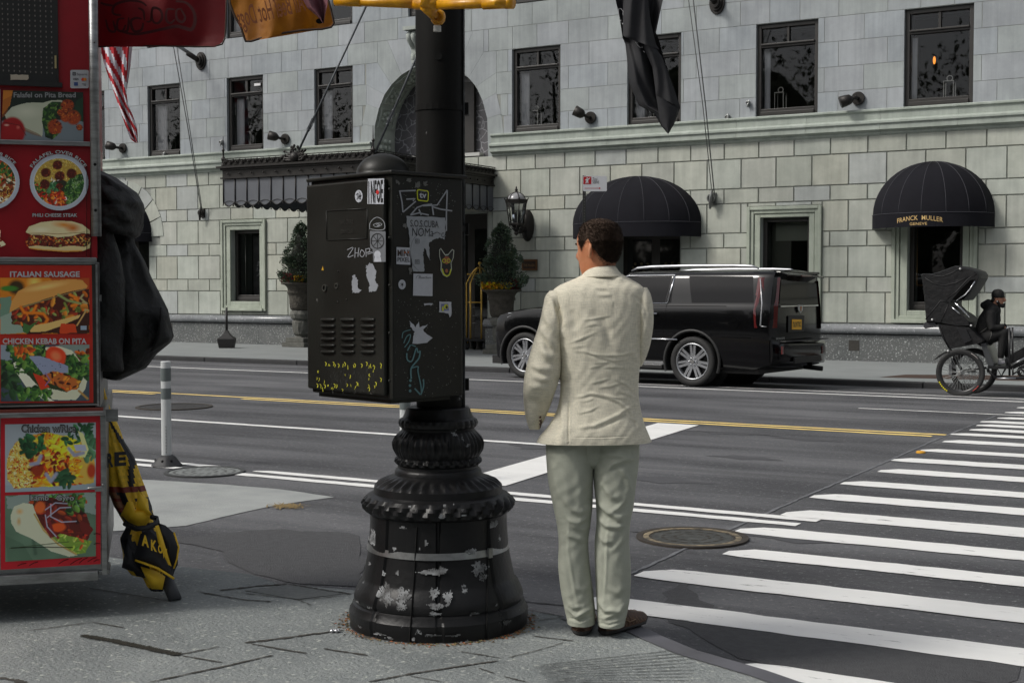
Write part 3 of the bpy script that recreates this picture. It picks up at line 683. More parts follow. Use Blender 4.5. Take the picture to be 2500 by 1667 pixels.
def win_lantern(x,y,z,o,h=.34):
    l=MB()
    for a in(-1,1):
        for b in(-1,1):l.box((x+a*.09-.008,y+b*.09-.008,z),(x+a*.09+.008,y+b*.09+.008,z+h))
    l.box((x-.11,y-.11,z-.01),(x+.11,y+.11,z+.015));l.box((x-.1,y-.1,z+h),(x+.1,y+.1,z+h+.015));l.disc((x,y,z+h+.07),(1,0,0),(0,0,1),.045,.06,(0,.012,0),16)
    l.build('candle_lantern',m_lant,o)
for i,(a,b)in enumerate(UPW):
    cw={1:.33,2:.24,3:.24,4:.20,5:.2,6:.12,7:.10}.get(i,.22)
    o=window(a,b,5.0,6.85,curtain=cw)
    if i in(1,2,4,5,6):win_lantern(a+.36,YF+.45,5.17,o)
    if i==7:win_lantern(a+.75,YF+.45,5.17,o,.32)
    if i==3:win_lantern(a+.82,YF+.5,5.17,o,.42)
    if i in(3,7):
        e=MB();x=a+(1.0 if i==3 else.42);e.sphere((x,YF+.62,5.62 if i==3 else 5.95),.028,8,6,1,1,1.7 if i==3 else 2.8);e.build('candle_glow',mat('flame_glow',(.8,.3,.05),.5,emit=((1,.32,.04),1.1)),o)
        if i==3:e=MB();e.sphere((x,YF+.62,5.36),.034,8,6,1,1,1.8);e.build('candle_glow',_M['flame_glow'],o)
    if not-19<a<-15.5:window(a,b,7.84,9.7,curtain=cw)
    if i==2:e=MB();e.box((a+.85,YF+.05,6.60),(a+1.05,YF+.06,6.66));e.build('window_card',mat('white_card',(.7,.7,.7),.6),o)
window(-17.9,-16.7,7.84,9.7,curtain=.2)
for i,(a,b,c,d,sa,sb,scc,sd)in enumerate(GRD):
    o=window(a,b,c,d,kind='low',curtain=False,rev=.2)
    s=MB();s.col=(1.02,1.03,.93)
    wA=.27
    for(d0,pw)in((.09,0),(.06,.07),(.035,.15)):
        x0,x1,z0,z1=sa+pw,sb-pw,scc+pw*(.9 if i!=2 else.9),sd-pw;xi0,xi1,zi0,zi1=sa+pw+(.07 if pw<.15 else(a-sa-pw)),sb-pw-(.07 if pw<.15 else(sb-pw-b)),scc+pw+(.07 if pw<.15 else max(c-scc-pw,.02)),sd-pw-(.07 if pw<.15 else max(sd-pw-d,.02))
        s.box((x0,YF-d0,z0),(xi0,YF+.01,z1));s.box((xi1,YF-d0,z0),(x1,YF+.01,z1));s.box((xi0,YF-d0,zi1),(xi1,YF+.01,z1));s.box((xi0,YF-d0-.04*(pw==0),z0),(xi1,YF+.01,zi0))
    s.build('window_surround',m_trim,hotel,attr='Col',bevel=.012)
    if i==0:
        k=MB();k.quad((a+.30,YF+.5,1.35),(b-.02,YF+.5,1.35),(b-.02,YF+.5,2.9),(a+.30,YF+.5,2.9))
        k.build('display_panel',mat('window_display',(.06,.055,.06),.4,var=(5,.1,10),col2=(.02,.02,.022)),o)
        k=MB();r_=random.Random(4)
        for q in range(46):xx=a+.42+r_.random()*.5;zz_=1.85+abs(r_.gauss(0,.22));k.box((xx,YF+.47,zz_),(xx+r_.uniform(.015,.05),YF+.49,zz_+r_.uniform(.02,.09)))
        k.build('glassware',mat('pale_glassware',(.28,.28,.29),.3),o)
        k=MB();k.tube([(a+.235,YF+.28,1.3),(a+.235,YF+.28,2.95)],.012,6);k.build('display_rod',m_lant,o)
    if i==1:
        k=MB();k.quad((a+.18,YF+.4,2.52),(b,YF+.4,2.52),(b,YF+.4,2.98),(a+.18,YF+.4,2.98));k.build('window_blind',mat('sage_blind',(.20,.22,.18),.8),o)
        k=MB();k.quad((a+.10,YF+.42,1.3),(a+.50,YF+.42,1.3),(a+.50,YF+.42,2.95),(a+.10,YF+.42,2.95));k.build('inner_panel',mat('olive_panel',(.055,.06,.045),.7),o)
    if i==2:
        k=MB();x0=a+.12;k.tube([(x0,YF+.24,2.9),(x0,YF+.24,1.62),(x0+.8,YF+.24,1.62)],.008,5);k.build('gilt_line',mat('gilt',(.35,.2,.07),.4,.5),o)
# deep doorways
mdw=mat('dark_bronze_door',(.016,.013,.010),.35)
for i,(a,b,c)in enumerate(DOORS):
    dm=MB();dm.add([(a,YF-.006,.15),(a,YF+.5,.15),(a,YF+.5,c),(a,YF-.006,c),(b,YF-.006,.15),(b,YF+.5,.15),(b,YF+.5,c),(b,YF-.006,c)],[(0,1,2,3),(4,7,6,5),(3,2,6,7)]);dm.build('doorway_reveal',m_trim,hotel,attr='Col',fix=False)
    dm=MB();dm.box((a,YF+.5,.15),(b,YF+.58,c))
    o=dm.build('door',mdw,hotel);k=MB();nn=2 if i!=2 else 4;ww=(b-a)/nn
    for j in range(nn):k.box((a+j*ww+.1,YF+.49,.4),(a+(j+1)*ww-.1,YF+.5,c-.35))
    k.build('pane',m_glass,o)
    if i==1:
        k=MB()
        for j in range(2):
            for q in range(9):xx=a+j*ww+.25+.05*q;zq=2.0+.1*math.sin(q*2.1+j);k.sphere((xx,YF+.47,zq),.035,5,4);k.sphere((xx-.02,YF+.47,zq-.35+.05*(q%3)),.03,5,4)
        k.build('door_pattern',mat('dim_gilt',(.07,.055,.025),.5),o)
# plaque text is a thing further on
far_units(False)
# == cast-iron pole
m_iron=mat('black_painted_iron',(.012,.012,.012),.34,spec=.5,bump=(45,.35,.004))
def iron_paint(m,base=(.0075,.0075,.008),chip=(.27,.28,.29),lo=.66,hi=.675,sc1=7.,rough=.33):
    t=m.node_tree;N=t.nodes;Lk=t.links;b=N['Principled BSDF'];b.inputs['Specular IOR Level'].default_value=.28;tc=N.new('ShaderNodeTexCoord')
    n=N.new('ShaderNodeTexNoise');n.inputs['Scale'].default_value=sc1;n.inputs['Detail'].default_value=9;n.inputs['Roughness'].default_value=.68;Lk.new(tc.outputs['Object'],n.inputs[0])
    r=N.new('ShaderNodeMapRange');r.inputs[1].default_value=lo;r.inputs[2].default_value=hi;Lk.new(n.outputs[0],r.inputs[0])
    n2=N.new('ShaderNodeTexNoise');n2.inputs['Scale'].default_value=3;n2.inputs['Detail'].default_value=8;Lk.new(tc.outputs['Object'],n2.inputs[0])
    a=N.new('ShaderNodeMix');a.data_type='RGBA';Lk.new(n2.outputs[0],a.inputs[0]);a.inputs[6].default_value=(*[v*.55 for v in base],1);a.inputs[7].default_value=(*[v*2.1 for v in base],1)
    x=N.new('ShaderNodeMix');x.data_type='RGBA';Lk.new(r.outputs[0],x.inputs[0]);Lk.new(a.outputs[2],x.inputs[6]);x.inputs[7].default_value=(*chip,1);Lk.new(x.outputs[2],b.inputs['Base Color'])
    r2=N.new('ShaderNodeMapRange');r2.inputs[3].default_value=rough-.1;r2.inputs[4].default_value=rough+.22;Lk.new(n2.outputs[0],r2.inputs[0]);Lk.new(r2.outputs[0],b.inputs['Roughness'])
iron_paint(m_iron)
m_iron2=mat('black_shaft_paint',(.012,.012,.012),.4,bump=(30,.4,.003));iron_paint(m_iron2,(.005,.005,.0045),(.14,.14,.14),lo=.67,hi=.685,sc1=13,rough=.6);m_iron2.node_tree.nodes['Principled BSDF'].inputs['Specular IOR Level'].default_value=.15
m_steel=mat('brushed_steel',(.42,.43,.43),.35,.9,var=(20,.25),col2=(.22,.22,.22))
PD0=5.82;PC=CGp((1069-1250)/FOC*PD0,PD0,.15)
pole=thing('lamp_post',PC,'black ornate cast-iron lamp post with flared fluted base at the corner','lamp post')
mpx=PD0/FOC/2.376
prof=[(1500,516),(1455,524),(1385,524),(1378,516),(1350,514),(1330,520),(1290,520),(1272,508),(1250,500),(1240,486),(1225,492),(1205,492),(1180,484),(1160,474),(1135,462),(1115,446),(1100,440),
        (1050,428),(1000,418),(940,408),(880,402),(800,398),(740,396),(735,402),(722,424),(700,434),(675,436),(655,428),(635,412),(628,400),(620,376),(605,374),(580,372),(572,362),(550,325),(532,290),(522,262),(516,254),(495,252),(484,246),(476,236),(462,234),
        (452,246),(438,250),(424,246),(414,238),(400,246),(370,252),(335,250),(300,240),(270,222),(256,210),(246,214),(236,224),(215,226),(196,222),(186,206),(176,200),(158,192),(150,190),(134,186),(126,178),(122,150)]
def zt(y):return 1.6-(940+y/2.376-699)/FOC*PD0
zp=[(hw*mpx,zt(y))for y,hw in prof];zp[0]=(zp[0][0],.14)
def fancy(r,z,a):
    y=((1.6-z)/PD0*FOC+699-940)*2.376
    if 640<y<722:k=.012*max(0,math.sin((y-640)/82*pi));return r+k*math.sin(30*a+(y-640)/14.)
    if 416<y<450:return r+.006*math.sin(26*a+(y-416)/7.)
    if 188<y<240:return r+.006*abs(math.sin(14*a+.4))*math.sin((y-188)/52*pi)
    if 528<y<576:return r+.012*math.sin(34*a)*math.sin((y-528)/48*pi)
    if 262<y<405:return r+.010*(abs(math.sin(9*a))**.6+.5*math.sin(45*a+.3*math.sin(y/16)))*math.sin((y-262)/143*pi)
    if y>735:
        q=(a+.2)%(pi/4)-pi/8
        sw=.004*math.sin(a*3+1)
        if y>1270:return r+sw-.006*(abs(q)>pi/8-.03)
        return r*(1+.0)+sw-.010*(abs(q)>pi/8-.022)
    return r
mb=MB();mb.smooth=True;dense=[]
for(r0,z0),(r1,z1)in zip(zp[:-1],zp[1:]):
    n=max(1,int(abs(z1-z0)/.012+abs(r1-r0)/.02))
    for i in range(n):dense.append((r0+(r1-r0)*i/n,z0+(z1-z0)*i/n))
dense.append(zp[-1]);mb.lathe(dense,(PC[0],PC[1],0),256,fancy)
base=mb.build('base',m_iron,pole);shade(base,24)
# peeled patches of paint on the skirt (real thin flakes of bare metal)
m_bare=mat('bare_weathered_iron',(.30,.31,.32),.8,var=(14,.12),col2=(.06,.06,.06),bump=(60,.5,.003))
def peel(mb,cx,cy,w,h,seed,lift=.0035):
    """ragged flake around zoom pixel centre on the skirt"""
    r=random.Random(seed);cell=5;nx=int(w/cell);ny=int(h/cell)
    ph=[r.uniform(0,6)for _ in range(6)]
    def ptz(px,py):
        z=zt(py);yy=py;rr=np.interp(z,[q[1]for q in zp],[q[0]for q in zp]);x=(px-645)*mpx+.0
        x=max(min(x,rr*.985),-rr*.985);dy=math.sqrt(rr*rr-x*x);ang=None
        n=(rt*x-f0*dy);return PC*np.array([1,1,0])+n*(1+lift/rr)+u0*z
    for i in range(nx):
        for j in range(ny):
            u=(i+.5)/nx*2-1;v=(j+.5)/ny*2-1;a=math.atan2(v,u)
            lim=.72+.16*math.sin(3*a+ph[0])+.12*math.sin(7*a+ph[1])+.1*math.sin(13*a+ph[2])+r.uniform(-.10,.10)
            if u*u+v*v<lim*lim and r.random()>.04:
                x0,x1,y0,y1=cx+(u-1/nx)*w/2,cx+(u+1/nx)*w/2,cy+(v-1/ny)*h/2,cy+(v+1/ny)*h/2
                mb.quad(ptz(x0,y0),ptz(x1,y0),ptz(x1,y1),ptz(x0,y1))
mb=MB()
for i,(cx,cy,w,h)in enumerate([(300,875,130,90),(290,850,60,90),(630,1005,180,44),(690,995,60,50),(890,1000,110,90),(845,905,70,50),(370,1140,120,130),(475,1135,95,110),(465,1190,70,60),(645,1115,70,70),(722,1140,60,90),(660,1180,120,40),(420,895,22,34),(265,1008,22,30),(352,1036,40,44),(440,1020,22,28),(910,1050,60,50),(975,768,60,44),(955,780,26,40),(320,1095,44,30),(470,768,60,14),(600,850,26,40),(285,1040,14,14),(560,880,14,14)]):
    peel(mb,cx,cy,w,h,i)
for i,(cx,cy,w,h)in enumerate([(640,1332,130,16),(750,1335,110,16),(350,1350,90,16),(400,1362,60,14),(475,1395,60,40),(800,1400,140,70),(770,1385,80,26),(650,1220,90,30),(860,1232,60,20),(1040,1305,50,34),(536,1355,26,30),(205,1220,40,18),(280,1225,40,14),(985,1205,18,18),(230,1340,34,14),(355,1410,24,30),(450,1410,80,10)]):peel(mb,cx,cy,w,h,100+i,.006)
for i,(cx,cy,w,h)in enumerate([(685,690,40,34),(885,714,20,20),(790,660,20,12),(745,632,16,12),(700,634,14,12),(800,688,36,8),(520,640,14,8)]):peel(mb,cx,cy,w,h,200+i,.022)
mb.build('peeled_paint',m_bare,pole,fix=False)
# dark seams
mb=MB()
for px_ in(548,935):
    P=[]
    for y in range(760,1500,12):
        z=zt(y);rr=float(np.interp(z,[q[1]for q in zp],[q[0]for q in zp]));x=(px_-645-(y-760)*(.055 if px_<600 else-.0))*mpx;dy=math.sqrt(max(rr*rr-x*x,0));P.append(PC*np.array([1,1,0])+rt*x*(1+.003/rr)-f0*dy*(1+.003/rr)+u0*z)
    mb.tube(P,.0032,5)
mb.build('seam',mat('black_gap',(.002,.002,.002),1.),pole)
# steel strap with buckle
mb=MB();mb.smooth=True;zc=zt(925)
rr=.398*PD0/5.8*.0;rs=float(np.interp(zc,[q[1]for q in zp],[q[0]for q in zp]))+.004
mb.rings([[(PC[0]+(rs+o)*math.cos(a),PC[1]+(rs+o)*math.sin(a),zc+dz)for a in np.linspace(0,2*pi,97)[:-1]]for dz,o in((-.014,.003),(.014,-.003))],cap=False)
st=mb.build('strap',m_steel,pole,fix=False)
mb=MB();xq=(945-645)*mpx;dy=math.sqrt(rs*rs-xq*xq);cc=PC*np.array([1,1,0])+rt*xq-f0*dy+u0*zc;nrm=(rt*xq-f0*dy)/rs;tg=np.cross(u0,nrm)
mb.obox(cc+nrm*.006,tg,u0,nrm,.022,.04,.012);mb.build('buckle',m_steel,st)
# shaft
SX=lambda x:(x-1250)/FOC*PD0
shc=CGp(SX(1075),PD0,0);mb=MB();hs_=60*PD0/FOC
zb=zt(124);mb.lathe([(hs_*.98,zb-.02),(hs_*.98,4.6)],(shc[0],shc[1],0),48);sh=mb.build('shaft',m_iron2,pole);shade(sh,20)
for yS,kk in((270,1.02),(560,1.08),(938,1.05)):
    mb=MB();z=1.6+(699-yS)/FOC*PD0;mb.lathe([(hs_*kk,z-.012),(hs_*kk,z+.012)],(shc[0],shc[1],0),24)
    a=shc+rt*hs_*1.02+u0*z;mb.obox(a,rt,f0,u0,.03,.05,.05);mb.build('band',m_iron2,pole)
mb=MB();mb.disc(shc-f0*(hs_*.97)+u0*(1.6+(699-152)/FOC*PD0),rt,u0,0,.016,-f0*.004,16);mb.build('bolt_hole',_M['black_gap'],pole)
mb=MB()
for s in(-1,):mb.obox(shc+rt*(hs_*.99)-f0*.03+u0*2.6,rt,f0,u0,.006,.012,3.4)
mb.build('edge_strip',mat('worn_edge',(.09,.095,.1),.4,.3,var=(12,.15),col2=(.01,.01,.01)),pole)
# litter of dirt and rust round the foot
mb=MB();r=random.Random(5)
for i in range(900):
    a=r.uniform(-pi,pi);d=float(zp[1][0])+abs(r.gauss(0,.022))+.002;c=np.array([PC[0]+d*math.cos(a),PC[1]+d*math.sin(a),.151]);s=r.uniform(.003,.010);b_=r.uniform(0,pi)
    mb.col=r.choice([(.22,.09,.03),(.12,.08,.04),(.30,.22,.12),(.06,.05,.035),(.35,.12,.05),(.14,.13,.05)])
    mb.quad(c+(s*math.cos(b_),s*math.sin(b_),0),c+(-s*.4,s*.3,s*.6),c+(-s*math.cos(b_),-s*math.sin(b_),.001),c+(s*.3,-s*.5,s*.3))
mb.build('dirt',mat('rusty_debris',(1,1,1),.95,attr='Col'),attr='Col',kind='stuff',fix=False,label='rusty crumbs and dirt round the foot of the black lamp post')
# crumpled foil scrap beside the foot
mb=MB();c=G(*S2(818,1544),.15)
for i in range(4):mb.sphere(c+rt*(i*.009-.014)+f0*.006*(i%2)+np.array([0,0,.008]),.011,6,4,1.2,.8,.7)
o=mb.build('foil_scrap',mat('foil',(.6,.6,.62),.25,.8),label='crumpled silver foil scrap on the paving left of the lamp post foot',cat='litter')
# == traffic control cabinet
m_cab=mat('olive_black_paint',(.019,.019,.016),.42,bump=(60,.3,.002));iron_paint(m_cab,(.0095,.0097,.0080),(.16,.16,.15),.70,.72,11,.40)
Cc=CGp((958-1250)/FOC*5.35,5.35,0);LU=(CGp(-.855,5.77,0)-Cc);LU/=np.linalg.norm(LU);RU=np.array([-LU[1],LU[0],0.]);
if RU@rt<0:RU=-RU
LW,RW=.570,.367;ZB,ZT=1.148,2.045
nL=-RU;nR=-LU
cab=thing('signal_cabinet',Cc+LU*LW/2+RU*RW/2+u0*ZB,'black metal signal cabinet covered in stickers and graffiti, strapped to the lamp post','cabinet')
mb=MB();cc=Cc+LU*LW/2+RU*RW/2
mb.obox(cc+u0*(ZB+ZT)/2,LU,RU,u0,LW,RW,ZT-ZB);mb.build('box',m_cab,cab,bevel=.008)
mb=MB();mb.obox(cc+u0*(ZT+.004),LU,RU,u0,LW+.03,RW+.03,.016);mb.build('lid',m_cab,cab,bevel=.006)
mb=MB();mb.obox(cc+LU*.02+u0*(ZB-.008),LU,RU,u0,LW-.06,RW-.06,.02);mb.build('base_flange',m_cab,cab)
def FL(u,v,d=0.):
    return Cc+LU*(u*LW)+nL*d+u0*(ZT+(ZB-ZT)*v)
def FR(u,v,d=0.):
    return Cc+RU*(u*RW)+nR*d+u0*(ZT+(ZB-ZT)*v)
def door_z(x,y):
    A=FL(0,0,.022);return PP(*S2(720+x/2.45,360+y/2.45),A,nL)
def side_z(x,y):
    A=FR(0,0,.002);return PP(*S2(720+x/2.45,360+y/2.45),A,nR)
mb=MB();dc=Cc+LU*(.05*LW+.95*LW/2)+nL*.011+u0*(ZT+ZB)/2;mb.obox(dc,LU,RU,u0,LW*.955,.022,ZT-ZB-.035)
door=mb.build('door',m_cab,cab,bevel=.008)
mb=MB();mb.smooth=True
for cx in(200,318,438):
    for ry in(1028,1066,1104,1143,1182,1220):
        a=door_z(cx-42,ry);b=door_z(cx+42,ry);U=(b-a);L_=np.linalg.norm(U);U/=L_;c=(a+b)/2
        R_=[]
        for t in np.linspace(0,1,9):
            e=math.sin(pi*min(max(t,.04),.96))**.35;R_.append([c+U*(t-.5)*L_+nL*(d*e)+u0*(z*(.35+.65*e))for d,z in((0,.009),(.010,.002),(.012,-.006),(.003,-.008),(0,-.008))])
        mb.rings(R_,cap=True)
mb.build('louvres',m_cab,door)
mb=MB()
def frame_on(mb,pts,w,d,n):
    for a,b in zip(pts,pts[1:]+pts[:1]):
        mb.tube([a+n*d*.5,b+n*d*.5],w/2,6)
frame_on(mb,[door_z(190,380),door_z(435,366),door_z(432,545),door_z(192,555)],.005,.002,nL);mb.build('raised_plate_frame',m_cab,door)
mb=MB();a=door_z(205,460);b=door_z(425,450);U=(b-a)/np.linalg.norm(b-a)
put_text(mb,'TRAFFIC CONTROL',(door_z(200,452)+door_z(425,440))/2+nL*.003,U,u0,.10,.018,.01);put_text(mb,'REMAIN CLEAR',(door_z(215,505)+door_z(415,497))/2+nL*.003,U,u0,.085,.018,.01)
mb.build('raised_lettering',mat('raised_black',(.03,.03,.027),.35),door)
mb=MB()
for y in(250,540,825,1110,1395):q=door_z(566,y);mb.sphere(q+nL*.0,.006,8,5)
for x,y in((260,740),(310,910),(258,925)):mb.sphere(door_z(x,y),.0045,7,4)
mb.build('rivet',m_cab,door)
mb=MB();mb.disc(door_z(180,840),LU,u0,.010,.015,nL*.006,18);mb.disc(door_z(250,828),LU,u0,.008,.012,nL*.004,18);mb.build('lock',mat('worn_lock',(.10,.10,.09),.4,.6),door)
mb=MB();mb.smooth=True;dcn=CGp((937-1250)/FOC*5.69,5.69,ZT+.012)
mb.lathe([(.118,0),(.128,.002),(.116,.008)]+[(.113*math.cos(a),.01+.088*math.sin(a))for a in np.linspace(0,pi/2-.02,12)],dcn,40);mb.build('dome',m_cab,cab)
# --- stickers, marks (thin vinyl, each its own part)
def poly_on(fn,pts,lift,n,mb,back=None):
    mb.add([fn(x,y)+n*lift for x,y in pts],[tuple(range(len(pts)))])
def col(name,c,rough=.6):return mat(name,lin(c)if isinstance(c,str)else c,rough,var=(30,.3),col2=tuple(v*.8 for v in(lin(c)if isinstance(c,str)else c)))
wh=col('sticker_white','#b9bcc4');bk=col('sticker_black','#0c0c0c');rd=col('sticker_red','#c4211c');yl=col('sticker_yellow','#c9cf2a');gr=col('paint_marker_silver','#9b9ea4');tq=col('turquoise_paint','#5c8489');yp=col('yellow_scribble','#b8b52f')
def part(mb,name,m,par,**k):return mb.build(name,m,par,fix=False,**k)
def stroke(mb,fn,pts,w,n,lift=.0012,sm=True):
    """marker stroke as a flat ribbon on a face"""
    if sm and len(pts)>2:
        Q=[]
        P=[pts[0]]+list(pts)+[pts[-1]]
        for i in range(1,len(P)-2):
            for t in np.linspace(0,1,6)[:-1]:
                p0,p1,p2,p3=[np.array(v,float)for v in P[i-1:i+3]]
                Q.append(.5*((2*p1)+(-p0+p2)*t+(2*p0-5*p1+4*p2-p3)*t*t+(-p0+3*p1-3*p2+p3)*t**3))
        Q.append(np.array(pts[-1],float))
    else:Q=[np.array(p,float)for p in pts]
    L_,R_=[],[]
    for i,q in enumerate(Q):
        t=Q[min(i+1,len(Q)-1)]-Q[max(i-1,0)];m_=np.array([-t[1],t[0]])/(np.hypot(*t)+1e-9)*w/2
        L_.append(fn(*(q+m_))+n*lift);R_.append(fn(*(q-m_))+n*lift)
    k=len(Q);mb.add(L_+R_,[(i,i+1,k+i+1,k+i)for i in range(k-1)])
sU=RU;dU=-LU
def stick(fn,n,pts,m,label=None,lift=.0010,name='sticker',par=None):
    mb=MB();poly_on(fn,pts,lift,n,mb);return part(mb,name,m,par or cab,label=label)
def circ(cx,cy,rx,ry,k=24):return[(cx+rx*math.cos(2*pi*i/k),cy+ry*math.sin(2*pi*i/k))for i in range(k)]
def words(par,fn,n,U,body,x0,x1,y0,y1,m,lift=.0022,bold=.0,shear=0.,**k):
    a=fn(x0,(y0+y1)/2);b=fn(x1,(y0+y1)/2);h=np.linalg.norm(fn((x0+x1)/2,y0)-fn((x0+x1)/2,y1));mb=MB()
    put_text(mb,body,(a+b)/2+n*lift,U,u0,np.linalg.norm(b-a),h,bold,shear,**k);return part(mb,'lettering',m,par)
o=stick(door_z,nL,[(438,188),(534,186),(532,340),(434,338)],wh,'tall white sticker lettered INFOE with a red heart')
words(o,door_z,nL,dU,'I NFOE',442,528,196,334,bk,bold=.02);mb=MB();poly_on(door_z,circ(497,268,9,13,10),.003,nL,mb);part(mb,'heart',rd,o)
o=stick(door_z,nL,circ(383,292,23,37),wh,'round white sticker with black scrawl');mb=MB()
for p in([(368,285),(380,275),(378,300),(392,310)],[(385,300),(398,285),(392,305),(400,312)],[(372,312),(392,280),(385,265)]):stroke(mb,door_z,p,3.5,nL,.002)
part(mb,'scrawl',bk,o)
mb=MB()
stroke(mb,door_z,[(450,490),(452,450),(490,418),(530,440),(538,485),(500,495),(455,488)],3.5,nL);stroke(mb,door_z,[(470,462),(500,452),(522,460),(500,474),(478,472),(470,462)],3,nL);stroke(mb,door_z,[(488,462),(500,458),(506,466),(492,470)],4,nL)
for p in([(315,612),(350,600),(318,655),(352,645)],[(362,600),(360,660)],[(384,600),(378,655)],[(362,632),(382,630)],[(400,610),(390,640),(405,655),(418,632),(402,612)],[(425,605),(428,655)],[(426,608),(448,605),(446,622),(428,630),(460,624)],[(435,640),(470,628)]):stroke(mb,door_z,p,4,nL)
part(mb,'marker_tag',gr,door)
o=stick(door_z,nL,[(449,500),(543,502),(544,684),(470,686),(466,610),(452,600)],col('sticker_grey','#6d7075'),'weathered grey sticker with a wheel drawing');mb=MB()
stroke(mb,door_z,circ(496,560,38,44,16)+[(534,560)],5,nL,.002)
for a in range(8):stroke(mb,door_z,[(496,560),(496+34*math.cos(a*pi/4),560+40*math.sin(a*pi/4))],3,nL,.002,False)
part(mb,'drawing',bk,o);mb=MB();poly_on(door_z,circ(496,640,20,22),.002,nL,mb);poly_on(door_z,[(480,655),(515,655),(520,684),(476,684)],.002,nL,mb);part(mb,'pale_figure',wh,o)
def ragged(pts,amt,seed,n=6):
    r=random.Random(seed);out_=[]
    for a,b in zip(pts,pts[1:]+pts[:1]):
        for i in range(n):out_.append((a[0]+(b[0]-a[0])*i/n+r.uniform(-amt,amt),a[1]+(b[1]-a[1])*i/n+r.uniform(-amt,amt)))
    return out_
rm_=col('torn_paper','#8f9299',.9)
stick(door_z,nL,ragged([(345,768),(360,762),(380,800),(378,845),(398,852),(385,868),(345,870),(340,820)],4,1),rm_,'torn scrap of grey paper',name='torn_sticker',par=door)
stick(door_z,nL,ragged([(425,712),(450,690),(470,700),(485,740),(480,790),(500,830),(480,860),(440,865),(450,820),(432,760)],5,2),rm_,'larger torn scrap of grey paper',name='torn_sticker',par=door)
stick(door_z,nL,[(160,735),(168,708),(173,735)],col('sticker_amber','#c79a22'),name='sticker_corner',par=door)
mb=MB();r=random.Random(12)
for i in range(34):
    x=r.uniform(130,525);y=r.choice([r.uniform(1285,1310),r.uniform(1330,1440),r.uniform(1400,1445)]);l=r.uniform(8,26);stroke(mb,door_z,[(x,y),(x+r.uniform(-6,8),y+l*.5),(x+r.uniform(-5,5),y+l)],r.uniform(2,5),nL)
for x,y in((185,1290),(232,1290),(262,1300),(300,1292),(360,1300),(400,1300),(430,1290),(475,1310),(515,1298),(515,1385),(180,1425),(238,1420),(372,1410),(445,1440),(485,1410),(135,1420)):stroke(mb,door_z,[(x-4,y-8),(x+4,y),(x,y+16)],4.5,nL)
part(mb,'yellow_scribble',yp,door)
mb=MB()
for i in range(60):
    x=r.uniform(200,500);y=r.uniform(1300,1460);stroke(mb,door_z,[(x,y),(x+r.uniform(-10,10),y+r.uniform(5,26))],r.uniform(1.5,4),nL,.0008)
part(mb,'scuff_pattern',col('scuff_grey','#2e2e2b',.8),door)
# right face
mb=MB()
for p in([(622,262),(665,260),(722,258)],[(626,262),(640,330),(645,388)],[(645,388),(690,350),(722,322)],[(665,310),(720,308),(705,322)],[(690,405),(730,360),(770,345),(820,340)],[(765,350),(850,345),(910,255)],[(910,258),(905,400),(905,500)],[(820,355),(870,370),(940,380)],[(740,370),(755,405)],[(690,405),(740,392),(800,405)],[(820,350),(828,405)]):stroke(mb,side_z,p,8,nR,sm=False)
part(mb,'silver_graffiti',gr,cab)
o=stick(side_z,nR,[(735,250),(792,258),(800,268),(798,318),(790,326),(738,320),(730,310),(728,260)],yl,'small black and yellow rounded sticker lettered tv');mb=MB();poly_on(side_z,[(739,257),(788,264),(794,271),(792,314),(786,319),(741,313),(735,306),(734,264)],.002,nR,mb);part(mb,'inner',bk,o)
words(o,side_z,nR,sU,'tv',742,784,272,304,wh,.003,bold=.03);words(o,side_z,nR,sU,'STIND',750,782,262,268,gr,.003)
o=stick(side_z,nR,ragged([(666,408),(900,422),(898,510),(895,552),(870,540),(830,548),(800,575),(808,680),(775,600),(765,640),(775,742),(705,740),(690,640),(682,500),(668,450)],3,5,8),col('poster_white','#9da1a6',.9),'torn white poster lettered S.O.S. CUBA with marker writing',name='poster')
words(o,side_z,nR,sU,'S.O.S.CUBA',688,858,436,478,col('faded_ink','#4a4c4e'),bold=.02);words(o,side_z,nR,sU,'NOMa',698,826,482,532,bk,bold=-.005,shear=.1)
mb=MB();stroke(mb,side_z,[(822,520),(850,508),(868,520)],4,nR,.0022);stroke(mb,side_z,circ(884,524,8,12,10),4,nR,.0022)
for y in(562,684):
    for d in(12,5):stroke(mb,side_z,[(730-d,y-d),(730+d,y-d),(730+d,y+d),(730-d,y+d),(730-d,y-d)],3,nR,.0022,False)
stroke(mb,side_z,[(770,500),(710,545),(690,620),(705,700),(740,738)],1.6,nR,.0022);part(mb,'ink',col('faded_ink','#4a4c4e'),o)
o=stick(side_z,nR,[(607,596),(688,600),(690,702),(606,698)],wh,'square white sticker lettered MINI PIXEL');words(o,side_z,nR,sU,'MINI',612,684,612,652,col('rust_ink','#3a2a22'),bold=.02);words(o,side_z,nR,sU,'PIXEL',612,686,658,684,bk,bold=.01)
mb=MB()
for x,c_ in((652,0),(672,0)):poly_on(side_z,[(x,622),(x+6,622),(x+6,634),(x,634)],.003,nR,mb)
part(mb,'orange_dots',col('orange_ink','#b8611c'),o)
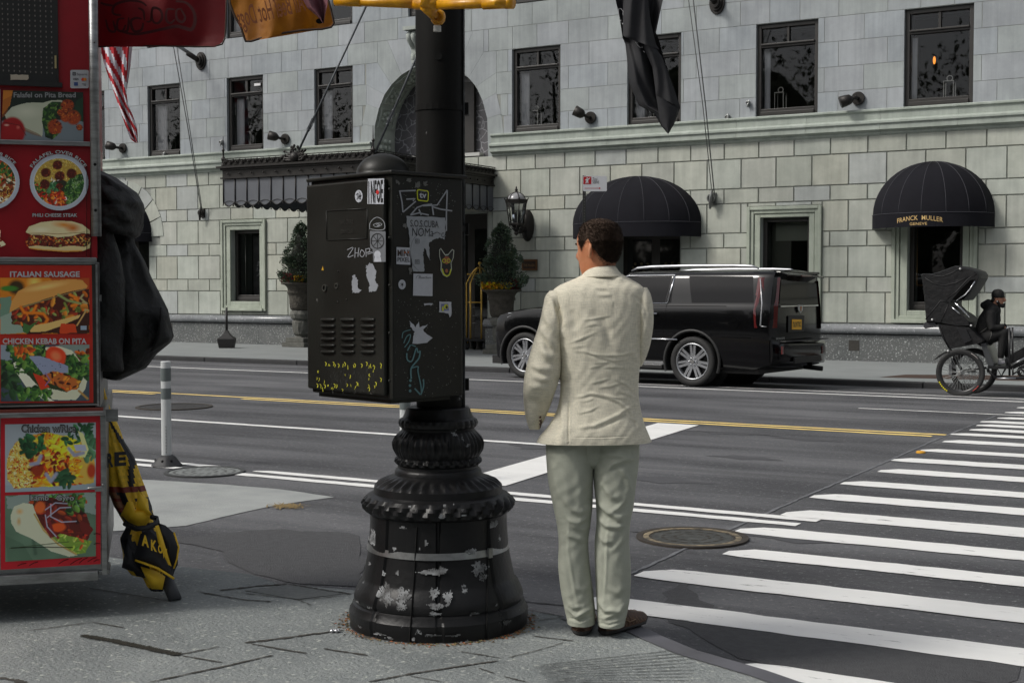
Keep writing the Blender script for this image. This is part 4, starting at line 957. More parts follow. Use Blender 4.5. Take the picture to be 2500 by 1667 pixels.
# dog sticker: black head with pricked ears, yellow glasses and collar
o=stick(side_z,nR,[(872,602),(888,625),(898,640),(915,638),(928,622),(940,608),(952,616),(948,660),(935,690),(938,730),(925,765),(908,776),(885,765),(870,735),(872,690),(862,650),(862,612)],col('sticker_cream','#b9bfb4'),'dog-shaped sticker with yellow glasses and chain')
mb=MB();poly_on(side_z,[(871,608),(886,632),(898,648),(914,646),(928,628),(940,614),(947,618),(943,660),(930,690),(932,726),(920,758),(907,768),(889,758),(876,732),(878,692),(866,650),(866,614)],.002,nR,mb);part(mb,'head',bk,o)
mb=MB();poly_on(side_z,[(885,665),(898,652),(916,654),(926,668),(920,690),(905,700),(888,690)],.0025,nR,mb);poly_on(side_z,circ(905,738,9,12,10),.0025,nR,mb);part(mb,'face',col('tan_ink','#9a5a3c'),o)
mb=MB();stroke(mb,side_z,circ(890,678,10,11,14)+[(900,678)],3.5,nR,.003);stroke(mb,side_z,circ(917,678,10,11,14)+[(927,678)],3.5,nR,.003);stroke(mb,side_z,[(878,725),(888,755),(905,768),(922,758),(930,728)],7,nR,.003);part(mb,'glasses',yl,o)
o=stick(side_z,nR,circ(640,820,22,29),wh,'small round white sticker with a bug drawing');mb=MB();poly_on(side_z,circ(640,820,5,8,10),.002,nR,mb)
for a in range(6):stroke(mb,side_z,[(640,820),(640+13*math.cos(a*1.05+.4),820+16*math.sin(a*1.05+.4))],1.8,nR,.002,False)
part(mb,'bug',bk,o)
o=stick(side_z,nR,[(708,754),(823,757),(822,889),(705,886)],wh,'square white sticker lettered ExecSum');words(o,side_z,nR,sU,'ExecSum',745,812,772,784,bk);mb=MB();stroke(mb,side_z,[(722,785),(730,768),(748,768),(738,782)],2,nR,.002);part(mb,'mark',bk,o)
stick(side_z,nR,ragged([(772,930),(822,934),(820,942),(774,944)],3,8,3),wh,'thin white paper scrap',name='torn_sticker')
o=stick(side_z,nR,ragged([(863,921),(935,924),(936,1000),(925,1018),(918,992),(862,985)],1.5,9,4),wh,'white sticker with yellow and purple portrait');stick(side_z,nR,[(872,935),(915,935),(920,975),(874,978)],col('mauve_ink','#6f74a0'),lift=.002,name='print',par=o);mb=MB();poly_on(side_z,circ(902,952,13,15),.0025,nR,mb);poly_on(side_z,[(876,960),(884,945),(890,975),(878,978)],.0025,nR,mb);part(mb,'yellow_print',yl,o);mb=MB();poly_on(side_z,circ(905,955,7,9),.003,nR,mb);part(mb,'dark_print',bk,o)
stick(side_z,nR,ragged([(685,1035),(722,1075),(738,1040),(745,1075),(795,1060),(765,1085),(775,1108),(822,1140),(790,1165),(700,1175),(705,1130),(715,1100),(690,1070)],3,3,3),wh,'crumpled white torn sticker',name='torn_sticker')
mb=MB()
for p,w in(([(650,1170),(668,1130),(690,1120),(680,1160),(655,1195)],6),([(668,1230),(672,1270),(700,1275),(725,1200),(735,1225),(748,1215)],8),([(748,1215),(740,1260),(700,1310),(692,1340),(695,1382)],9),([(700,1318),(735,1310),(735,1340),(752,1420),(755,1460)],7),([(715,1440),(750,1478)],9),([(752,1478),(768,1430),(768,1385)],8),([(640,1140),(648,1105),(690,1090)],5),([(695,1180),(722,1190)],6),([(672,1215),(690,1180)],7)):stroke(mb,side_z,p,w,nR)
for x,y in((690,1393),(687,1423),(688,1455)):poly_on(side_z,circ(x,y,8,9,12),.0012,nR,mb)
part(mb,'turquoise_graffiti',tq,cab)
mb=MB();r=random.Random(31)
for i in range(240):
    x=r.uniform(600,970);y=r.choice([r.uniform(185,400),r.uniform(900,1100),r.uniform(1180,1490)]);s=r.uniform(1,3.2);mb.add([side_z(x+dx,y+dy)+nR*.0008 for dx,dy in ragged([(-s,-s),(s,-s*.6),(s*.8,s),(-s*.7,s)],s*.4,i,1)],[(0,1,2,3)])
for x,y,w_,h_ in((680,195,26,22),(615,210,20,20),(735,225,34,30),(780,215,20,26),(690,740,16,40),(658,470,20,22)):mb.add([side_z(a,b)+nR*.0009 for a,b in ragged([(x-w_/2,y-h_/2),(x+w_/2,y-h_/2),(x+w_/2,y+h_/2),(x-w_/2,y+h_/2)],6,int(x),4)],[tuple(range(16))])
part(mb,'chip_pattern',col('chip_grey','#6b6b68',.9),cab)
# == yellow signal bracket
m_yw=mat('yellow_enamel',(.72,.34,.005),.35,var=(18,.16,10),col2=(.42,.17,.004),bump=(50,.5,.003))
BD=5.42;zS=lambda y,d=BD:1.6+(699-y)/FOC*d
bp_=lambda x,y,d=BD:CGp((x-1250)/FOC*d,d,zS(y,d))
brk=thing('signal_bracket',bp_(1045,20),'yellow metal pipe bracket for traffic signals clamped in front of the pole','signal bracket')
mb=MB();mb.tube([bp_(824,10,5.60),bp_(1022,17,5.45)],[.0180,.0195],20);mb.tube([bp_(824,10,5.60),bp_(885,12,5.55)],.0205,20);mb.build('left_pipe',m_yw,brk)
mb=MB();mb.tube([bp_(1062,19,5.42),bp_(1240,15,5.30)],.0195,20);mb.tube([bp_(1180,17,5.34),bp_(1250,14,5.30)],.0225,20);mb.tube([bp_(1236,14.5,5.31),bp_(1252,14,5.295)],.0245,20);mb.build('right_pipe',m_yw,brk)
mb=MB();mb.tube([bp_(1015,17,5.455),bp_(1070,19,5.415)],.0235,20);mb.tube([bp_(1040,24),bp_(1048,-25)],.022,16);mb.tube([bp_(1040,22),bp_(1062,45,5.50),bp_(1071,50,5.60)],[.023,.021,.02],18)
mb.lathe([(.0001,-.032),(.018,-.030),(.028,-.018),(.031,0),(.028,.016),(.018,.026),(.0001,.03)],bp_(1071,48,5.52),24);mb.build('tee_fitting',m_yw,brk)
mb=MB();a=bp_(1071,50,5.50);mb.disc(a-f0*.01,rt,u0,.018,.024,-f0*.012,20);mb.build('collar',m_yw,brk)
mb=MB();a=bp_(1069,76,5.50);mb.lathe([(.016,-.012),(.016,.008),(.013,.012)],a,16);mb.build('cable_gland',mat('white_plastic_cap',(.5,.5,.47),.5),brk)
mb=MB();mb.tube([bp_(1278,-4,5.28),bp_(1330,-4,5.25)],.012,12);mb.build('pipe_stub',m_yw,brk)
# == delineator posts
def bollard(x,y,lab,full=True,Y=None):
    b=G(x,y);o=thing('delineator_post',b,lab,'road post','flexible white posts along the lane edge')
    r0=.044
    mb=MB();mb.smooth=True;mb.lathe([(.0001,0),(.135,0),(.135,.012),(.118,.028),(.085,.075),(.055,.10),(.0001,.10)],b,28,lambda r,z,a:r+(.008*(math.sin(6*a)>.6)if r>.08 else 0));p=mb.build('base',mat('black_rubber',(.03,.03,.032),.6,bump=(30,.2)),o);shade(p,40)
    mb=MB()
    for a in(3.7,4.4,5.1,5.9):d=np.array([math.cos(a),math.sin(a),0]);mb.sphere(b+d*.095+u0*.052,.014,8,6)
    mb.build('bolt_hole',_M['black_gap'],p)
    mb=MB();mb.lathe([(r0,.09),(r0,.93),(r0*.9,.935),(.0001,.935)],b,24);p=mb.build('tube',mat('white_plastic',(.58,.60,.60),.45,var=(3,.2),col2=(.50,.52,.52)),o);shade(p,40)
    mb=MB();mb.lathe([(r0+.0015,.76),(r0+.0015,.875)],b,24);p=mb.build('upper_grey_band',mat('grey_reflective',(.13,.15,.15),.4),o,label='upper dark grey reflective band');shade(p,40)
    mb=MB();mb.lathe([(r0+.0015,.60),(r0+.0015,.695)],b,24);p=mb.build('lower_grey_band',_M['grey_reflective'],o,label='lower dark grey reflective band');shade(p,40)
    mb=MB();d=-f0;
    for k in range(9):mb.obox(b-f0*r0*1.01+rt*.008+u0*(.13+k*.028),rt,f0,u0,.003,.002,.018)
    mb.build('small_print',bk,o);return o
bollard(383,1070,'white flexible road post with grey bands beside the food cart')
b2=G(931,1108);bollard(931,1108,'white flexible road post mostly hidden behind the lamp post base')
# == manholes and road plates
def manhole(x,y,R_,lab,m1,m2,rim=.03,z=0.):
    c=G(x,y,z);c[2]=z;o=thing('manhole_cover',c,lab,'manhole cover','round covers in the street')
    mb=MB();mb.disc(c,(1,0,0),(0,1,0),R_-rim,R_,(0,0,.014),64);mb.build('rim',m1,o)
    mb=MB();mb.disc(c,(1,0,0),(0,1,0),0,R_-rim,(0,0,.008),64);
    p=mb.build('cover',m2,o)
    mb=MB()
    for k,rr_ in enumerate((.28,.5,.72)):
        for q in range(10+k*6):
            a0=2*pi*q/(10+k*6);a1=a0+.62*2*pi/(10+k*6);seg=np.linspace(a0,a1,5)
            A=[(c[0]+rr_*R_*math.cos(a),c[1]+rr_*R_*math.sin(a),c[2]+.0095)for a in seg];B=[(c[0]+(rr_*R_+.02)*math.cos(a),c[1]+(rr_*R_+.02)*math.sin(a),c[2]+.0095)for a in seg]
            mb.add(A+B,[(i,i+1,6+i,5+i)for i in range(4)])
    mb.build('raised_pattern',m1,p,fix=False)
    return o
m_mh=mat('rusty_iron',(.055,.045,.035),.7,var=(9,.2,8),col2=(.025,.02,.016),bump=(40,.5,.004));m_mhc=mat('worn_cover_iron',(.075,.078,.072),.6,var=(12,.15,10),col2=(.03,.03,.026),bump=(50,.6,.005))
o=manhole(1590,1236,.355,'large round iron manhole cover beside the trousers of the standing man',m_mh,m_mhc,.04)
mb=MB();c=G(1590,1236);mb.disc(c+np.array([0,0,.0085]),(1,0,0),(0,1,0),.275,.312,(0,0,.004),64);mb.build('sandy_ring',mat('sandy_dirt',(.30,.24,.15),.95,var=(16,.15,8),col2=(.06,.055,.045)),o)
manhole(470,1085,.34,'round cover ringed by a dark rim where the double white line breaks',mat('dark_rim_iron',(.05,.052,.052),.55),mat('concrete_filled_cover',(.22,.235,.23),.85,var=(10,.2,8),col2=(.15,.16,.155)),.035)
manhole(400,935,.5,'dark round manhole cover out in the middle lane near the yellow lines',m_mh,mat('dark_cover_iron',(.035,.034,.034),.6,var=(12,.2,8),col2=(.018,.018,.018)),.05)
mb=MB();c=G(2115,1040);mb.lathe([(.045,0),(.045,.012),(.035,.02),(.0001,.022)],c,16);mb.build('road_stud',mat('amber_plastic',(.7,.35,.03),.4),label='small round amber road marker on the asphalt by the crosswalk',cat='road stud')
mb=MB();mb.smooth=False;r=random.Random(8)
for i in range(120):
    c=G(660+r.gauss(0,16),1164+r.gauss(0,2.5));a=r.uniform(0,pi);s=r.uniform(.01,.05);d=np.array([math.cos(a),math.sin(a),0]);n_=np.array([-d[1],d[0],0])*.004
    mb.quad(c-d*s+n_+u0*.008,c+d*s+n_+u0*.012,c+d*s-n_+u0*.012,c-d*s-n_+u0*.008)
mb.build('straw',mat('dry_straw',(.24,.17,.07),.9),kind='stuff',label='scattered dry straw on the pale concrete patch',fix=False)
# utility lid in the pavement
mb=MB();P=[G(*zz(x,y),.15)for x,y in((1560,240),(1840,205),(2190,262),(1900,296))];mb.prism([np.array([p[0],p[1],.1505])for p in P],(0,0,.003));mb.build('utility_lid',mat('concrete_lid',(.19,.20,.195),.85,var=(30,.2,6),col2=(.13,.14,.135)),label='rectangular concrete utility lid let into the paving left of the lamp post',cat='utility cover')
far_units(True)
# == taxi stand sign
Ys=20.95;sp=PY(1341,843,Ys)
tb=np.array([sp[0],sp[1],.15]);sg=thing('taxi_stand_sign',tb,'white taxi stand sign with red symbol on a black perforated post by the far kerb','street sign')
P1=lambda x,y:PP(x,y,tb,f0)
a=P1(1339,404);mb=MB();mb.obox((tb[0]+a[0])/2*np.array([0,0,0])+np.array([tb[0],tb[1],(a[2]+.15)/2]),rt,f0,u0,.055,.055,a[2]-.15);mb.build('post',mat('black_post_paint',(.02,.02,.019),.5),sg)
mb=MB()
for k in range(34):mb.disc(np.array([tb[0],tb[1],a[2]-.1-k*.05])-f0*.0285,rt,u0,0,.009,-f0*.001,8)
mb.build('post_holes',mat('hole_grey',(.12,.12,.11),.8),sg)
n_=-f0;P1=lambda x,y:PP(x,y,tb-f0*.035,f0);zq=lambda x,y:P1(*S2(1200+x/2.94,y/2.94))
def rr_poly(x0,y0,x1,y1,q):
    o_=[]
    for cx,cy,s in((x0+q,y0+q,pi),(x1-q,y0+q,1.5*pi),(x1-q,y1-q,0),(x0+q,y1-q,.5*pi)):
        for t in np.linspace(0,pi/2,5):o_.append((cx+q*math.cos(s+t),cy+q*math.sin(s+t)))
    return o_
mb=MB();mb.prism([zq(x,y)for x,y in rr_poly(656,1264,828,1374,9)],n_*.003);pl=mb.build('plate',mat('sign_white',(.62,.63,.65),.4),sg)
mb=MB();mb.add([zq(x,y)+n_*.005 for x,y in((659,1269),(716,1269),(716,1323),(659,1323))],[(0,1,2,3)]);sqr=part(mb,'red_symbol_field',mat('sign_red',(.45,.01,.015),.4),pl)
mb=MB();mb.add([zq(x,y)+n_*.007 for x,y in circ(686,1279,4.5,5,10)],[tuple(range(10))]);mb.add([zq(x,y)+n_*.007 for x,y in((678,1286),(692,1285),(706,1276),(707,1280),(694,1293),(694,1302),(695,1318),(689,1318),(687,1304),(680,1319),(673,1319),(679,1300),(679,1293),(673,1298),(671,1294))],[tuple(range(15))]);part(mb,'hailing_figure',_M['sign_white'],sqr)
mb=MB();put_text(mb,'Taxi',zq(742,1287)+n_*.005,rt,u0,np.linalg.norm(zq(725,0)-zq(759,0)),.06,.0);put_text(mb,'Stand',zq(747,1306)+n_*.005,rt,u0,np.linalg.norm(zq(723,0)-zq(770,0)),.062,.0);part(mb,'lettering',mat('sign_dark_text',(.06,.06,.07),.5),pl)
mb=MB();mb.add([zq(x,y)+n_*.005 for x,y in((667,1350.5),(772,1350.5),(772,1345),(784,1352),(772,1359),(772,1354),(667,1354))],[tuple(range(7))]);part(mb,'arrow',_M['sign_red'],pl)
far_units(False)
far_units(True)
# == entrance canopy
YC=21.6;XL,XR=-19.45,-15.6
can=thing('entrance_canopy',((XL+XR)/2,(YC+YF)/2,3.3),'dark bronze hotel entrance canopy with lace cresting and grey glass scallops','canopy')
m_sg=mat('frosted_grey_glass',(.13,.14,.155),.4,var=(1.5,.2,4),col2=(.10,.105,.12))
m_sg.node_tree.nodes['Principled BSDF'].inputs['Transmission Weight'].default_value=0
Zc=dict(bt=4.10,bb=3.84,st=3.82,sb=3.27)
pth=[(XL,YF),(XL,YC),(XR,YC),(XR,YF)]
sides=[(np.array([XL,YC,0.]),np.array([XR,YC,0.]),np.array([0,-1,0.])),(np.array([XR,YC,0.]),np.array([XR,YF,0.]),np.array([1.,0,0])),(np.array([XL,YF,0.]),np.array([XL,YC,0.]),np.array([-1.,0,0]))]
mb=MB()
mb.box((XL+.05,YC+.05,3.86),(XR-.05,YF-.12,4.06));mb.build('roof',m_brz,can)
mb=MB();cr_=MB();sg_=MB();rb=MB();rv=MB()
for a,b,n_ in sides:
    L_=np.linalg.norm(b-a);d=(b-a)/L_;n_s=int(round(L_/.31));w=L_/n_s
    for z0,z1,o_ in((3.84,3.87,.05),(3.87,4.02,.015),(4.02,4.06,.05),(4.06,4.10,.11)):
        q0=a-d*(o_ if n_[1]else 0);q1=b+d*(o_ if n_[1]else 0)
        mb.obox((q0+q1)/2+n_*(o_/2-.02)+u0*(z0+z1)/2,d,n_,u0,np.linalg.norm(q1-q0),o_+.04,z1-z0)
    for i in range(n_s):
        x0=a+d*(i*w);seg=[x0+d*(w*t)+u0*(3.36-.085*math.sin(pi*t))for t in np.linspace(0,1,9)]
        sg_.add([x0+u0*3.83]+seg+[x0+d*w+u0*3.83],[tuple(range(11))])
        rb.tube([x0+n_*.012+u0*3.84,x0+n_*.012+u0*3.30],.011,6);rb.sphere(x0+n_*.012+u0*3.30,.018,6,4)
        rb.tube([s+n_*.008 for s in seg],.009,5)
        rb.tube([x0+d*w*t+n_*.01+u0*(3.33+.05*abs(math.sin(pi*t)))for t in np.linspace(0,1,7)],.005,4)
        rv.sphere(x0+d*w/2+n_*.05+u0*3.94,.022,8,5)
        for s in(0,1):
            c=x0+d*(w*(.25+.5*s));sg=1 if s else-1
            P=[]
            for k in range(14):
                t=k/13*4.6;rr_=.066*(1-k/17);P.append(c+d*(sg*rr_*math.cos(t))+u0*(4.175+rr_*math.sin(t))+n_*.05)
            cr_.tube(P,.010,4)
            cr_.tube([c-d*.08+n_*.05+u0*4.11,c+n_*.05+u0*4.14,c+d*.08+n_*.05+u0*4.24],.008,4)
            cr_.sphere(c+u0*4.18+n_*.055,.022,5,4)
    cr_.obox((a+b)/2+n_*.05+u0*4.255,d,n_,u0,L_,.014,.02);cr_.obox((a+b)/2+n_*.03+u0*4.165,d,n_,u0,L_,.004,.14)
fas=mb.build('fascia',m_brz,can,fix=False);rv.build('rivets',m_brz,fas)
cr_.build('cresting',m_brz,can,fix=False);sg_.build('scalloped_glass',m_sg,can,fix=False);rb.build('glass_ribs',m_brz,can,fix=False)
mb=MB();c=PY(678,356,YC-.03);r=random.Random(3)
for k in range(15):
    a0=pi*(k+.5)/15;P=[c+np.array([math.cos(a0)*rr_+.05*math.sin(rr_*18+k),-.02,math.sin(a0)*rr_-.12+.0])for rr_ in np.linspace(.05,.30 if k%2 else.24,7)]
    mb.tube(P,[.030,.026,.02,.03,.022,.018,.026],6);mb.sphere(P[-1],.034,6,4)
mb.sphere(c+u0*-.05,.12,10,6);mb.build('crest',m_brz,can)
mb=MB()
for x,y in((XL,YC),(XL,YF-.2),(XR,YC),(-18.95,YF-.25)):
    mb.lathe([(.0001,4.1),(.05,4.12),(.03,4.2),(.05,4.26),(.015,4.32),(.02,4.42),(.035,4.44),(.012,4.48),(.006,4.72),(.0001,4.74)],(x,y,0),10)
mb.build('finial',m_brz,can)
for x in(-17.53,XR+.05):
    a=np.array([x,YC,4.2]);b=np.array([x,YF,4.2+1.42*(YF-YC)]);rod=MB();rod.tube([a,b],.022,8);o=rod.build('support_rod',mat('dark_steel_rod',(.05,.055,.06),.4,.5),can)
    t=MB();d=(b-a)/np.linalg.norm(b-a);
    for s in(-1,1):t.tube([a+d*.75+np.array([s*.04,0,0]),a+d*1.05+np.array([s*.04,0,0])],.012,6)
    t.sphere(a+d*.72,.035,8,6);t.sphere(a+d*1.08,.035,8,6);t.build('turnbuckle',mat('dark_steel_rod',(.05,.055,.06),.4,.5),o)
mb=MB()
for k in range(12):
    x=XL+.15+(XR-XL-.3)*k/11;mb.box((x-.03,YC+.1,3.78),(x+.03,YF-.1,3.86))
mb.build('roof_beam',m_brz,can)
# == awnings
m_awn=mat('navy_black_canvas',(.0105,.0105,.0145),.9,spec=.2,var=(2,.2,6),col2=(.007,.007,.010),bump=(250,.3,.003))
m_seam=mat('awning_seam',(.045,.045,.055),.8)
def awning(x0,x1,zb,zs,zt_,proj,lab,nrib=8):
    cx=(x0+x1)/2;R_=(x1-x0)/2;o=thing('dome_awning',(cx,YF-proj/2,zb),lab,'awning','dark dome awnings over the doors')
    def pt(a,b,k=1.):
        return np.array([cx-R_*math.cos(a)*math.cos(b)*k,YF-.03-proj*math.sin(a)*math.cos(b)*k,zs+(zt_-zs)*math.sin(b)*k])
    na,nb=nrib*4,14;mb=MB();mb.smooth=True
    def kk(a):return 1-.012*abs(math.sin(a*nrib))
    mb.rings([[pt(pi*i/na,pi/2*j/nb,kk(pi*i/na))for i in range(na+1)]for j in range(nb+1)],closed=False,cap=False)
    c=mb.build('canopy',m_awn,o,fix=False)
    mb=MB();mb.smooth=True;n=40;pts=[pt(pi*i/n,0)for i in range(n+1)]
    mb.rings([[p*np.array([1,1,0])+u0*zs for p in pts],[p*np.array([1,1,0])+u0*zb for p in pts]],closed=False,cap=False);v=mb.build('valance',m_awn,o,fix=False)
    mb=MB()
    for i in range(1,nrib):mb.tube([pt(pi*i/nrib,pi/2*j/12,1.001)for j in range(13)],.006,4)
    mb.tube([p+(p-np.array([cx,YF,p[2]]))*.003 for p in pts],.006,4);mb.build('seam',m_seam,o);return o,v,cx,R_
a3,v3,cx3,R3=awning(-7.04,-4.80,2.69,2.95,3.95,.95,'black dome awning with gold lettering above the shop door at right')
a2,v2,cx2,R2=awning(-13.50,-10.60,2.62,2.92,3.92,.95,'plain black dome awning above the doorway behind the standing man')
a1,v1,cx1,R1=awning(-28.27,-26.07,2.77,3.0,4.0,.6,'dark dome awning half hidden by the black coat at left')
# gold lettering wraps the valance
m_gold=mat('gold_lettering',(.62,.42,.17),.5)
v_,f_=None,None
mb=MB();pj=.95
def val_text(body,a_c,width,h,zc,arc):
    v,f=glyphs(body,.002,0,1.05);lo=v.min(0);hi=v.max(0);q=(v-lo)/(hi-lo);P=[]
    for x,z in q:
        s=(x-.5)*width;zz_=zc+(z-.5)*h-arc*(2*s/width)**2*.5;a=a_c+s/1.06
        P.append((cx3-(R3+.004)*math.cos(a),YF-.03-(pj+.004)*math.sin(a),zz_))
    mb.add(P,f)
pa=PY(2112,510,YF-.93);
A0=math.acos(max(-1,min(1,(cx3-pa[0])/R3)))
val_text('FRANCK  MULLER',A0,.80,.085,2.855,.10);val_text('GENEVE',A0-.01,.30,.05,2.745,0)
mb.build('lettering',m_gold,v3,fix=False)
# == wall fittings
def spot(px,py,lab,ang,lit=False,first=None):
    p=PY(px,py,YF);c=np.array([p[0],YF-.012,p[2]]);o=thing('wall_floodlight',c,lab,'floodlight','small floodlights on the stone wall')
    mb=MB();mb.disc(c,(1,0,0),(0,0,1),0,.13,(0,-.05,0),24);b=mb.build('wall_plate',m_brz,o,bevel=.01)
    d=np.array([math.cos(ang),-.45,math.sin(ang)]);d/=np.linalg.norm(d);a=c+np.array([0,-.05,0]);
    mb=MB();mb.tube([a,a+np.array([0,-.13,0]),a+np.array([0,-.15,0])+d*.1],.035,10);mb.build('arm',m_brz,o)
    s=a+np.array([0,-.15,0])+d*.06;mb=MB();mb.tube([s,s+d*.05,s+d*.10,s+d*.24],[.05,.095,.105,.115],16);mb.build('lamp_head',m_brz,o)
    if lit:
        mb=MB();U=np.cross(d,u0);U/=np.linalg.norm(U);V=np.cross(U,d);mb.disc(s+d*.242,U,V,0,.10,d*.004,18);mb.build('lens',mat('lamp_lens',(.45,.46,.38),.2),o)
spot(284,341,'small dark wall floodlight with pale lens just below the hanging striped flag',2.9,True)
spot(657,320,'dark wall floodlight pointing left between the two windows above the entrance canopy',2.85)
spot(1358,271,'round dark wall floodlight with a pale lens, left of the hanging black flag',2.6,True)
spot(1972,227,'dark wall floodlight between the two rightmost upper windows',3.5)
def pole_mount(px,py,lab,d,lab2=None,ln=2.6):
    p=PY(px,py,YF);c=np.array([p[0],YF,p[2]]);o=thing('flagpole',c,lab,'flagpole','flagpoles on the hotel front')
    mb=MB();mb.lathe([(.0001,0)],(0,0,0),4)if False else None
    for r0,y0,y1 in((.23,0,.05),(.17,.05,.09),(.12,.09,.15)):mb.disc(c-np.array([0,y0,0]),(.72,0,0),(0,0,1),0,r0,(0,-(y1-y0),0),28)
    mb.build('bracket',m_brz,o,bevel=.012);d=np.array(d,float);d/=np.linalg.norm(d)
    mb=MB();mb.tube([c-np.array([0,.1,0]),c-np.array([0,.1,0])+d*.35],.065,14);mb.build('socket',m_brz,o)
    mb=MB();mb.tube([c+d*.2,c+d*(ln+.2)],.045,14);mb.build('pole',mat('grey_pole',(.30,.30,.32),.5),o);return c,d
c1,d1=pole_mount(463,141,'grey flagpole in a round dark bracket above the left upper windows',(-.35,-.8,.45),ln=4.2)
c2,d2=pole_mount(1648,8,'flagpole socket on a round dark mount at the top edge of the photo',(-.30,-.8,.5),ln=4.2)
m_rope=mat('grey_rope',(.13,.135,.135),.8)
def cable(pts,lab,rad=.012):
    mb=MB();mb.tube(pts,rad,6);o=mb.build('flag_halyard',m_rope,label=lab,cat='rope');o['group']='flag ropes down the hotel front';return o
e1=PY(463,488,YF-.12);t1=PY(390,60,YF-2.2)
cable([t1,PY(430,285,YF-.9),e1],'grey rope from the left flagpole down to the bronze cleat left of the canopy')
mb=MB();mb.tube([t1+np.array([.12,0,0]),PY(434,285,YF-.9),e1+np.array([.03,0,.02])],.010,6);o=mb.build('second_strand',m_rope,None);o.name='flag_halyard';tag(o,'right-hand strand of the double rope left of the canopy, under the left flagpole','rope','flag ropes down the hotel front')
e2=PY(1637,460,YF-.12);t2=PY(1576,-40,YF-2.2)
cable([t2,PY(1614,240,YF-.9),e2],'left strand of the double rope right of the black flag',.009)
cable([t2+np.array([.10,0,0]),PY(1620,238,YF-.9),e2+np.array([.05,0,.0])],'right strand of the double rope right of the black flag')
def cleat(px,py,lab,s=1.,m=None):
    p=PY(px,py,YF-.06);mb=MB();c=np.array([p[0],YF,p[2]]);mb.box((c[0]-.05*s,YF-.06,c[2]-.10*s),(c[0]+.05*s,YF+.01,c[2]+.10*s));mb.tube([c+np.array([0,-.05,0]),c+np.array([0,-.13*s,0])],.03*s,8)
    mb.tube([c+np.array([-.02,-.12*s,-.16*s]),c+np.array([0.01,-.15*s,0]),c+np.array([.02,-.12*s,.14*s])],[.018*s,.035*s,.018*s],8)
    for k in range(4):mb.disc(c+np.array([0,-.09*s-.015*k,.01]),(1,0,0),(0,0,1),.05*s,.07*s,(0,-.012,0),12)
    o=mb.build('rope_cleat',m or m_brz,bevel=.004,label=lab,cat='cleat',fix=False);o['group']='rope cleats on the wall'
m_sil=mat('shiny_cleat',(.32,.33,.32),.35,.8)
cleat(465,490,'dark rope cleat where the left flag rope ends',1.15);cleat(1637,457,'silvery rope cleat between the two right awnings',1.3,mat('worn_cleat',(.15,.155,.15),.4,.6))
cleat(377,356,'small silvery hook beside the second upper window from the left',.55,m_sil);cleat(508,328,'small silvery hook left of the window above the left end of the canopy',.55,m_sil)
cleat(1671,271,'small silvery hook between the black flag and the ropes',.6,m_sil);cleat(1718,238,'small silvery hook just left of the large window with tree reflections',.5,m_sil)
# brass plaque
a=PY(1199,596,YF-.06);b=PY(1234,621,YF-.06);pq=thing('brass_plaque',((a[0]+b[0])/2,YF-.06,b[2]),'small brown brass plaque on the wall right of the topiary','plaque')
mb=MB();mb.box((a[0],YF-.075,b[2]),(b[0],YF-.04,a[2]));pqf=mb.build('frame',mat('brass_brown',(.15,.075,.035),.45,.6),pq,bevel=.006)
mb=MB();mb.box((a[0]+.04,YF-.080,b[2]+.04),(b[0]-.04,YF-.074,a[2]-.04));pn=mb.build('panel',mat('dark_brown_enamel',(.03,.014,.008),.35),pq)
mb=MB();put_text(mb,'THE PLAZA',np.array([(a[0]+b[0])/2,YF-.083,a[2]-.13]),(1,0,0),u0,.28,.05,.01);mb.build('lettering',mat('tarnished_gold',(.28,.17,.08),.5,.5),pn,fix=False)
# == wall lantern
lc=PY(1186,483,YF-.62);lx,ly,lz=lc;lo_=thing('wall_lantern',(lx,ly,lz-.5),'large black wrought-iron wall lantern with glass panes and domed top','lantern')
PS=FOC*SD**0/1;DEP=float(lc@f0);k_=DEP/FOC/3.408
zl=lambda y:1.6+(699-(440+y/3.408))/FOC*DEP
mb=MB();hexa=lambda rr,z,ph=.26:[(lx+rr*math.cos(ph+pi/3*i),ly+rr*math.sin(ph+pi/3*i),z)for i in range(6)]
for(y0,r0,y1,r1)in((195,92,178,96),(178,96,165,98),(380,64,366,66),(366,66,358,64)):mb.rings([hexa(r0*k_,zl(y0)),hexa(r1*k_,zl(y1))])
for i in range(6):mb.tube([hexa(60*k_,zl(370))[i],hexa(86*k_,zl(190))[i]],.012,6);mb.tube([hexa(96*k_,zl(168))[i],hexa(104*k_,zl(152))[i]],.012,6)
fr_=mb.build('frame',m_brz,lo_)
mb=MB();mb.rings([hexa(58*k_,zl(362)),hexa(82*k_,zl(196))],cap=False);mb.build('pane',m_clear,lo_)
mb=MB();mb.smooth=True;mb.lathe([(76*k_*math.cos(a),zl(172)+66*k_*math.sin(a))for a in np.linspace(0,1.45,9)],(lx,ly,0),24,cap=False);mb.build('dome',mat('grey_lantern_glass',(.30,.30,.31),.2),lo_,fix=False)
mb=MB()
for i in range(6):
    a=pi/3*i+.26;mb.tube([(lx+78*k_*math.cos(t)*math.cos(a),ly+78*k_*math.cos(t)*math.sin(a),zl(172)+68*k_*math.sin(t))for t in np.linspace(0,1.5,8)],.009,5)
mb.lathe([(.0001,zl(110)),(20*k_,zl(106)),(10*k_,zl(95)),(14*k_,zl(82)),(5*k_,zl(72)),(8*k_,zl(66)),(3*k_,zl(58)),(.0001,zl(52))],(lx,ly,0),12);mb.build('finial',m_brz,lo_)
mb=MB()
for q in((0,0),(.07,.03),(-.06,.05)):mb.tube([(lx+q[0],ly+q[1],zl(360)),(lx+q[0],ly+q[1],zl(290))],.018,8);mb.tube([(lx+q[0],ly+q[1],zl(290)),(lx+q[0],ly+q[1],zl(262))],[.02,.008],8)
mb.build('candle_bulb',mat('dark_candle',(.10,.10,.10),.5),lo_)
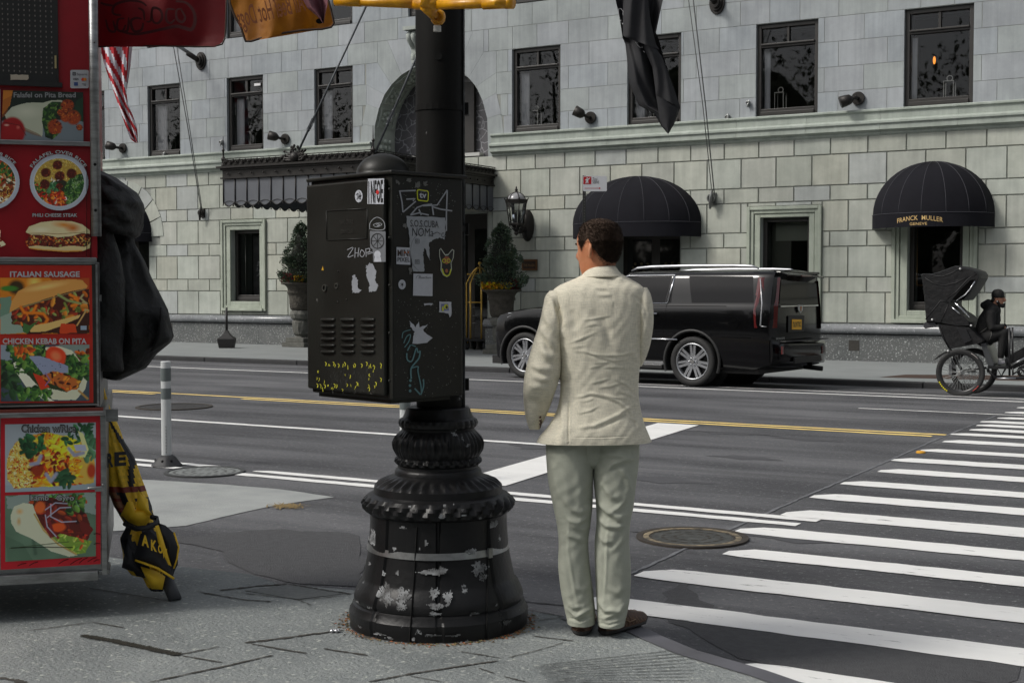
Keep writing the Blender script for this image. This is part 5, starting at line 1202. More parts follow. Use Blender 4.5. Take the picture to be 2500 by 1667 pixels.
mb=MB();mb.lathe([(40*k_,zl(382)),(26*k_,zl(400)),(30*k_,zl(412)),(14*k_,zl(430)),(20*k_,zl(446)),(4*k_,zl(462)),(.0001,zl(466))],(lx,ly,0),12)
for i in range(6):a=pi/3*i;mb.tube([(lx+q*k_*math.cos(a),ly+q*k_*math.sin(a),zl(z))for q,z in((60,378),(64,400),(50,416),(36,404),(44,394))],.010,5)
mb.build('pendant',m_brz,lo_)
wx=lx+.02
mb=MB();mb.smooth=True
wp=PY(1120/SD+580/3.408/SD,440/SD+378/3.408/SD,YF);wz=wp[2]
mb.rings([[(wp[0]+r_*.62*math.cos(a),YF-d_,wz+r_*1.35*math.sin(a))for a in np.linspace(0,2*pi,25)[:-1]]for r_,d_ in((.26,0),(.26,.06),(.20,.10),(.20,.14),(.12,.17),(.05,.19))]);mb.build('back_plate',m_brz,lo_)
mb=MB();mb.tube([(wp[0],YF-.15,wz-.1),(wp[0]-.02,YF-.35,wz-.16),(lx+.1,ly+.15,zl(376)),(lx,ly,zl(374))],[.05,.035,.035,.04],10);mb.build('arm',m_brz,lo_)
# == planters with topiary
m_urn=mat('mossy_stone_urn',(.085,.075,.06),.9,var=(9,.25,8),col2=(.03,.027,.022),bump=(22,1.,.03))
m_ped=mat('weathered_pedestal',(.15,.15,.135),.9,var=(7,.25,8),col2=(.07,.07,.06),bump=(25,.8,.02))
m_leaf=mat('dark_green_leaf',(1,1,1),.6,attr='Col',spec=.3)
m_pet=mat('petals',(1,1,1),.6,attr='Col')
def planter(px,pyb,lab,seed):
    g_=G(px,pyb,.15);b=np.array([g_[0],g_[1],.15]);o=thing('planter_urn',b,lab[0],'planter','stone urns beside the hotel entrance');D_=float(b@f0);k=D_/FOC/6.03
    H_=lambda y:(1480-y)*k
    mb=MB()
    for(r0,y0,y1)in((165,1480,1412),(135,1412,1345)):mb.box((b[0]-r0*k*1.25,b[1]-r0*k*1.25,.15+H_(y0)),(b[0]+r0*k*1.25,b[1]+r0*k*1.25,.15+H_(y1)))
    mb.lathe([(110*k,H_(1345)),(90*k,H_(1320)),(120*k,H_(1290)),(135*k,H_(1200)),(140*k,H_(1110)),(110*k,H_(1085)),(150*k,H_(1060)),(165*k,H_(1000)),(150*k,H_(950)),(120*k,H_(935))],b,20,lambda r,z,a:r*(1+.05*math.sin(7*a+z*9)));mb.build('pedestal',m_ped,o,bevel=.01)
    mb=MB();mb.smooth=True;mb.lathe([(120*k,H_(945)),(150*k,H_(935)),(165*k,H_(900)),(175*k,H_(850)),(180*k,H_(760)),(190*k,H_(700)),(208*k,H_(690)),(205*k,H_(665)),(195*k,H_(640)),(215*k,H_(600)),(240*k,H_(575)),(290*k,H_(562)),(300*k,H_(548)),(285*k,H_(535)),(250*k,H_(535)),(240*k,H_(560))],b,48,lambda r,z,a:r*(1+(.035*abs(math.sin(6*a))if.55<z<1.0 else 0)));u=mb.build('urn',m_urn,o)
    r=random.Random(seed);mb=MB();zt0=.15+H_(540);top=1.40
    def leaf(c,s,d,colr):
        d=np.array(d);w_=np.cross(d,[r.uniform(-1,1),r.uniform(-1,1),r.uniform(-1,1)]);w_/=np.linalg.norm(w_)+1e-6;mb.col=(colr[0]*.052,colr[1]*.070,colr[2]*.052)
        mb.add([c-d*s,c+w_*s*.42,c+d*s,c-w_*s*.42],[(0,1,2,3)])
    clumps=[(r.uniform(0,2*pi),r.uniform(0,1),r.uniform(.55,1.0))for _ in range(46)]
    for i in range(9000):
        t=r.random()**1.15;R0=(.54*(1-t)**.62*(.75+.25*min(1,t*6))+.02);ca,ct,cr0=r.choice(clumps)
        if r.random()<.75:a=ca+r.gauss(0,.22);t=min(max(ct**1.2+r.gauss(0,.035),0),1);R0=.54*(1-t)**.62*(.75+.25*min(1,t*6))+.03;rr_=R0*min(1.15,cr0+r.gauss(0,.10)+.15)
        else:a=r.uniform(0,2*pi);rr_=R0*r.uniform(.5,.95)
        c=np.array([b[0]+rr_*math.cos(a),b[1]+rr_*math.sin(a),zt0+.02+t*top]);g1=r.uniform(.55,1.6);base=r.choice([(1,1,1),(.8,1.05,.9),(1.2,1.15,.8),(1.5,1.7,1.5)])
        leaf(c,r.uniform(.020,.036),[math.cos(a)*.7+r.uniform(-.4,.4),math.sin(a)*.7+r.uniform(-.4,.4),r.uniform(-.2,.9)],tuple(v*g1 for v in base))
    top_s=[(r.gauss(0,.05),r.gauss(0,.05))for _ in range(7)]
    for dx,dy in top_s+[(r.uniform(-.42,.42),r.uniform(-.3,.3))for _ in range(26)]:
        for q in range(22):leaf(np.array([b[0]+dx+r.gauss(0,.015),b[1]+dy+r.gauss(0,.015),zt0+top*(1-(math.hypot(dx,dy)/.54)**1.6)-.15+q*.011+r.uniform(0,.03)]),.022,[r.uniform(-.5,.5),r.uniform(-.5,.5),.8],(1.1,1.2,1))
    mb.build('topiary',m_leaf,o,attr='Col',fix=False);mb=MB();mb.smooth=True;mb.lathe([(.42*(1-t)**.62*(.8+.2*min(1,t*6))*.80+.01,zt0+.02+t*top*.93)for t in np.linspace(0,.98,12)],(b[0],b[1],0),20,lambda q,z,a:q*(1+.12*math.sin(5*a+z*9)));mb.build('dark_core',mat('painted_core_shade',(.012,.014,.010),.95,bump=(40,1,.02)),o)  # solid near-black core, its colour stands in for shade among the leaves
    mb=MB();mb.tube([b+u0*(zt0-.17),b+u0*(zt0+1.1)],[.03,.012],8);mb.build('trunk',mat('dark_bark',(.03,.022,.015),.9),o)
    mb=MB()
    for i in range(420):
        a=r.uniform(0,2*pi);rr_=240*k*math.sqrt(r.uniform(.35,1.35));c=np.array([b[0]+rr_*math.cos(a),b[1]+rr_*math.sin(a),zt0+r.uniform(-.02,.07)]);leaf(c,r.uniform(.015,.028),[r.uniform(-1,1),r.uniform(-1,1),.6],(1.4,2.0,.8))
    mb.build('bedding_leaves',m_leaf,o,attr='Col',fix=False)
    rp_=rt*1.0
    for nm,cols,test in(('yellow_flowers',[(.75,.52,.01),(.85,.66,.02),(.65,.30,.01)],lambda s:s<.55*lab[1]if lab[1]>0 else s>-.25),('red_flowers',[(.30,.008,.03),(.22,.004,.02)],lambda s:s>.45 if lab[1]>0 else s<-.3)):
        mb=MB()
        for i in range(620 if nm[0]=='y' else 240):
            a=r.uniform(0,2*pi);s=math.cos(a)*rt[0]+math.sin(a)*rt[1]
            if not test(s):continue
            rr_=262*k*r.uniform(.75,1.12);c=np.array([b[0]+rr_*math.cos(a),b[1]+rr_*math.sin(a),zt0+r.uniform(.0,.16 if nm[0]=='y' else.24)]);mb.col=tuple(v*r.uniform(.6,1.1)for v in r.choice(cols))
            s_=r.uniform(.022,.042)
            for q in range(3):d=np.array([r.uniform(-1,1),r.uniform(-1,1),r.uniform(-.6,1)]);d/=np.linalg.norm(d);w_=np.cross(d,[0.3,.5,.8]);w_/=np.linalg.norm(w_);mb.add([c-d*s_,c+w_*s_*.8,c+d*s_,c-w_*s_*.8],[(0,1,2,3)])
        mb.build(nm,m_pet,o,attr='Col',fix=False)
    return o
planter(1152,812,('stone urn with leafy topiary, yellow and crimson flowers, right of the brass luggage cart',1),4)
planter(693,796,('stone urn with topiary half hidden behind the left edge of the signal cabinet',-1),9)
# == brass luggage cart
m_brass=mat('polished_brass',(.85,.55,.13),.25,.55,var=(5,.2),col2=(.6,.36,.07))
m_brass2=mat('matt_gold',(.50,.33,.06),.35,.5)
lg=G(1106,803,.15);lg=np.array([lg[0],lg[1],.15]);DL=float(lg@f0);kl=DL/FOC/6.03
LX=lambda x:((1130+x/6.03)-1250)/FOC*DL
LZ=lambda y:1.6+(699-(620+y/6.03))/FOC*DL
lc_=thing('luggage_cart',lg,'brass birdcage luggage cart with ball finial and black wheels beside the hotel entrance','luggage cart')
dU_=rt;dV_=f0
def LP(x,y,d=0.):return rt*LX(x)+f0*(DL+d)+u0*LZ(y)
mb=MB();hw_=(LX(405)-LX(45))/2;cx_=225
x0,x1,x2,x3=50,118,278,405
for(xb,xt,d)in((x0,75,.28),(x1,118,-.28),(x2,300,-.30),(x3,385,.28)):
    xs=250
    mb.tube([LP(xb,1240,d),LP(xb,700,d),LP(xb+(3 if xb<xs else-3)*0,430,d)]+[LP(xb+(xs-xb)*t,430-232*math.sin(t*pi/2),d*(1-t))for t in np.linspace(.12,1,9)],.020,12)
mb.build('hoop_frame',m_brass,lc_)
mb=MB();mb.tube([LP(x1,710,-.28),LP(x2,710,-.30)],.015,10);mb.tube([LP(x0,710,.28),LP(x1,710,-.28)],.015,10);mb.tube([LP(75,297,0),LP(345,290,0)],.013,10);mb.tube([LP(250,290,0),LP(250,205,0)],.012,8);mb.sphere(LP(75,297,0),.022,8,6);mb.build('cross_rail',m_brass,lc_)
mb=MB();c=LP(250,138,0);mb.sphere(c,.042,14,10);mb.lathe([(.02,-.10),(.03,-.09),(.014,-.06),(.02,-.04)],c,12);mb.build('ball_finial',m_brass,lc_)
mb=MB();mb.obox(LP(280,1262,0),rt,f0,u0,(LX(560)-LX(10)),.70,.05);mb.build('deck',mat('black_deck',(.02,.02,.02),.7),lc_,bevel=.01)
for x,d in((155,.2),(335,-.22),(60,-.1),(500,.2)):
    c=LP(x,1385,d);c[2]=.15+.105;w=MB();w.disc(c-f0*.0-rt*.02,f0*.9+rt*.43,u0,.05,.105,rt*.04,22);p=w.build('wheel',mat('dark_tyre',(.05,.05,.052),.7),lc_)
    w=MB();w.disc(c-rt*.024,f0*.9+rt*.43,u0,0,.055,rt*.048,16);w.build('hub',mat('grey_hub',(.2,.2,.21),.4),p)
    w=MB();w.tube([c+u0*.01-rt*.01,c+u0*.09+rt*.02,np.array([c[0],c[1],LZ(1275)])],.02,8);w.build('fork',m_brass2,p)
mb=MB()
for y in(365,790,912,1022):mb.tube([LP(135,y,.3),LP(262,y,.3)],.006,5)
mb.tube([LP(318,760,.35),LP(305,1215,.35)],.012,6);mb.build('rear_rods',m_steel,lc_)
# == black stanchion base at the wall
sb=G(521,799,.15);sb=np.array([sb[0],sb[1],.15]);DSb=float(sb@f0);ks=DSb/FOC/2.904
st_=thing('stanchion_base',sb,'black tapered post in a heavy square-looking base against the granite plinth','stanchion')
mb=MB();mb.rings([[sb+rt*a*w*ks+f0*b_*w*ks*.8+u0*(1385-y)*ks for a,b_ in((-1,-1),(1,-1),(1,1),(-1,1))]for w,y in((48,1385),(50,1380),(60,1320),(54,1312),(34,1298),(20,1280),(11,1262),(9,1255))]);p=mb.build('base',mat('black_iron_base',(.016,.015,.015),.6,bump=(30,.3)),st_,bevel=.01)
mb=MB();mb.tube([sb+u0*(1385-1258)*ks,sb+u0*(1385-1098)*ks],[.030,.026],12);mb.build('post',_M['black_iron_base'],st_)
# iron doormat grate on the far pavement
mb=MB();P=[G(2020,866,.153),G(2080,860,.153),G(2352,862,.153),G(2420,876,.153)];mb.add([(p[0],p[1],.1535)for p in P],[(0,1,2,3)]);mb.build('rust_stain_plate',mat('rusty_plate',(.075,.04,.028),.8,var=(8,.25,8),col2=(.035,.02,.015)),label='flat rusty brown steel plate on the far pavement under the pedicab',cat='steel plate')
# == flags
def cloth(name,outline_rows,depfn,m,parent,colfn=None,nx=40,label=None):
    """rows: list of (left xy, right xy) measured; depfn(u, v) depth along the view axis"""
    pass
def flag_sheet(rows,dep,folds,nu,mb,colf=None,seed=0,thick=0.):
    """rows: [((xl, yl), (xr, yr))...] photo pixels top to bottom, interpolated smoothly; folds: amplitude fn(u,v)"""
    n=len(rows);nv=40;V=[]
    def at(v):
        f=v*(n-1);i=min(int(f),n-2);t=f-i;a=np.array(rows[i],float);b=np.array(rows[i+1],float);return a*(1-t)+b*t
    grid=[]
    for j in range(nv+1):
        r_=at(j/nv);grid.append([PD(*(r_[0]*(1-i/nu)+r_[1]*(i/nu)),dep+folds(i/nu,j/nv))for i in range(nu+1)])
    sm=mb.smooth;mb.smooth=True
    base_=len(mb.v)
    for row in grid:mb.v.extend([tuple(p)for p in row])
    for j in range(nv):
        for i in range(nu):
            mb.f.append([base_+j*(nu+1)+i,base_+j*(nu+1)+i+1,base_+(j+1)*(nu+1)+i+1,base_+(j+1)*(nu+1)+i]);mb.mi.append(mb.cur);mb.sm.append(True);mb.fc.append(colf((i+.5)/nu,(j+.5)/nv)if colf else None)
    mb.smooth=sm
DF=float((c2-np.array([0,2.4,0]))@f0)
m_bf=mat('black_flag_cloth',(.016,.016,.019),.8,var=(6,.2),col2=(.011,.011,.013),bump=(120,.2,.004))
bf=thing('black_flag',PD(1490,300,DF),'long black flag hanging twisted in front of an upper window','flag')
z4=lambda x,y:S2(1480+x/4.613,y/4.613)
mb=MB()
flag_sheet([(z4(85,-120),z4(655,-120)),(z4(105,0),z4(640,0)),(z4(150,200),z4(600,180)),(z4(185,430),z4(560,370)),(z4(215,500),z4(590,440)),(z4(240,720),z4(650,660)),(z4(262,950),z4(740,920)),(z4(365,1190),z4(835,1210)),(z4(540,1280),z4(815,1270)),(z4(620,1420),z4(765,1400)),(z4(690,1505),z4(704,1505))],DF,
    lambda u,v:.13*math.sin(u*9+v*3.5)+.07*math.sin(u*19-v*7)+.03*math.sin(v*20+u*3),46,mb)
mb.build('cloth',m_bf,bf,fix=False)
mb=MB()
flag_sheet([(z4(195,-120),z4(450,-120)),(z4(190,0),z4(470,0)),(z4(188,200),z4(500,240)),(z4(188,400),z4(560,500)),(z4(210,420),z4(600,560))],DF-.25,lambda u,v:-.10*math.sin(u*pi)+.05*math.sin(u*11+v*4),24,mb)
flag_sheet([(z4(420,440),z4(520,500)),(z4(430,560),z4(630,640)),(z4(520,760),z4(690,800)),(z4(550,980),z4(760,1020)),(z4(560,1080),z4(825,1200))],DF-.22,lambda u,v:-.09*math.sin(u*pi)+.03*math.sin(u*9+v*5),20,mb)
flag_sheet([(z4(560,1075),z4(700,1140)),(z4(580,1200),z4(780,1200)),(z4(600,1320),z4(790,1300)),(z4(640,1440),z4(750,1420)),(z4(694,1500),z4(698,1500))],DF-.26,lambda u,v:-.08*math.sin(u*pi),14,mb)
mb.build('folded_front',m_bf,bf,fix=False)
mb=MB()
def ribbon_px(mb,pts,w,dep):
    L_,R_=[],[]
    for i,q in enumerate(pts):
        t=np.array(pts[min(i+1,len(pts)-1)])-np.array(pts[max(i-1,0)]);m_=np.array([-t[1],t[0]])/(np.hypot(*t)+1e-9)*w/2;L_.append(PD(q[0]+m_[0],q[1]+m_[1],dep));R_.append(PD(q[0]-m_[0],q[1]-m_[1],dep))
    k=len(pts);mb.add(L_+R_,[(i,i+1,k+i+1,k+i)for i in range(k-1)])
ribbon_px(mb,[z4(188,175),z4(190,130),z4(165,100),z4(138,105),z4(138,150),z4(150,205)],1.2,DF-.38);mb.add([PD(*z4(x,y),DF-.38)for x,y in((155,235),(165,222),(170,245))],[(0,1,2)]);mb.add([PD(*z4(x,y),DF-.38)for x,y in((172,262),(190,262),(188,284))],[(0,1,2)])
ribbon_px(mb,[z4(330,478),z4(360,520),z4(385,540),z4(410,535)],.9,DF-.22);ribbon_px(mb,[z4(372,460),z4(350,490),z4(338,482)],.8,DF-.22);ribbon_px(mb,[z4(415,575),z4(435,596)],.9,DF-.22);mb.build('white_emblem',mat('flag_white',(.45,.45,.45),.8),bf,fix=False)
# striped flag
DS=float((c1+np.array([-.6,-2.0,0]))@f0)
sf=thing('striped_flag',PD(270,200,DS),'red and white striped flag hanging limp below the red cloth at left','flag')
def stripes(k,ph,slant):
    def f(u,v):
        s=(u*k+v*slant+ph)%1;return(.42,.012,.02)if s<.52 else(.62,.62,.66)
    return f
zf=lambda x,y:S2(230+x/3.92,y/3.92)
m_ff=mat('flag_cloth',(1,1,1),.8,attr='Col');mb=MB()
flag_sheet([(zf(20,330),zf(330,330)),(zf(60,455),zf(320,455)),(zf(90,600),zf(310,620)),(zf(130,720),zf(310,760)),(zf(180,860),zf(310,900)),(zf(235,1020),zf(325,1000)),(zf(290,1180),zf(375,1120)),(zf(345,1330),zf(412,1230)),(zf(395,1370),zf(420,1368))],DS,lambda u,v:.09*math.sin(u*10+v*5)+.05*math.sin(u*21),40,mb,stripes(2.1,.05,-5.2))
flag_sheet([(zf(205,330),zf(400,330)),(zf(215,455),zf(365,455)),(zf(240,620),zf(345,640)),(zf(262,760),zf(325,780)),(zf(290,880),zf(305,890)),(zf(300,910),zf(302,910))],DS+.25,lambda u,v:.04*math.sin(u*9),30,mb,stripes(2.6,.35,.25))
mb.build('cloth',m_ff,sf,attr='Col',fix=False)
far_units(False)
# == trees of the park behind the photographer (seen mirrored in the glass and paintwork)
mb=MB();r=random.Random(21);mb2=MB();spots_=[(-75+i*4.6+r.uniform(-1.2,1.2),-19+r.uniform(-3,2))for i in range(24)]+[(33+r.uniform(-3,3),-16+i*5.5)for i in range(9)]+[(-80+i*5.0,-27)for i in range(22)]
for tx,ty in spots_:
    h=r.uniform(11,18)if ty>-25 else r.uniform(14,22);mb2.tube([(tx,ty,0),(tx+r.uniform(-.5,.5),ty,h*.35),(tx+r.uniform(-1,1),ty,h*.8)],[.4,.3,.08],7)
    for b_ in range(5):
        cx_,cy_,cz_=tx+r.uniform(-1.6,1.6),ty+r.uniform(-1,1),h*r.uniform(.12,.74);ph=[r.uniform(0,6)for _ in range(4)];rr_=r.uniform(1.3,2.2);R_=[]
        for i in range(9):
            a=-pi/2+pi*i/8;R_.append([(cx_+rr_*max(math.cos(a),.02)*math.cos(q)*(1+.22*math.sin(3*q+ph[0]+i)),cy_+rr_*max(math.cos(a),.02)*math.sin(q)*(1+.2*math.sin(4*q+ph[1])),cz_+rr_*1.1*math.sin(a)*(1+.15*math.sin(q*3+ph[2])))for q in np.linspace(0,2*pi,13)[:-1]])
        mb.rings(R_)
    for q in range(850):
        a=r.uniform(0,2*pi);rr_=4.0*math.sqrt(r.random());z=h*r.uniform(.2,1.0);c=np.array([tx+rr_*math.cos(a),ty+rr_*math.sin(a),z]);s=r.uniform(.08,.26);n1=np.array([r.gauss(0,1),r.gauss(0,1),r.gauss(0,1)]);n1/=np.linalg.norm(n1);n2=np.cross(n1,[0.2,.3,.9]);n2/=np.linalg.norm(n2);mb.add([c-n1*s,c+n2*s*.6,c+n1*s,c-n2*s*.6],[(0,1,2,3)])
for k in range(60):x=-84+k*2;mb.box((x,-30,-.1),(x+2,-29.2,5+3*math.sin(k*1.7)))  # unseen backing blocks added behind the trees to darken reflections
mb.build('park_foliage',mat('park_leaves',(.10,.12,.075),.9,spec=.1),kind='stuff',fix=False);mb2.build('park_trunks',mat('park_bark',(.03,.026,.022),.9,spec=.1),kind='stuff',fix=False)
# == the black SUV
hS=np.array([-.99377,.11143,0.]);lS=np.array([-.11143,-.99377,0.]);OS=np.array([-8.171,21.063,0.])
def W(x,y,z):return OS+hS*x+lS*y+u0*(z+(y-.87)*.030)
m_car=mat('black_car_paint',(.003,.003,.0035),.14,spec=.25,coat=.28)
m_carp=mat('black_plastic_trim',(.012,.012,.012),.55);m_chr=mat('chrome',(.62,.63,.65),.14,1.);m_cg=mat('tinted_car_glass',(.004,.004,.005),.06,spec=.18);m_tyre=mat('tyre_rubber',(.018,.018,.018),.75,bump=(60,.3,.003))
m_satin=mat('satin_aluminium',(.45,.46,.48),.35,.9)
suv=thing('suv',W(1.4,0,0),'glossy black full-size SUV with chrome trim and yellow rear plate parked by the far kerb','suv')
def hwz(z):
    return float(np.interp(z,[.25,.32,.45,.62,.80,1.0,1.18,1.29,1.33,1.55,1.76,1.82,1.86,1.885],[.90,.95,.985,1.0,1.012,1.01,.998,.975,.962,.915,.855,.80,.60,0]))
ZL=[.27,.32,.45,.62,.74,.80,.92,1.02,1.12,1.22,1.285]
NU=12
# stations: x, width scale low, z bottom, belt z, top profile list of (half width fraction, z) from belt edge to centre
def top_cabin():zs=[1.30,1.335,1.45,1.6,1.72,1.775,1.81,1.835,1.855,1.87,1.882,1.886];ys=[.970,.961,.938,.903,.868,.848,.815,.755,.66,.48,.25,0];return list(zip(ys,zs))
def top_hood(zc,ze,w=.93):return[(w*f,ze+(zc-ze)*(1-(f)**2.6))for f in(1.0,.99,.97,.94,.90,.84,.76,.66,.5,.34,.18,0)]
def top_glass(zc,ze,t):
    a=top_hood(1.31,1.27,.95);b=top_cabin();return[(p[0]*(1-t)+q[0]*t,p[1]*(1-t)+q[1]*t)for p,q in zip(a,b)]
st=[(-1.37,.80,.42,None,[(y*.80,z*.985)for y,z in top_cabin()],.0),(-1.33,.955,.38,None,[(y*.955,z)for y,z in top_cabin()],0),(-1.24,.985,.36,None,[(y*.985,z)for y,z in top_cabin()],0),(-1.05,1,.30,None,top_cabin(),0),(-.6,1,.30,None,top_cabin(),0),(0,1,.30,None,top_cabin(),0),(.5,1,.27,None,top_cabin(),0),(1.0,1,.27,None,top_cabin(),0),(1.30,1,.27,None,top_glass(0,0,.985),0),
      (1.55,1,.27,None,top_glass(0,0,.72),0),(1.85,1,.27,None,top_glass(0,0,.38),0),(2.12,1,.27,None,top_glass(0,0,.08),0),(2.25,1,.27,None,top_hood(1.325,1.25),0),(2.7,1,.27,None,top_hood(1.30,1.225),0),(3.2,1,.28,None,top_hood(1.275,1.21),0),(3.5,.99,.28,None,top_hood(1.245,1.175,.92),0),(3.72,.975,.30,None,top_hood(1.21,1.14,.905),0),(3.88,.95,.32,None,top_hood(1.17,1.09,.88),0),(3.97,.90,.36,None,top_hood(1.10,1.03,.83),0),(4.00,.84,.42,None,top_hood(1.02,.97,.77),0)]
R_=[]
for x,wsc,zb_,_,tp,_ in st:
    low=[];ztop=tp[0][1]
    for z in ZL:
        t=(z-.27)/(1.285-.27);zz_=zb_+(ztop-.015-zb_)*t;low.append((hwz(zb_+(1.285-zb_)*t)*wsc,zz_))
    half=low+[(p[0]if p[0]>1e-4 else 0,p[1])for p in tp]
    ring=[W(x,y,z)for y,z in half]+[W(x,-y,z)for y,z in half[::-1][1:]]
    ring+=[W(x,-y,zb_-.02)for y in(.6,.2)]+[W(x,y,zb_-.02)for y in(.2,.6)]
    R_.append(ring)
mb=MB();mb.smooth=True;mb.rings(R_,cap=True)
body=mb.build('body',m_car,suv)
# wheel arches cut out
for wx_ in(0.,3.302):
    cu=MB();cu.rings([[W(wx_+.475*math.cos(a),s,.40+.475*math.sin(a))for a in np.linspace(0,2*pi,41)[:-1]]for s in(.62,1.2)]);cu.rings([[W(wx_+.475*math.cos(a),s,.40+.475*math.sin(a))for a in np.linspace(0,2*pi,41)[:-1]]for s in(-1.2,-.62)])
    c=cu.build('cutter',m_car,suv);bo=body.modifiers.new('b','BOOLEAN');bo.operation='DIFFERENCE';bo.object=c;bo.solver='EXACT'
cutters=[o for o in suv.children if o.name.startswith('cutter')]
ba=body.matrix_parent_inverse
apply_mods(body)
for c in cutters:bpy.data.objects.remove(c)
shade(body,32)
for wx_ in(0.,3.302):
    for s in(1,-1):
        arch=MB();arch.smooth=True;arch.rings([[W(wx_+r0*math.cos(a),s*yy,.40+r0*math.sin(a))for a in np.linspace(-.35,pi+.35,26)]for r0,yy in((.470,.60),(.470,1.0),(.480,1.018),(.515,1.012),(.520,.99))],closed=False,cap=False)
        arch.smooth=False;arch.disc(W(wx_,s*.6,.40),hS,u0,0,.48,-lS*.01*s,24);arch.build('arch_liner',m_carp,suv,fix=False)
# under body and lower trims
mb=MB();mb.obox(W(1.5,0,.33),hS,lS,u0,5.2,1.7,.14);mb.build('underbody',m_carp,suv)
def gy(z,x=0.):return hwz(z)
def side_poly(pts,off,s=1):return[W(x,s*(gy(z)+off),z)for x,z in pts]
def side_patch(mb,pts,off,s=1,nz=6):
    """window patch following the tumblehome: pts = [(x,z) bl, br, tr, tl]"""
    bl,br,tr,tl=[np.array(p)for p in pts];G_=[]
    for j in range(nz+1):
        t=j/nz;a=bl*(1-t)+tl*t;b=br*(1-t)+tr*t;G_.append([W(p[0],s*(gy(p[1])+off),p[1])for p in(a,a*.66+b*.34,a*.33+b*.67,b)])
    o_=mb.smooth;mb.smooth=True;mb.rings(G_,closed=False,cap=False);mb.smooth=o_
for s in(1,-1):
    for nm,q in(('rear_quarter_window',[(.02,1.335),(-1.06,1.345),(-1.00,1.755),(.13,1.765)]),('rear_door_window',[(.52,1.335),(1.28,1.335),(1.22,1.755),(.44,1.765)]),('rear_door_vent',[(.50,1.335),(.40,1.335),(.40,1.765),(.42,1.765)]),('front_door_window',[(1.36,1.335),(2.02,1.335),(1.55,1.68),(1.30,1.755)])):
        mb=MB();side_patch(mb,q,.004,s);mb.build(nm,m_cg,suv,fix=False)
mb=MB();mb2=MB()
for s in(1,-1):
    def ch(pts,r0,off=.010):mb.tube([W(x,s*(gy(z)+off),z)for x,z in pts],r0,6)
    ch([(1.60,1.70),(1.25,1.775),(.40,1.785),(.385,1.78)],.009);ch([(.39,1.78),(.42,1.55),(.46,1.33)],.016,.008);ch([(.46,1.325),(1.2,1.322),(2.05,1.322)],.009)
    ch([(.25,.745),(.50,.745),(1.1,.745)],.014,.014);ch([(1.25,.745),(2.2,.745)],.014,.014)
    ch([(.62,1.155),(.90,1.16)],.015,.03);ch([(1.66,1.155),(1.94,1.16)],.015,.03)
    mb.obox(W(1.55,s*.985,.345),hS,lS,u0,2.15,.05,.022)
    mb2.tube([W(x,s*(.70-.0*x),z)for x,z in((1.30,1.86),(1.18,1.905),(.9,1.925),(.2,1.935),(-.6,1.93),(-.90,1.92),(-1.02,1.885))],[.012,.024,.026,.026,.026,.024,.012],8)
mb.build('chrome_trim',m_chr,suv);mb2.build('roof_rail',m_satin,suv)
for s in(1,-1):mb=MB();mb.obox(W(1.62,s*.95,.30),hS,lS,u0,2.2,.16,.07);mb.build('running_board',m_carp,suv,bevel=.015)
# shut lines
mb=MB()
for pts in([(.47,1.30),(.50,1.1),(.52,.75),(.52,.36)],[(1.33,1.30),(1.33,.7),(1.33,.34)],[(2.42,1.22),(2.42,.8),(2.30,.34)],[(-1.05,.80),(-.53,.80)],[(-.60,1.285),(1.0,1.285),(2.3,1.27)]):mb.tube([W(x,gy(z)+.0015,z)for x,z in pts],.0045,4)
mb.tube([W(-.74+.10*math.cos(a),gy(1.03+.10*math.sin(a))+.0012,1.03+.10*math.sin(a))for a in np.linspace(0,2*pi,22)],.0035,4)
mb.build('shut_line',mat('gap_black',(.001,.001,.001),.9,spec=.1),suv)
# tail: glass, lamps, plate, spoiler, bumper
XB=-1.345
def back(y,z,d=0.):return W(-1.372-d+max(0,(z-1.0))*.13*0,y,z)
mb=MB();mb.add([W(-1.385,.73,1.335),W(-1.385,-.73,1.335),W(-1.378,-.66,1.70),W(-1.378,.66,1.70)],[(0,1,2,3)]);mb.build('rear_window',m_cg,suv,fix=False)
mb=MB();mb.obox(W(-1.20,0,1.835),hS,lS,u0,.42,1.46,.045);mb.rings([[W(-1.30,y,1.80+.02*(1-abs(y))),W(-1.50,y*.96,1.765+.02*(1-abs(y))),W(-1.50,y*.96,1.79+.02*(1-abs(y))),W(-1.28,y,1.858+.015*(1-abs(y)))]for y in np.linspace(-.73,.73,9)],cap=True);mb.build('spoiler',m_car,suv,bevel=.01)
mb=MB();mb.obox(W(-1.505,0,1.79),hS,lS,u0,.01,.36,.018);mb.build('high_brake_light',mat('dark_red_lens',(.13,.006,.006),.15,coat=1),suv)
mb=MB();mb.obox(W(-1.392,0,1.315),hS,lS,u0,.018,1.42,.018);mb.build('tailgate_chrome',m_chr,suv,bevel=.004)
mb=MB();n_=-hS
mb.prism([W(-1.395,y,z)for y,z in((-.085,1.33),(.085,1.33),(.08,1.25),(0,1.20),(-.08,1.25))],n_*.012);e=mb.build('tail_emblem',m_satin,suv)
mb=MB();mb.prism([W(-1.408,y,z)for y,z in((-.05,1.31),(.02,1.31),(.0,1.23),(-.02,1.225))],n_*.003);mb.build('emblem_colour',mat('emblem_orange',(.40,.14,.03),.4),e)
mb=MB();mb.obox(W(-1.388,.12,1.03),hS,lS,u0,.012,.60,.26);mb.build('plate_recess',m_carp,suv,bevel=.02)
mb=MB();mb.prism([W(-1.398,y,z)for y,z in((-.06,.94),(.30,.94),(.30,1.10),(-.06,1.10))],n_*.004);pl=mb.build('number_plate',mat('plate_yellow',(.95,.50,.015),.5),suv)
mb=MB();put_text(mb,'T639770C',W(-1.404,.12,1.02),-lS,u0,.31,.085,.015);mb.build('lettering',mat('plate_ink',(.03,.02,.01),.5),pl,fix=False)
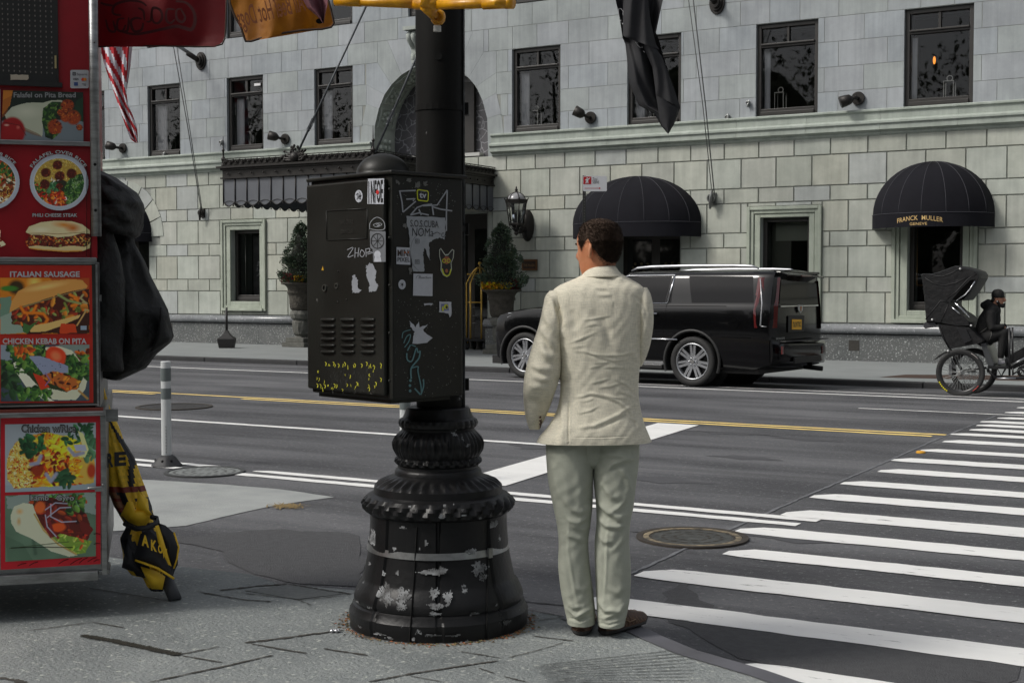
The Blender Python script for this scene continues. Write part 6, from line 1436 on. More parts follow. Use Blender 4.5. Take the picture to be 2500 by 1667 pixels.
mb=MB();put_text(mb,'ESCALADE',W(-1.402,.72,.80),-lS,u0,.30,.032,.01);mb.build('name_lettering',m_satin,suv,fix=False)
m_lens=mat('tail_lens',(.10,.012,.012),.12,coat=1.);m_lensc=mat('tail_light_bar',(.50,.50,.52),.2,.3)
for s in(1,-1):
    mb=MB()
    outer=[(-1.10,1.74,.872),(-1.16,1.74,.866),(-1.27,1.30,.93),(-1.29,.96,.955),(-1.10,.955,1.002),(-1.075,1.18,.99),(-1.07,1.33,.945)]
    P=[W(x,s*(y+.012),z)for x,z,y in outer];Q=[W(-1.395 if i in(1,2,3)else x,s*(y-(.10 if i in(1,2,3)else.02)),z)for i,(x,z,y)in enumerate(outer)]
    mb.add(P,[tuple(range(7))]);mb.add([P[1],P[2],P[3],W(-1.397,s*.83,.96),W(-1.397,s*.80,1.30),W(-1.39,s*.715,1.74)],[(0,1,4,5),(1,2,3,4)])
    lo2=mb.build('tail_light',m_lens,suv,fix=False)
    mb=MB();mb.tube([W(x,s*(y+.018),z)for x,z,y in((-1.135,1.72,.872),(-1.20,1.33,.935),(-1.20,.99,.985))],[.007,.012,.014],6);mb.tube([W(x,s*(y+.016),z)for x,z,y in((-1.20,.985,.985),(-1.29,.975,.955))],.008,5);mb.build('light_bar',m_lensc,lo2)
mb=MB()
mb.rings([[W(-1.37,y,.40),W(-1.50+.10*abs(y)**4,y,.44),W(-1.53+.12*abs(y)**4,y,.60),W(-1.52+.12*abs(y)**4,y,.72),W(-1.44+.06*abs(y)**4,y,.765),W(-1.36,y,.77)]for y in np.linspace(-1.0,1.0,17)],cap=True)
bp2=mb.build('rear_bumper',m_car,suv);shade(bp2,40)
mb=MB();mb.obox(W(-1.49,0,.775),hS,lS,u0,.09,1.62,.014);mb.build('bumper_step',mat('step_pad',(.05,.05,.05),.7),bp2)
mb=MB();mb.obox(W(-1.53,0,.47),hS,lS,u0,.03,1.0,.10);mb.build('lower_valance',m_carp,bp2,bevel=.01)
mb=MB();mb.tube([W(-1.2,-.62,.33),W(-1.50,-.66,.31)],.04,12);mb.build('exhaust',m_carp,suv)
mb=MB();mb.obox(W(-1.515,-.62,.62),hS,lS,u0,.02,.05,.12);mb.obox(W(-1.515,.88,.62),hS,lS,u0,.02,.05,.12);mb.build('reflector',m_lens,suv)
# front: grille, headlight
mb=MB();mb.obox(W(3.99,0,.72),hS,lS,u0,.08,1.0,.46);mb.build('grille',m_chr,suv,bevel=.03)
for s in(1,-1):
    mb=MB();mb.add([W(3.50,s*.975,1.12),W(3.78,s*.93,1.08),W(3.99,s*.80,1.0),W(4.03,s*.76,.60),W(3.96,s*.86,.60),W(3.86,s*.94,.86),W(3.66,s*.975,1.06)],[tuple(range(7))]);mb.build('headlight',mat('headlight_lens',(.30,.30,.32),.08,coat=1),suv,fix=False)
    mb=MB();mb.tube([W(3.40,s*.972,1.135),W(3.66,s*.945,1.125),W(3.90,s*.875,1.085)],[.006,.016,.012],6);mb.build('headlight_brow',m_chr,suv)
    mb=MB();mb.sphere(W(2.02,s*1.10,1.36),.12,12,8,.9,.8,.9);mb.tube([W(2.0,s*.95,1.32),W(2.02,s*1.06,1.34)],.03,6);mb.build('wing_mirror',m_car,suv)
mb=MB();mb.add([W(1.36,.70,1.80),W(1.36,-.70,1.80),W(2.10,-.84,1.345),W(2.10,.84,1.345)],[(0,1,2,3)]);mb.build('windscreen',m_cg,suv,fix=False)
# wheels
def wheel(wx_,s):
    c=W(wx_,s*.865,.402);A=lS*s
    o_=MB();o_.smooth=True;ring=[]
    for r0,d in((.285,-.11),(.33,-.125),(.375,-.12),(.398,-.10),(.402,0),(.398,.10),(.380,.122),(.34,.13),(.305,.118),(.292,.105)):
        ring.append([c+A*d+r0*(hS*math.cos(a)+u0*math.sin(a))for a in np.linspace(0,2*pi,49)[:-1]])
    o_.rings(ring,cap=False);t=o_.build('wheel',m_tyre,suv,fix=True)
    r_=MB();r_.smooth=True
    r_.rings([[c+A*d+r0*(hS*math.cos(a)+u0*math.sin(a))for a in np.linspace(0,2*pi,49)[:-1]]for r0,d in((.294,.108),(.286,.118),(.272,.108),(.262,.06),(.262,-.09))],cap=False)
    r_.smooth=False
    for k in range(7):
        a0=2*pi*k/7+pi/2
        for sg in(-1,1):
            P=[]
            for r0,da,w0,d0 in((.06,.30,.026,.088),(.15,.17,.021,.092),(.268,.125,.021,.10)):
                a=a0+sg*da*(.9 if r0<.1 else 1);er=hS*math.cos(a)+u0*math.sin(a);et=-hS*math.sin(a)+u0*math.cos(a);q=c+er*r0
                P.append([q+et*w0+A*(d0-.03),q+et*w0+A*d0,q-et*w0+A*d0,q-et*w0+A*(d0-.03)])
            r_.rings(P)
        er=hS*math.cos(a0)+u0*math.sin(a0)
    r_.disc(c+A*.05,hS,u0,0,.085,A*.045,24)
    rim=r_.build('rim',m_satin,t,fix=True)
    n_=MB()
    for k in range(6):a=2*pi*k/6;n_.sphere(c+A*.098+.058*(hS*math.cos(a)+u0*math.sin(a)),.013,8,5)
    n_.disc(c+A*.09,hS,u0,0,.033,A*.018,18);n_.build('hub_nuts',m_chr,t)
    n_=MB();n_.disc(c+A*.0,hS,u0,0,.262,A*.012,32);n_.build('brake_disc',mat('dark_brake',(.02,.02,.021),.5),t)
for wx_ in(0.,3.302):
    for s in(1,-1):wheel(wx_,s)
# == pedicab
PO=np.array([-4.17,20.28,0.]);hP=np.array([.9985,.055,0.]);hP/=np.linalg.norm(hP);lP=np.array([-hP[1],hP[0],0])
def Pp(x,y,z):return PO+hP*x+lP*y+u0*z
pdv=lambda x,y,d=0.:PP(*S2(2200+x/4.127,620+y/4.127),PO+lP*d,lP)
def pv(x,y,d=0.):return pdv(x,y,0)+lP*d
m_ptr=mat('pedicab_black_vinyl',(.010,.010,.0105),.55,spec=.3,var=(5,.2),col2=(.009,.009,.010),bump=(14,.6,.02));m_pfr=mat('pedicab_frame_black',(.013,.013,.014),.35)
ped=thing('pedicab',Pp(0,.5,0),'black pedicab with folding hood and spoked wheels waiting at the far kerb','pedicab')
def extr(name,pts,d0,d1,m,par,sm=25,n=None,taper=.0):
    mb=MB();P=[pv(x,y)for x,y in pts];c=sum(P)/len(P)
    R_=[]
    for t,k in((0,.96),(.06,1.),(.94,1.),(1,.96)):R_.append([c+(p-c)*k+lP*(d0+(d1-d0)*t)for p in P])
    mb.rings(R_,cap=True);o=mb.build(name,m,par);return shade(o,sm)
extr('hood',[(195,215),(212,197),(300,200),(385,178),(470,145),(545,118),(600,122),(700,150),(760,172),(785,205),(782,245),(750,300),(700,380),(630,470),(560,470),(515,460),(490,490),(500,530),(560,590),(640,640),(690,690),(690,735),(560,735),(360,695),(250,690),(240,600),(225,400),(208,260)],-.02,1.02,m_ptr,ped)
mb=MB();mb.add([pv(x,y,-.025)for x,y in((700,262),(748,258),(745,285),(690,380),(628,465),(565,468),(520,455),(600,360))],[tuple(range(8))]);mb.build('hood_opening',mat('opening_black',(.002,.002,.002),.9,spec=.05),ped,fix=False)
mb=MB();mb.tube([pv(560,468,-.03),pv(650,410,-.03),pv(700,350,-.03),pv(745,275,-.03)],.010,6);mb.tube([pv(515,535,-.03),pv(590,600,-.03)],.012,6);mb.tube([pv(545,490,-.03),pv(600,545,-.03),pv(692,640,-.03)],.013,6);mb.build('chrome_strut',m_chr,ped)
extr('cab_side',[(365,700),(690,735),(750,800),(830,870),(820,890),(770,905),(640,930),(475,960),(455,920)],-.01,1.0,m_ptr,ped)
extr('seat_back',[(560,735),(660,760),(715,870),(640,900),(600,820)],-.04,.0,mat('glossy_vinyl',(.02,.02,.022),.25,bump=(6,.5,.02)),ped)
extr('bumper_roll',[(218,700),(240,688),(340,690),(352,712),(300,735),(240,752),(222,740)],.02,.95,mat('grey_vinyl',(.045,.045,.05),.4),ped)
# folds of the hood: a few proud creases
mb=MB()
for p in([(240,240),(330,300),(430,320),(560,290),(680,230)],[(470,450),(560,380),(680,250),(760,200)],[(250,660),(330,560),(400,470),(480,490)],[(400,690),(440,600),(480,500)],[(380,720),(430,850),(480,940)],[(300,215),(420,230),(520,190),(600,140)]):mb.tube([pv(x,y,-.014)for x,y in p],.012,6)
mb.build('hood_seams',m_ptr,ped)
mb=MB()
for x,y in((318,660),(708,720),(598,150),(476,975)):mb.sphere(pv(x,y,-.035),.016,8,6)
mb.build('studs',mat('white_stud',(.6,.6,.6),.4),ped)
extr('mudguard',[(320,1075),(380,1020),(440,985),(475,975),(470,990),(420,1015),(380,1045)],.0,.06,m_pfr,ped)
extr('footwell_panel',[(790,900),(845,895),(930,1110),(925,1135),(870,1130)],.05,.9,mat('dull_aluminium',(.10,.105,.11),.35,.6),ped)
extr('step',[(865,1133),(1075,1133),(1085,1158),(870,1158)],.0,.95,m_pfr,ped)
extr('box_frame',[(1040,1040),(1180,965),(1300,900),(1420,840),(1440,860),(1440,985),(1240,1050),(1105,1110),(1080,1120)],.3,.7,m_ptr,ped)
mb=MB()
for p,r0 in(([(870,1180),(930,1240),(1140,1255),(1420,1250)],.022),([(1075,1165),(1240,1085),(1440,1000)],.028),([(1105,1115),(1240,1045),(1400,985)],.010),([(1080,745),(1082,1230)],.016),([(1112,740),(1113,1100)],.013),([(1115,1150),(1116,1225)],.012),([(870,1200),(860,1150)],.02),([(910,1240),(960,1160),(1000,1235),(1040,1160)],.014),([(1110,1220),(1200,1160),(1280,1230)],.012)):mb.tube([pv(x,y,.12 if r0!=.028 else.35)for x,y in p],r0,8)
mb.build('frame',m_pfr,ped)
mb=MB();mb.tube([pv(960,1255,.05),pv(1150,1252,.05)],.014,6);mb.tube([pv(1108,1117,.1),pv(1236,1048,.1)],.008,6);mb.build('silver_rail',m_satin,ped)
c=pv(1215,1192,.2);mb=MB();mb.disc(c,hP,u0,.045,.085,lP*.01,22)
for k in range(5):a=k*1.257;mb.tube([c,c+.06*(hP*math.cos(a)+u0*math.sin(a))],.007,5)
for k in range(20):a=k*.314;mb.sphere(c+.088*(hP*math.cos(a)+u0*math.sin(a)),.008,5,4)
mb.build('chainring',m_carp,ped)
c=pv(1213,1190,.15);mb=MB();mb.sphere(c,.016,8,6);mb.build('crank_bolt',m_chr,ped)
def pwheel(c,lab=None):
    R0=.345;o_=MB();o_.smooth=True
    o_.rings([[c+lP*d+r0*(hP*math.cos(a)+u0*math.sin(a))for a in np.linspace(0,2*pi,65)[:-1]]for r0,d in((R0-.058,-.018),(R0-.03,-.031),(R0-.006,-.02),(R0,0),(R0-.006,.02),(R0-.03,.031),(R0-.058,.018),(R0-.058,-.018))],cap=False);t=o_.build('wheel',m_tyre,ped,label=lab)
    o_=MB();o_.smooth=True;o_.rings([[c+lP*d+r0*(hP*math.cos(a)+u0*math.sin(a))for a in np.linspace(0,2*pi,65)[:-1]]for r0,d in((R0-.058,-.018),(R0-.082,-.015),(R0-.082,.015),(R0-.058,.018))],cap=False);o_.build('rim',m_pfr,t)
    o_=MB()
    for k in range(36):
        a=2*pi*k/36;b_=a+(.42 if k%4<2 else-.42);sd=.03 if k%2 else-.03;o_.tube([c+lP*sd+.03*(hP*math.cos(b_)+u0*math.sin(b_)),c+(R0-.08)*(hP*math.cos(a)+u0*math.sin(a))],.0032,4,cap=False)
    o_.build('spokes',mat('spoke_steel',(.30,.31,.31),.4,.7),t)
    o_=MB();o_.tube([c-lP*.05,c+lP*.05],.028,14);o_.disc(c-lP*.05,hP,u0,0,.018,-lP*.01,12);o_.build('hub',mat('hub_alloy',(.35,.35,.34),.4,.7),t)
    return t
cw=Pp(0,.0,.345);t=pwheel(cw)
mb=MB()
for k in range(6):a=math.radians(207+k*5.6);mb.obox(cw-lP*.032+.322*(hP*math.cos(a)+u0*math.sin(a)),hP*math.cos(a)+u0*math.sin(a),-hP*math.sin(a)+u0*math.cos(a),lP,.016,.020,.004)
mb.build('yellow_tyre_print',mat('tyre_yellow',(.75,.68,.02),.5),t)
mb=MB();mb.tube([cw-lP*.032+.315*(hP*math.cos(a)+u0*math.sin(a))for a in np.linspace(math.radians(305),math.radians(325),6)],.005,4);mb.build('red_tyre_print',mat('tyre_red',(.5,.05,.04),.5),t)
mb=MB();mb.tube([cw-lP*.03+.322*(hP*math.cos(a)+u0*math.sin(a))for a in np.linspace(math.radians(40),math.radians(62),6)],.005,4);mb.build('pale_tyre_print',mat('tyre_pale',(.4,.36,.34),.5),t)
pwheel(Pp(.04,1.0,.32))
mb=MB();mb.tube([cw,Pp(.0,1.0,.345)],.02,8);mb.tube([Pp(-.1,.12,.30),Pp(-.12,.12,.55)],.03,6);mb.tube([Pp(.02,.1,.35),pv(480,960,.1)],.02,6);mb.tube([Pp(.02,.1,.35),pv(850,1150,.1)],.02,6);mb.build('axle',m_pfr,ped)
mb=MB();mb.sphere(Pp(.14,.15,.55),.05,8,6,1.2,1,.8);mb.obox(Pp(-.16,.12,.38),hP,lP,u0,.04,.02,.16);mb.build('brake_caliper',m_satin,ped)
# == food cart
eC=.966*rt+.2588*f0;nC=.2588*rt-.966*f0
AC=CGp((257-1250)/FOC*5.9,5.9,0)
def CP(xs,ys,d=0.):return PP(xs/SD,ys/SD,AC+nC*d,nC)
k1=lambda x,y,d=0.:CP(x/4.357,y/4.357,d)
k5=lambda x,y,d=0.:CP(x/5.227,340+y/5.227,d)
k2=lambda x,y,d=0.:CP(x/3.136,600+y/3.136,d)
k3=lambda x,y,d=0.:CP(x/2.8,960+y/2.8,d)
m_cred=mat('cart_red',(.36,.006,.014),.35,var=(3,.2,8),col2=(.26,.004,.010),coat=.2)
m_cst=mat('scuffed_stainless',(.36,.37,.37),.38,.85,var=(9,.2,10),col2=(.18,.18,.18),bump=(30,.3,.002),stretch=(1,1,4))
m_cdk=mat('grimy_dark_metal',(.05,.045,.04),.6,.4,var=(12,.2),col2=(.02,.018,.016))
m_print=mat('printed_vinyl',(1,1,1),.42,attr='Col',coat=.0)
cart=thing('food_cart',AC-eC*.4-nC*.5+u0*.15,'red street food cart with bright food picture panels and steel edges at left','food cart')
def slab(mb,x0,x1,y0,y1,d0,d1,left=None):
    """block on the front: S pixel extents on the front plane, d0..d1 towards the viewer"""
    a=CP(x1,y0);b=CP(x1,y1);l=CP(x0,(y0+y1)/2);L_=(a-l)@eC;z1,z0=a[2],b[2];r0=a-u0*a[2];r0=AC*np.array([1,1,0])+eC*((a-AC)@eC)
    c=r0-eC*L_/2+nC*(d0+d1)/2+u0*(z0+z1)/2;mb.obox(c,eC,nC,u0,L_,d1-d0,z1-z0)
XLm=-700
mb=MB();slab(mb,XLm,222,-190,640,-1.15,-.012);up_=mb.build('upper_cabinet',m_cred,cart)
mb=MB();slab(mb,XLm,240,640,998,-1.15,-.012);mb.build('middle_cabinet',m_cst,cart)
mb=MB();slab(mb,XLm,257,998,1392,-1.15,-.012);mb.build('lower_cabinet',m_cst,cart,bevel=.004)
# rails
mb=MB();slab(mb,XLm,221,347,358,-.012,.012);slab(mb,XLm,236,629,640,-.012,.014);slab(mb,XLm,240,640,645,-.012,.004);mb.build('steel_rail',m_cst,cart,bevel=.003)
mb=MB();slab(mb,222,237,577,630,-.012,.0);mb.build('corner_panel',m_cred,cart)
mb=MB();slab(mb,233,240,645,990,-.012,.010);slab(mb,226,233,645,990,-.012,.004);slab(mb,XLm,240,983,990,-.012,.010);slab(mb,XLm,233,990,994,-.012,.004);mb.build('door_frame',m_cdk,cart,bevel=.002)
mb=MB();slab(mb,235.5,238.5,645,992,.010,.014);slab(mb,XLm,238,985,988,.010,.013);mb.build('bright_edge',m_cst,cart)
mb=MB();slab(mb,XLm,252,994,1001,-.02,.03);mb.build('red_ledge',mat('dull_red_edge',(.16,.03,.02),.5),cart)
mb=MB();slab(mb,XLm,255,1001,1013,-.012,.035);mb.build('steel_lip',m_cst,cart,bevel=.004)
mb=MB();slab(mb,247,258,1013,1402,-.012,.012);mb.build('right_stile',m_cst,cart,bevel=.003)
mb=MB();slab(mb,XLm,240,1391,1414,-.012,.020);slab(mb,240,267,1392,1403,-.20,-.01);mb.build('bottom_rail',m_cst,cart,bevel=.003)
mb=MB();slab(mb,13,39,1414,1425,-.08,-.01);slab(mb,115,228,1404,1417,-.10,-.01);slab(mb,XLm,-120,1404,1420,-.6,-.01);mb.build('under_bracket',m_cdk,cart)
mb=MB();slab(mb,257,287,1003,1033,-.10,-.09);mb.build('side_tab',m_cst,cart)
mb=MB();slab(mb,240,247,720,736,-.04,-.02);mb.build('side_clip',m_cst,cart)
# hinge latch
mb=MB();slab(mb,232,253,1186,1197,.012,.026);slab(mb,249,256,1180,1208,.012,.022);mb.tube([k3(600,650,.024),k3(640,645,.030),k3(700,640,.024)],.006,8)
for y in(625,680):mb.sphere(k3(705,y,.022),.006,7,5)
mb.build('latch',m_steel,cart,bevel=.002)
# right post with bolt holes
pa_,pb_=CP(229.5,-190,.03),CP(234.5,577,.03);pa_=np.array([pb_[0],pb_[1],pa_[2]])
mb=MB();mb.tube([pb_,pa_],.0195,20);p=mb.build('corner_post',m_cst,cart)
mb=MB();mb.obox((pb_+np.array([pb_[0],pb_[1],k5(0,120)[2]]))/2+eC*.014+nC*-.012,eC,nC,u0,.016,.03,k5(0,120)[2]-pb_[2]);mb.build('post_sleeve',m_cst,p,bevel=.003)
mb=MB()
for y in(310,900):c=np.array([pb_[0],pb_[1],k5(0,y)[2]])+nC*.0195+eC*.000;mb.disc(c,eC,u0,0,.0065,nC*.001,14)
mb.build('post_hole',_M['black_gap'],p)
mb=MB();mb.sphere(k1(1005,455,.05),.004,6,4);mb.build('post_rivet',m_cdk,p)
# perforated vent, frame
mb=MB();mb.obox((k1(-1500,400,-.004)+k1(600,400,-.004))/2,eC,nC,u0,np.linalg.norm(k1(600,400)-k1(-1500,400)),.012,1.1);
mb=MB();slab(mb,XLm,138,-190,207,-.012,.002);v=mb.build('vent_panel',mat('vent_black',(.010,.010,.009),.5),cart)
mb=MB();mb2=MB()
for i in range(-3,10):
    for j in range(15):
        x=22+i*57.8+j*1.0;y=-15+j*54.5+i*3.2
        if 0>x-590+0 and y<790:
            for q,s in((0,.0028),(9,.0024)):mb.disc(k1(x,y+q,.003),eC,u0,0,s,nC*.0008,6)
mb.build('lamp_dots',mat('dim_led',(.16,.14,.13),.4),v)
mb=MB();slab(mb,XLm,152,203,214,-.012,.012);slab(mb,XLm,138,186,204,.002,.005);mb.build('vent_sill',mat('black_sill',(.012,.012,.012),.4),v)
mb=MB();mb.add([k1(x,y,.008)for x,y in ragged([(108,795),(300,800),(305,840),(270,856),(110,850)],5,3,6)],[tuple(range(30))]);mb.build('paint_scrape',mat('bare_scrape',(.38,.33,.26),.8),v,fix=False)
mb=MB();slab(mb,133.5,138,137,168,.002,.008);mb.build('yellowed_tab',mat('yellow_tab',(.32,.26,.12),.6),v)
# payment card sticker
mb=MB();mb.prism([k1(x,y,.001)for x,y in rr_poly(748,747,944,942,16)],nC*.001);cs=mb.build('payment_card_sign',mat('card_white',(.40,.40,.42),.4),cart)
def ctext(par,fn,body,x0,x1,y0,y1,m,d=.004,bold=0.,outline=None,ow=0.,**kw):
    a=fn(x0,(y0+y1)/2,d);b=fn(x1,(y0+y1)/2,d);h=np.linalg.norm(fn((x0+x1)/2,y0,d)-fn((x0+x1)/2,y1,d));U=(b-a)/np.linalg.norm(b-a)
    if outline:mb=MB();put_text(mb,body,(a+b)/2-nC*.0012,U,u0,np.linalg.norm(b-a)+ow,h+ow,bold+.045,**kw);mb.build('letter_shadow',outline,par,fix=False)
    mb=MB();put_text(mb,body,(a+b)/2,U,u0,np.linalg.norm(b-a),h,bold,**kw);return mb.build('lettering',m,par,fix=False)
ink=mat('dark_ink',(.03,.03,.035),.5);lt=mat('white_lettering',(.52,.52,.53),.45);lsh=mat('letter_shadow_ink',(.02,.015,.015),.5)
ctext(cs,k1,'Square',818,925,778,812,ink,.004);ctext(cs,k1,'VISA',778,836,832,855,ink,.004,.03,shear=.3)
mb=MB()
for p,q in(((772,770),(806,778)),((772,798),(806,806)),((772,770),(780,806)),((798,770),(806,806)),((784,783),(794,793))):mb.add([k1(p[0],p[1],.004),k1(q[0],p[1],.004),k1(q[0],q[1],.004),k1(p[0],q[1],.004)],[(0,1,2,3)])
mb.build('square_mark',ink,cs,fix=False)
mb=MB();mb.add([k1(x,y,.004)for x,y in circ(882,847,17,17)],[tuple(range(24))]);mb.build('red_circle',mat('card_red',(.5,.03,.01),.4),cs,fix=False);mb=MB();mb.add([k1(x,y,.0046)for x,y in circ(904,847,17,17)],[tuple(range(24))]);mb.build('orange_circle',mat('card_orange',(.55,.18,.01),.4),cs,fix=False)
mb=MB();mb.add([k1(x,y,.004)for x,y in((787,877),(829,877),(829,914),(787,914))],[(0,1,2,3)]);mb.build('blue_box',mat('card_blue',(.03,.06,.18),.4),cs,fix=False)
mb=MB();mb.add([k1(x,y,.004)for x,y in((872,893),(914,893),(914,898),(872,898))],[(0,1,2,3)]);mb.add([k1(x,y,.004)for x,y in((880,908),(914,904),(914,914))],[(0,1,2)]);mb.build('dark_bar',ink,cs,fix=False)
# ---- printed pictures
def pic(cv,name,fn,quad,par,label,keep=None,d=.002,gain=1.35):
    (ax,ay),(bx,by),(cx,cy),(dx,dy)=quad
    P00,P10,P11,P01=fn(ax,ay,d),fn(bx,by,d),fn(cx,cy,d),fn(dx,dy,d)
    return print_mesh(cv,name,lambda u,v:P00*(1-u)*(1-v)+P10*u*(1-v)+P11*u*v+P01*(1-u)*v,par,m_print,gain,keep,label=label)
BRN=['#7a2c12','#9c3d18','#5e1f0e','#b0501f'];GRN=['#2f5a28','#47742f','#1e3d1c','#6b9440'];ORG=['#d96a1c','#e98a2a','#c04a14','#f0a83a'];YEL=['#e8cf5a','#d8b53f','#f2e08a','#c99a35'];REDS=['#c22a14','#d6401c','#9e1c10']
# A falafel wrap
c=Canvas(180,112,'#1d2a1f');c.a*=(.6+.9*c.noise(6,5,2))[...,None]
c.poly([(0,.62),(1,.55),(1,1),(0,1)],'#7f8b92');c.poly([(0,0),(.12,0),(.09,.3),(0,.5)],'#d8832a');c.poly([(.0,.2),(.11,.1),(.05,.5),(0,.55)],'#a85a22',a=.6);c.poly([(.9,.2),(1,.1),(1,.6),(.9,.55)],'#20402a',wob=.05)
c.poly([(.03,.5),(.12,.33),(.3,.24),(.5,.23),(.6,.18),(.72,.17),(.8,.24),(.58,.35),(.5,.6),(.5,.92),(.4,.86),(.25,.76),(.08,.66)],'#c9cdb4',wob=.01);c.poly([(.08,.62),(.25,.72),(.45,.86),(.5,.93),(.38,.88),(.2,.76)],'#8a6a4c',a=.7);c.ell(.3,.42,.22,.16,'#dfe0c8',soft=.9)
gm=c.poly([(.5,.35),(.62,.2),(.78,.22),(.72,.45),(.62,.6),(.7,.85),(.62,.98),(.54,.92),(.49,.6)],'#24401f',wob=.03);c.scatter(150,(.48,.18,.80,.98),.035,GRN+['#14260f'],3,gm)
for x,y,r0 in((.80,.28,.085),(.88,.52,.10),(.78,.52,.07),(.65,.72,.10),(.72,.42,.05),(.95,.72,.045)):
    m_=c.ell(x,y,r0,r0*1.6,'#a8441a',soft=.25,wob=.2,seed=int(x*90))>.3;c.scatter(40,(x-r0,y-r0*1.6,x+r0,y+r0*1.6),.02,['#c8551f','#8c2f12','#d9772c','#6b210d'],int(y*90),m_)
c.ell(.13,.83,.17,.32,'#a8161a',soft=.15);c.ell(.06,.70,.04,.03,'#e8b0a0',soft=.8);c.ell(.2,.74,.03,.05,'#e06a60',soft=.9);c.line([(.02,.64),(.22,.7),(.3,.9)],.004,'#5f0c10')
oA=pic(c,'falafel_wrap_picture',k1,[(34,962),(885,984),(888,1508),(10,1490)],cart,'picture of a falafel wrap with tomato',gain=.85)
mb=MB();mb.add([k1(x,y,.0012)for x,y in((-1500,940),(4,952),(4,1490),(-1500,1470))],[(0,1,2,3)]);mb.build('white_strip',mat('dull_print_white',(.30,.30,.30),.5),cart,fix=False)
ctext(oA,k1,'Falafel on Pita Bread',145,805,984,1040,mat('outlined_grey',(.26,.27,.27),.5),.005,.02,lsh,.006)
# B plates
def plate(seed,kind):
    c=Canvas(150,144,'#a9aeb8');c.a*=(.9+.2*c.noise(3,3,1))[...,None];c.ell(.5,.5,.445,.44,'#d5d9de',soft=.06);c.ell(.5,.5,.43,.43,'#2b2a1c',soft=.04);inner=np.hypot(c.X-.5,c.Y-.5)<.425
    if kind==0:
        m1=inner&(c.Y<.55+.1*np.sin(c.X*9));c.blend(m1.astype(float),'#a88a3c');c.scatter(900,(.07,.06,.93,.62),.020,YEL,1,m1,asp=.25);m2=inner&((c.X-.92)**2+(c.Y-.68)**2<.34**2);c.blend(m2.astype(float),'#24421f');c.scatter(420,(.5,.35,.98,.98),.035,GRN+['#7f9a6a','#3f6a3a'],2,m2)
        m3=inner&((c.X-.38)**2+(c.Y-.85)**2<.26**2)&(c.Y>.6);c.blend(m3.astype(float),'#7a2a14');c.scatter(170,(.1,.58,.66,.99),.045,REDS+ORG[:2]+['#3a6a30','#d8d0c0'],4,m3);c.scatter(60,(.05,.5,.25,.8),.04,GRN+REDS,5,inner)
        c.scatter(40,(.3,.5,.5,.66),.05,['#2f5f3a','#4a8050'],6,inner)
        for i,(x,y)in enumerate(((.47,.19),(.27,.33),(.51,.39),(.71,.34),(.26,.54),(.50,.57))):
            rr=.095 if i!=5 else.06;m_=c.ell(x,y,rr,rr,'#4a170c',soft=.2,wob=.12,seed=i+3)>.4;c.scatter(45,(x-rr,y-rr,x+rr,y+rr),.018,['#6a2412','#38100a','#8c3a1a'],i,m_)
        c.scatter(10,(.35,.44,.5,.52),.03,['#e8e4d8'],8,inner,asp=.3)
    else:
        c.blend(inner.astype(float),'#8a3c1a');c.scatter(300,(.05,.05,.95,.5),.05,REDS+ORG+GRN,4,inner);c.scatter(260,(.4,.6,.95,.98),.022,YEL,5,inner,asp=.3);c.scatter(60,(.6,.2,.95,.5),.05,GRN,6,inner);c.scatter(90,(.4,.4,.95,.9),.045,['#e6dfc0','#5a2a16','#c9a060'],7,inner)
    return c,np.hypot((c.X-.5),(c.Y-.5))<.5
c,kp=plate(0,0);oB=pic(c,'falafel_rice_picture',k5,[(380,190),(1128,196),(1128,912),(380,906)],cart,'round picture of falafel balls over rice',kp)
c,kp=plate(0,1);oB2=pic(c,'rice_plate_picture',k5,[(-490,190),(250,190),(250,902),(-490,902)],cart,'round picture of a mixed rice plate cut by the photo edge',kp)
def arc_text(par,body,fn,cx,cy,R_,a0,a1,h,m,sh):
    c0=fn(cx,cy,.006);ux=fn(cx+100,cy,.006)-c0;px=np.linalg.norm(ux)/100;ux/=np.linalg.norm(ux);W_=math.radians(a1-a0)*R_*px
    for mm,b_,dd,nm in((sh,.05,.0,'letter_shadow'),(m,.0,.0012,'lettering')):
        v,f=glyphs(body,b_+.01,0,1.05);lo=v.min(0);hi=v.max(0);q=(v-lo)/(hi-lo);a=math.radians(a0)+q[:,0]*math.radians(a1-a0);rr=(R_+(q[:,1])*h)*px
        P=c0+nC*dd+(rr*np.sin(a))[:,None]*ux+(rr*np.cos(a))[:,None]*u0;mb=MB();mb.add(P,f);mb.build(nm,mm,par,fix=False)
arc_text(oB,'FALAFEL OVER RICE',k5,752,548,378,-60,59,46,lt,lsh);arc_text(oB2,'CHICKEN OVER RICE',k5,-120,548,378,-60,52,46,lt,lsh)
ctext(oB,k5,'PHILI CHEESE STEAK',415,985,948,992,lt,.005,.01,lsh,.004)
c=Canvas(190,92,'#8c0f18');bun=c.poly([(.03,.38),(.08,.2),(.25,.06),(.45,.01),(.7,.02),(.86,.12),(.97,.3),(.975,.42),(.85,.40),(.7,.5),(.5,.54),(.3,.46),(.12,.47)],'#cfc295');c.ell(.60,.14,.22,.13,'#c9802c',soft=.9,rot=.1);c.ell(.72,.24,.14,.16,'#b8641c',soft=.9);c.ell(.25,.3,.2,.12,'#dad3b2',soft=.9);c.line([(.06,.42),(.3,.41),(.5,.43),(.9,.37)],.004,'#8a5a28')
bot=c.poly([(.06,.82),(.2,.78),(.5,.84),(.8,.76),(.98,.72),(.97,.88),(.85,.98),(.6,1.0),(.2,.94),(.09,.9)],'#cdbb86');c.line([(.1,.9),(.3,.95),(.6,.985),(.85,.97)],.014,'#c98a38')
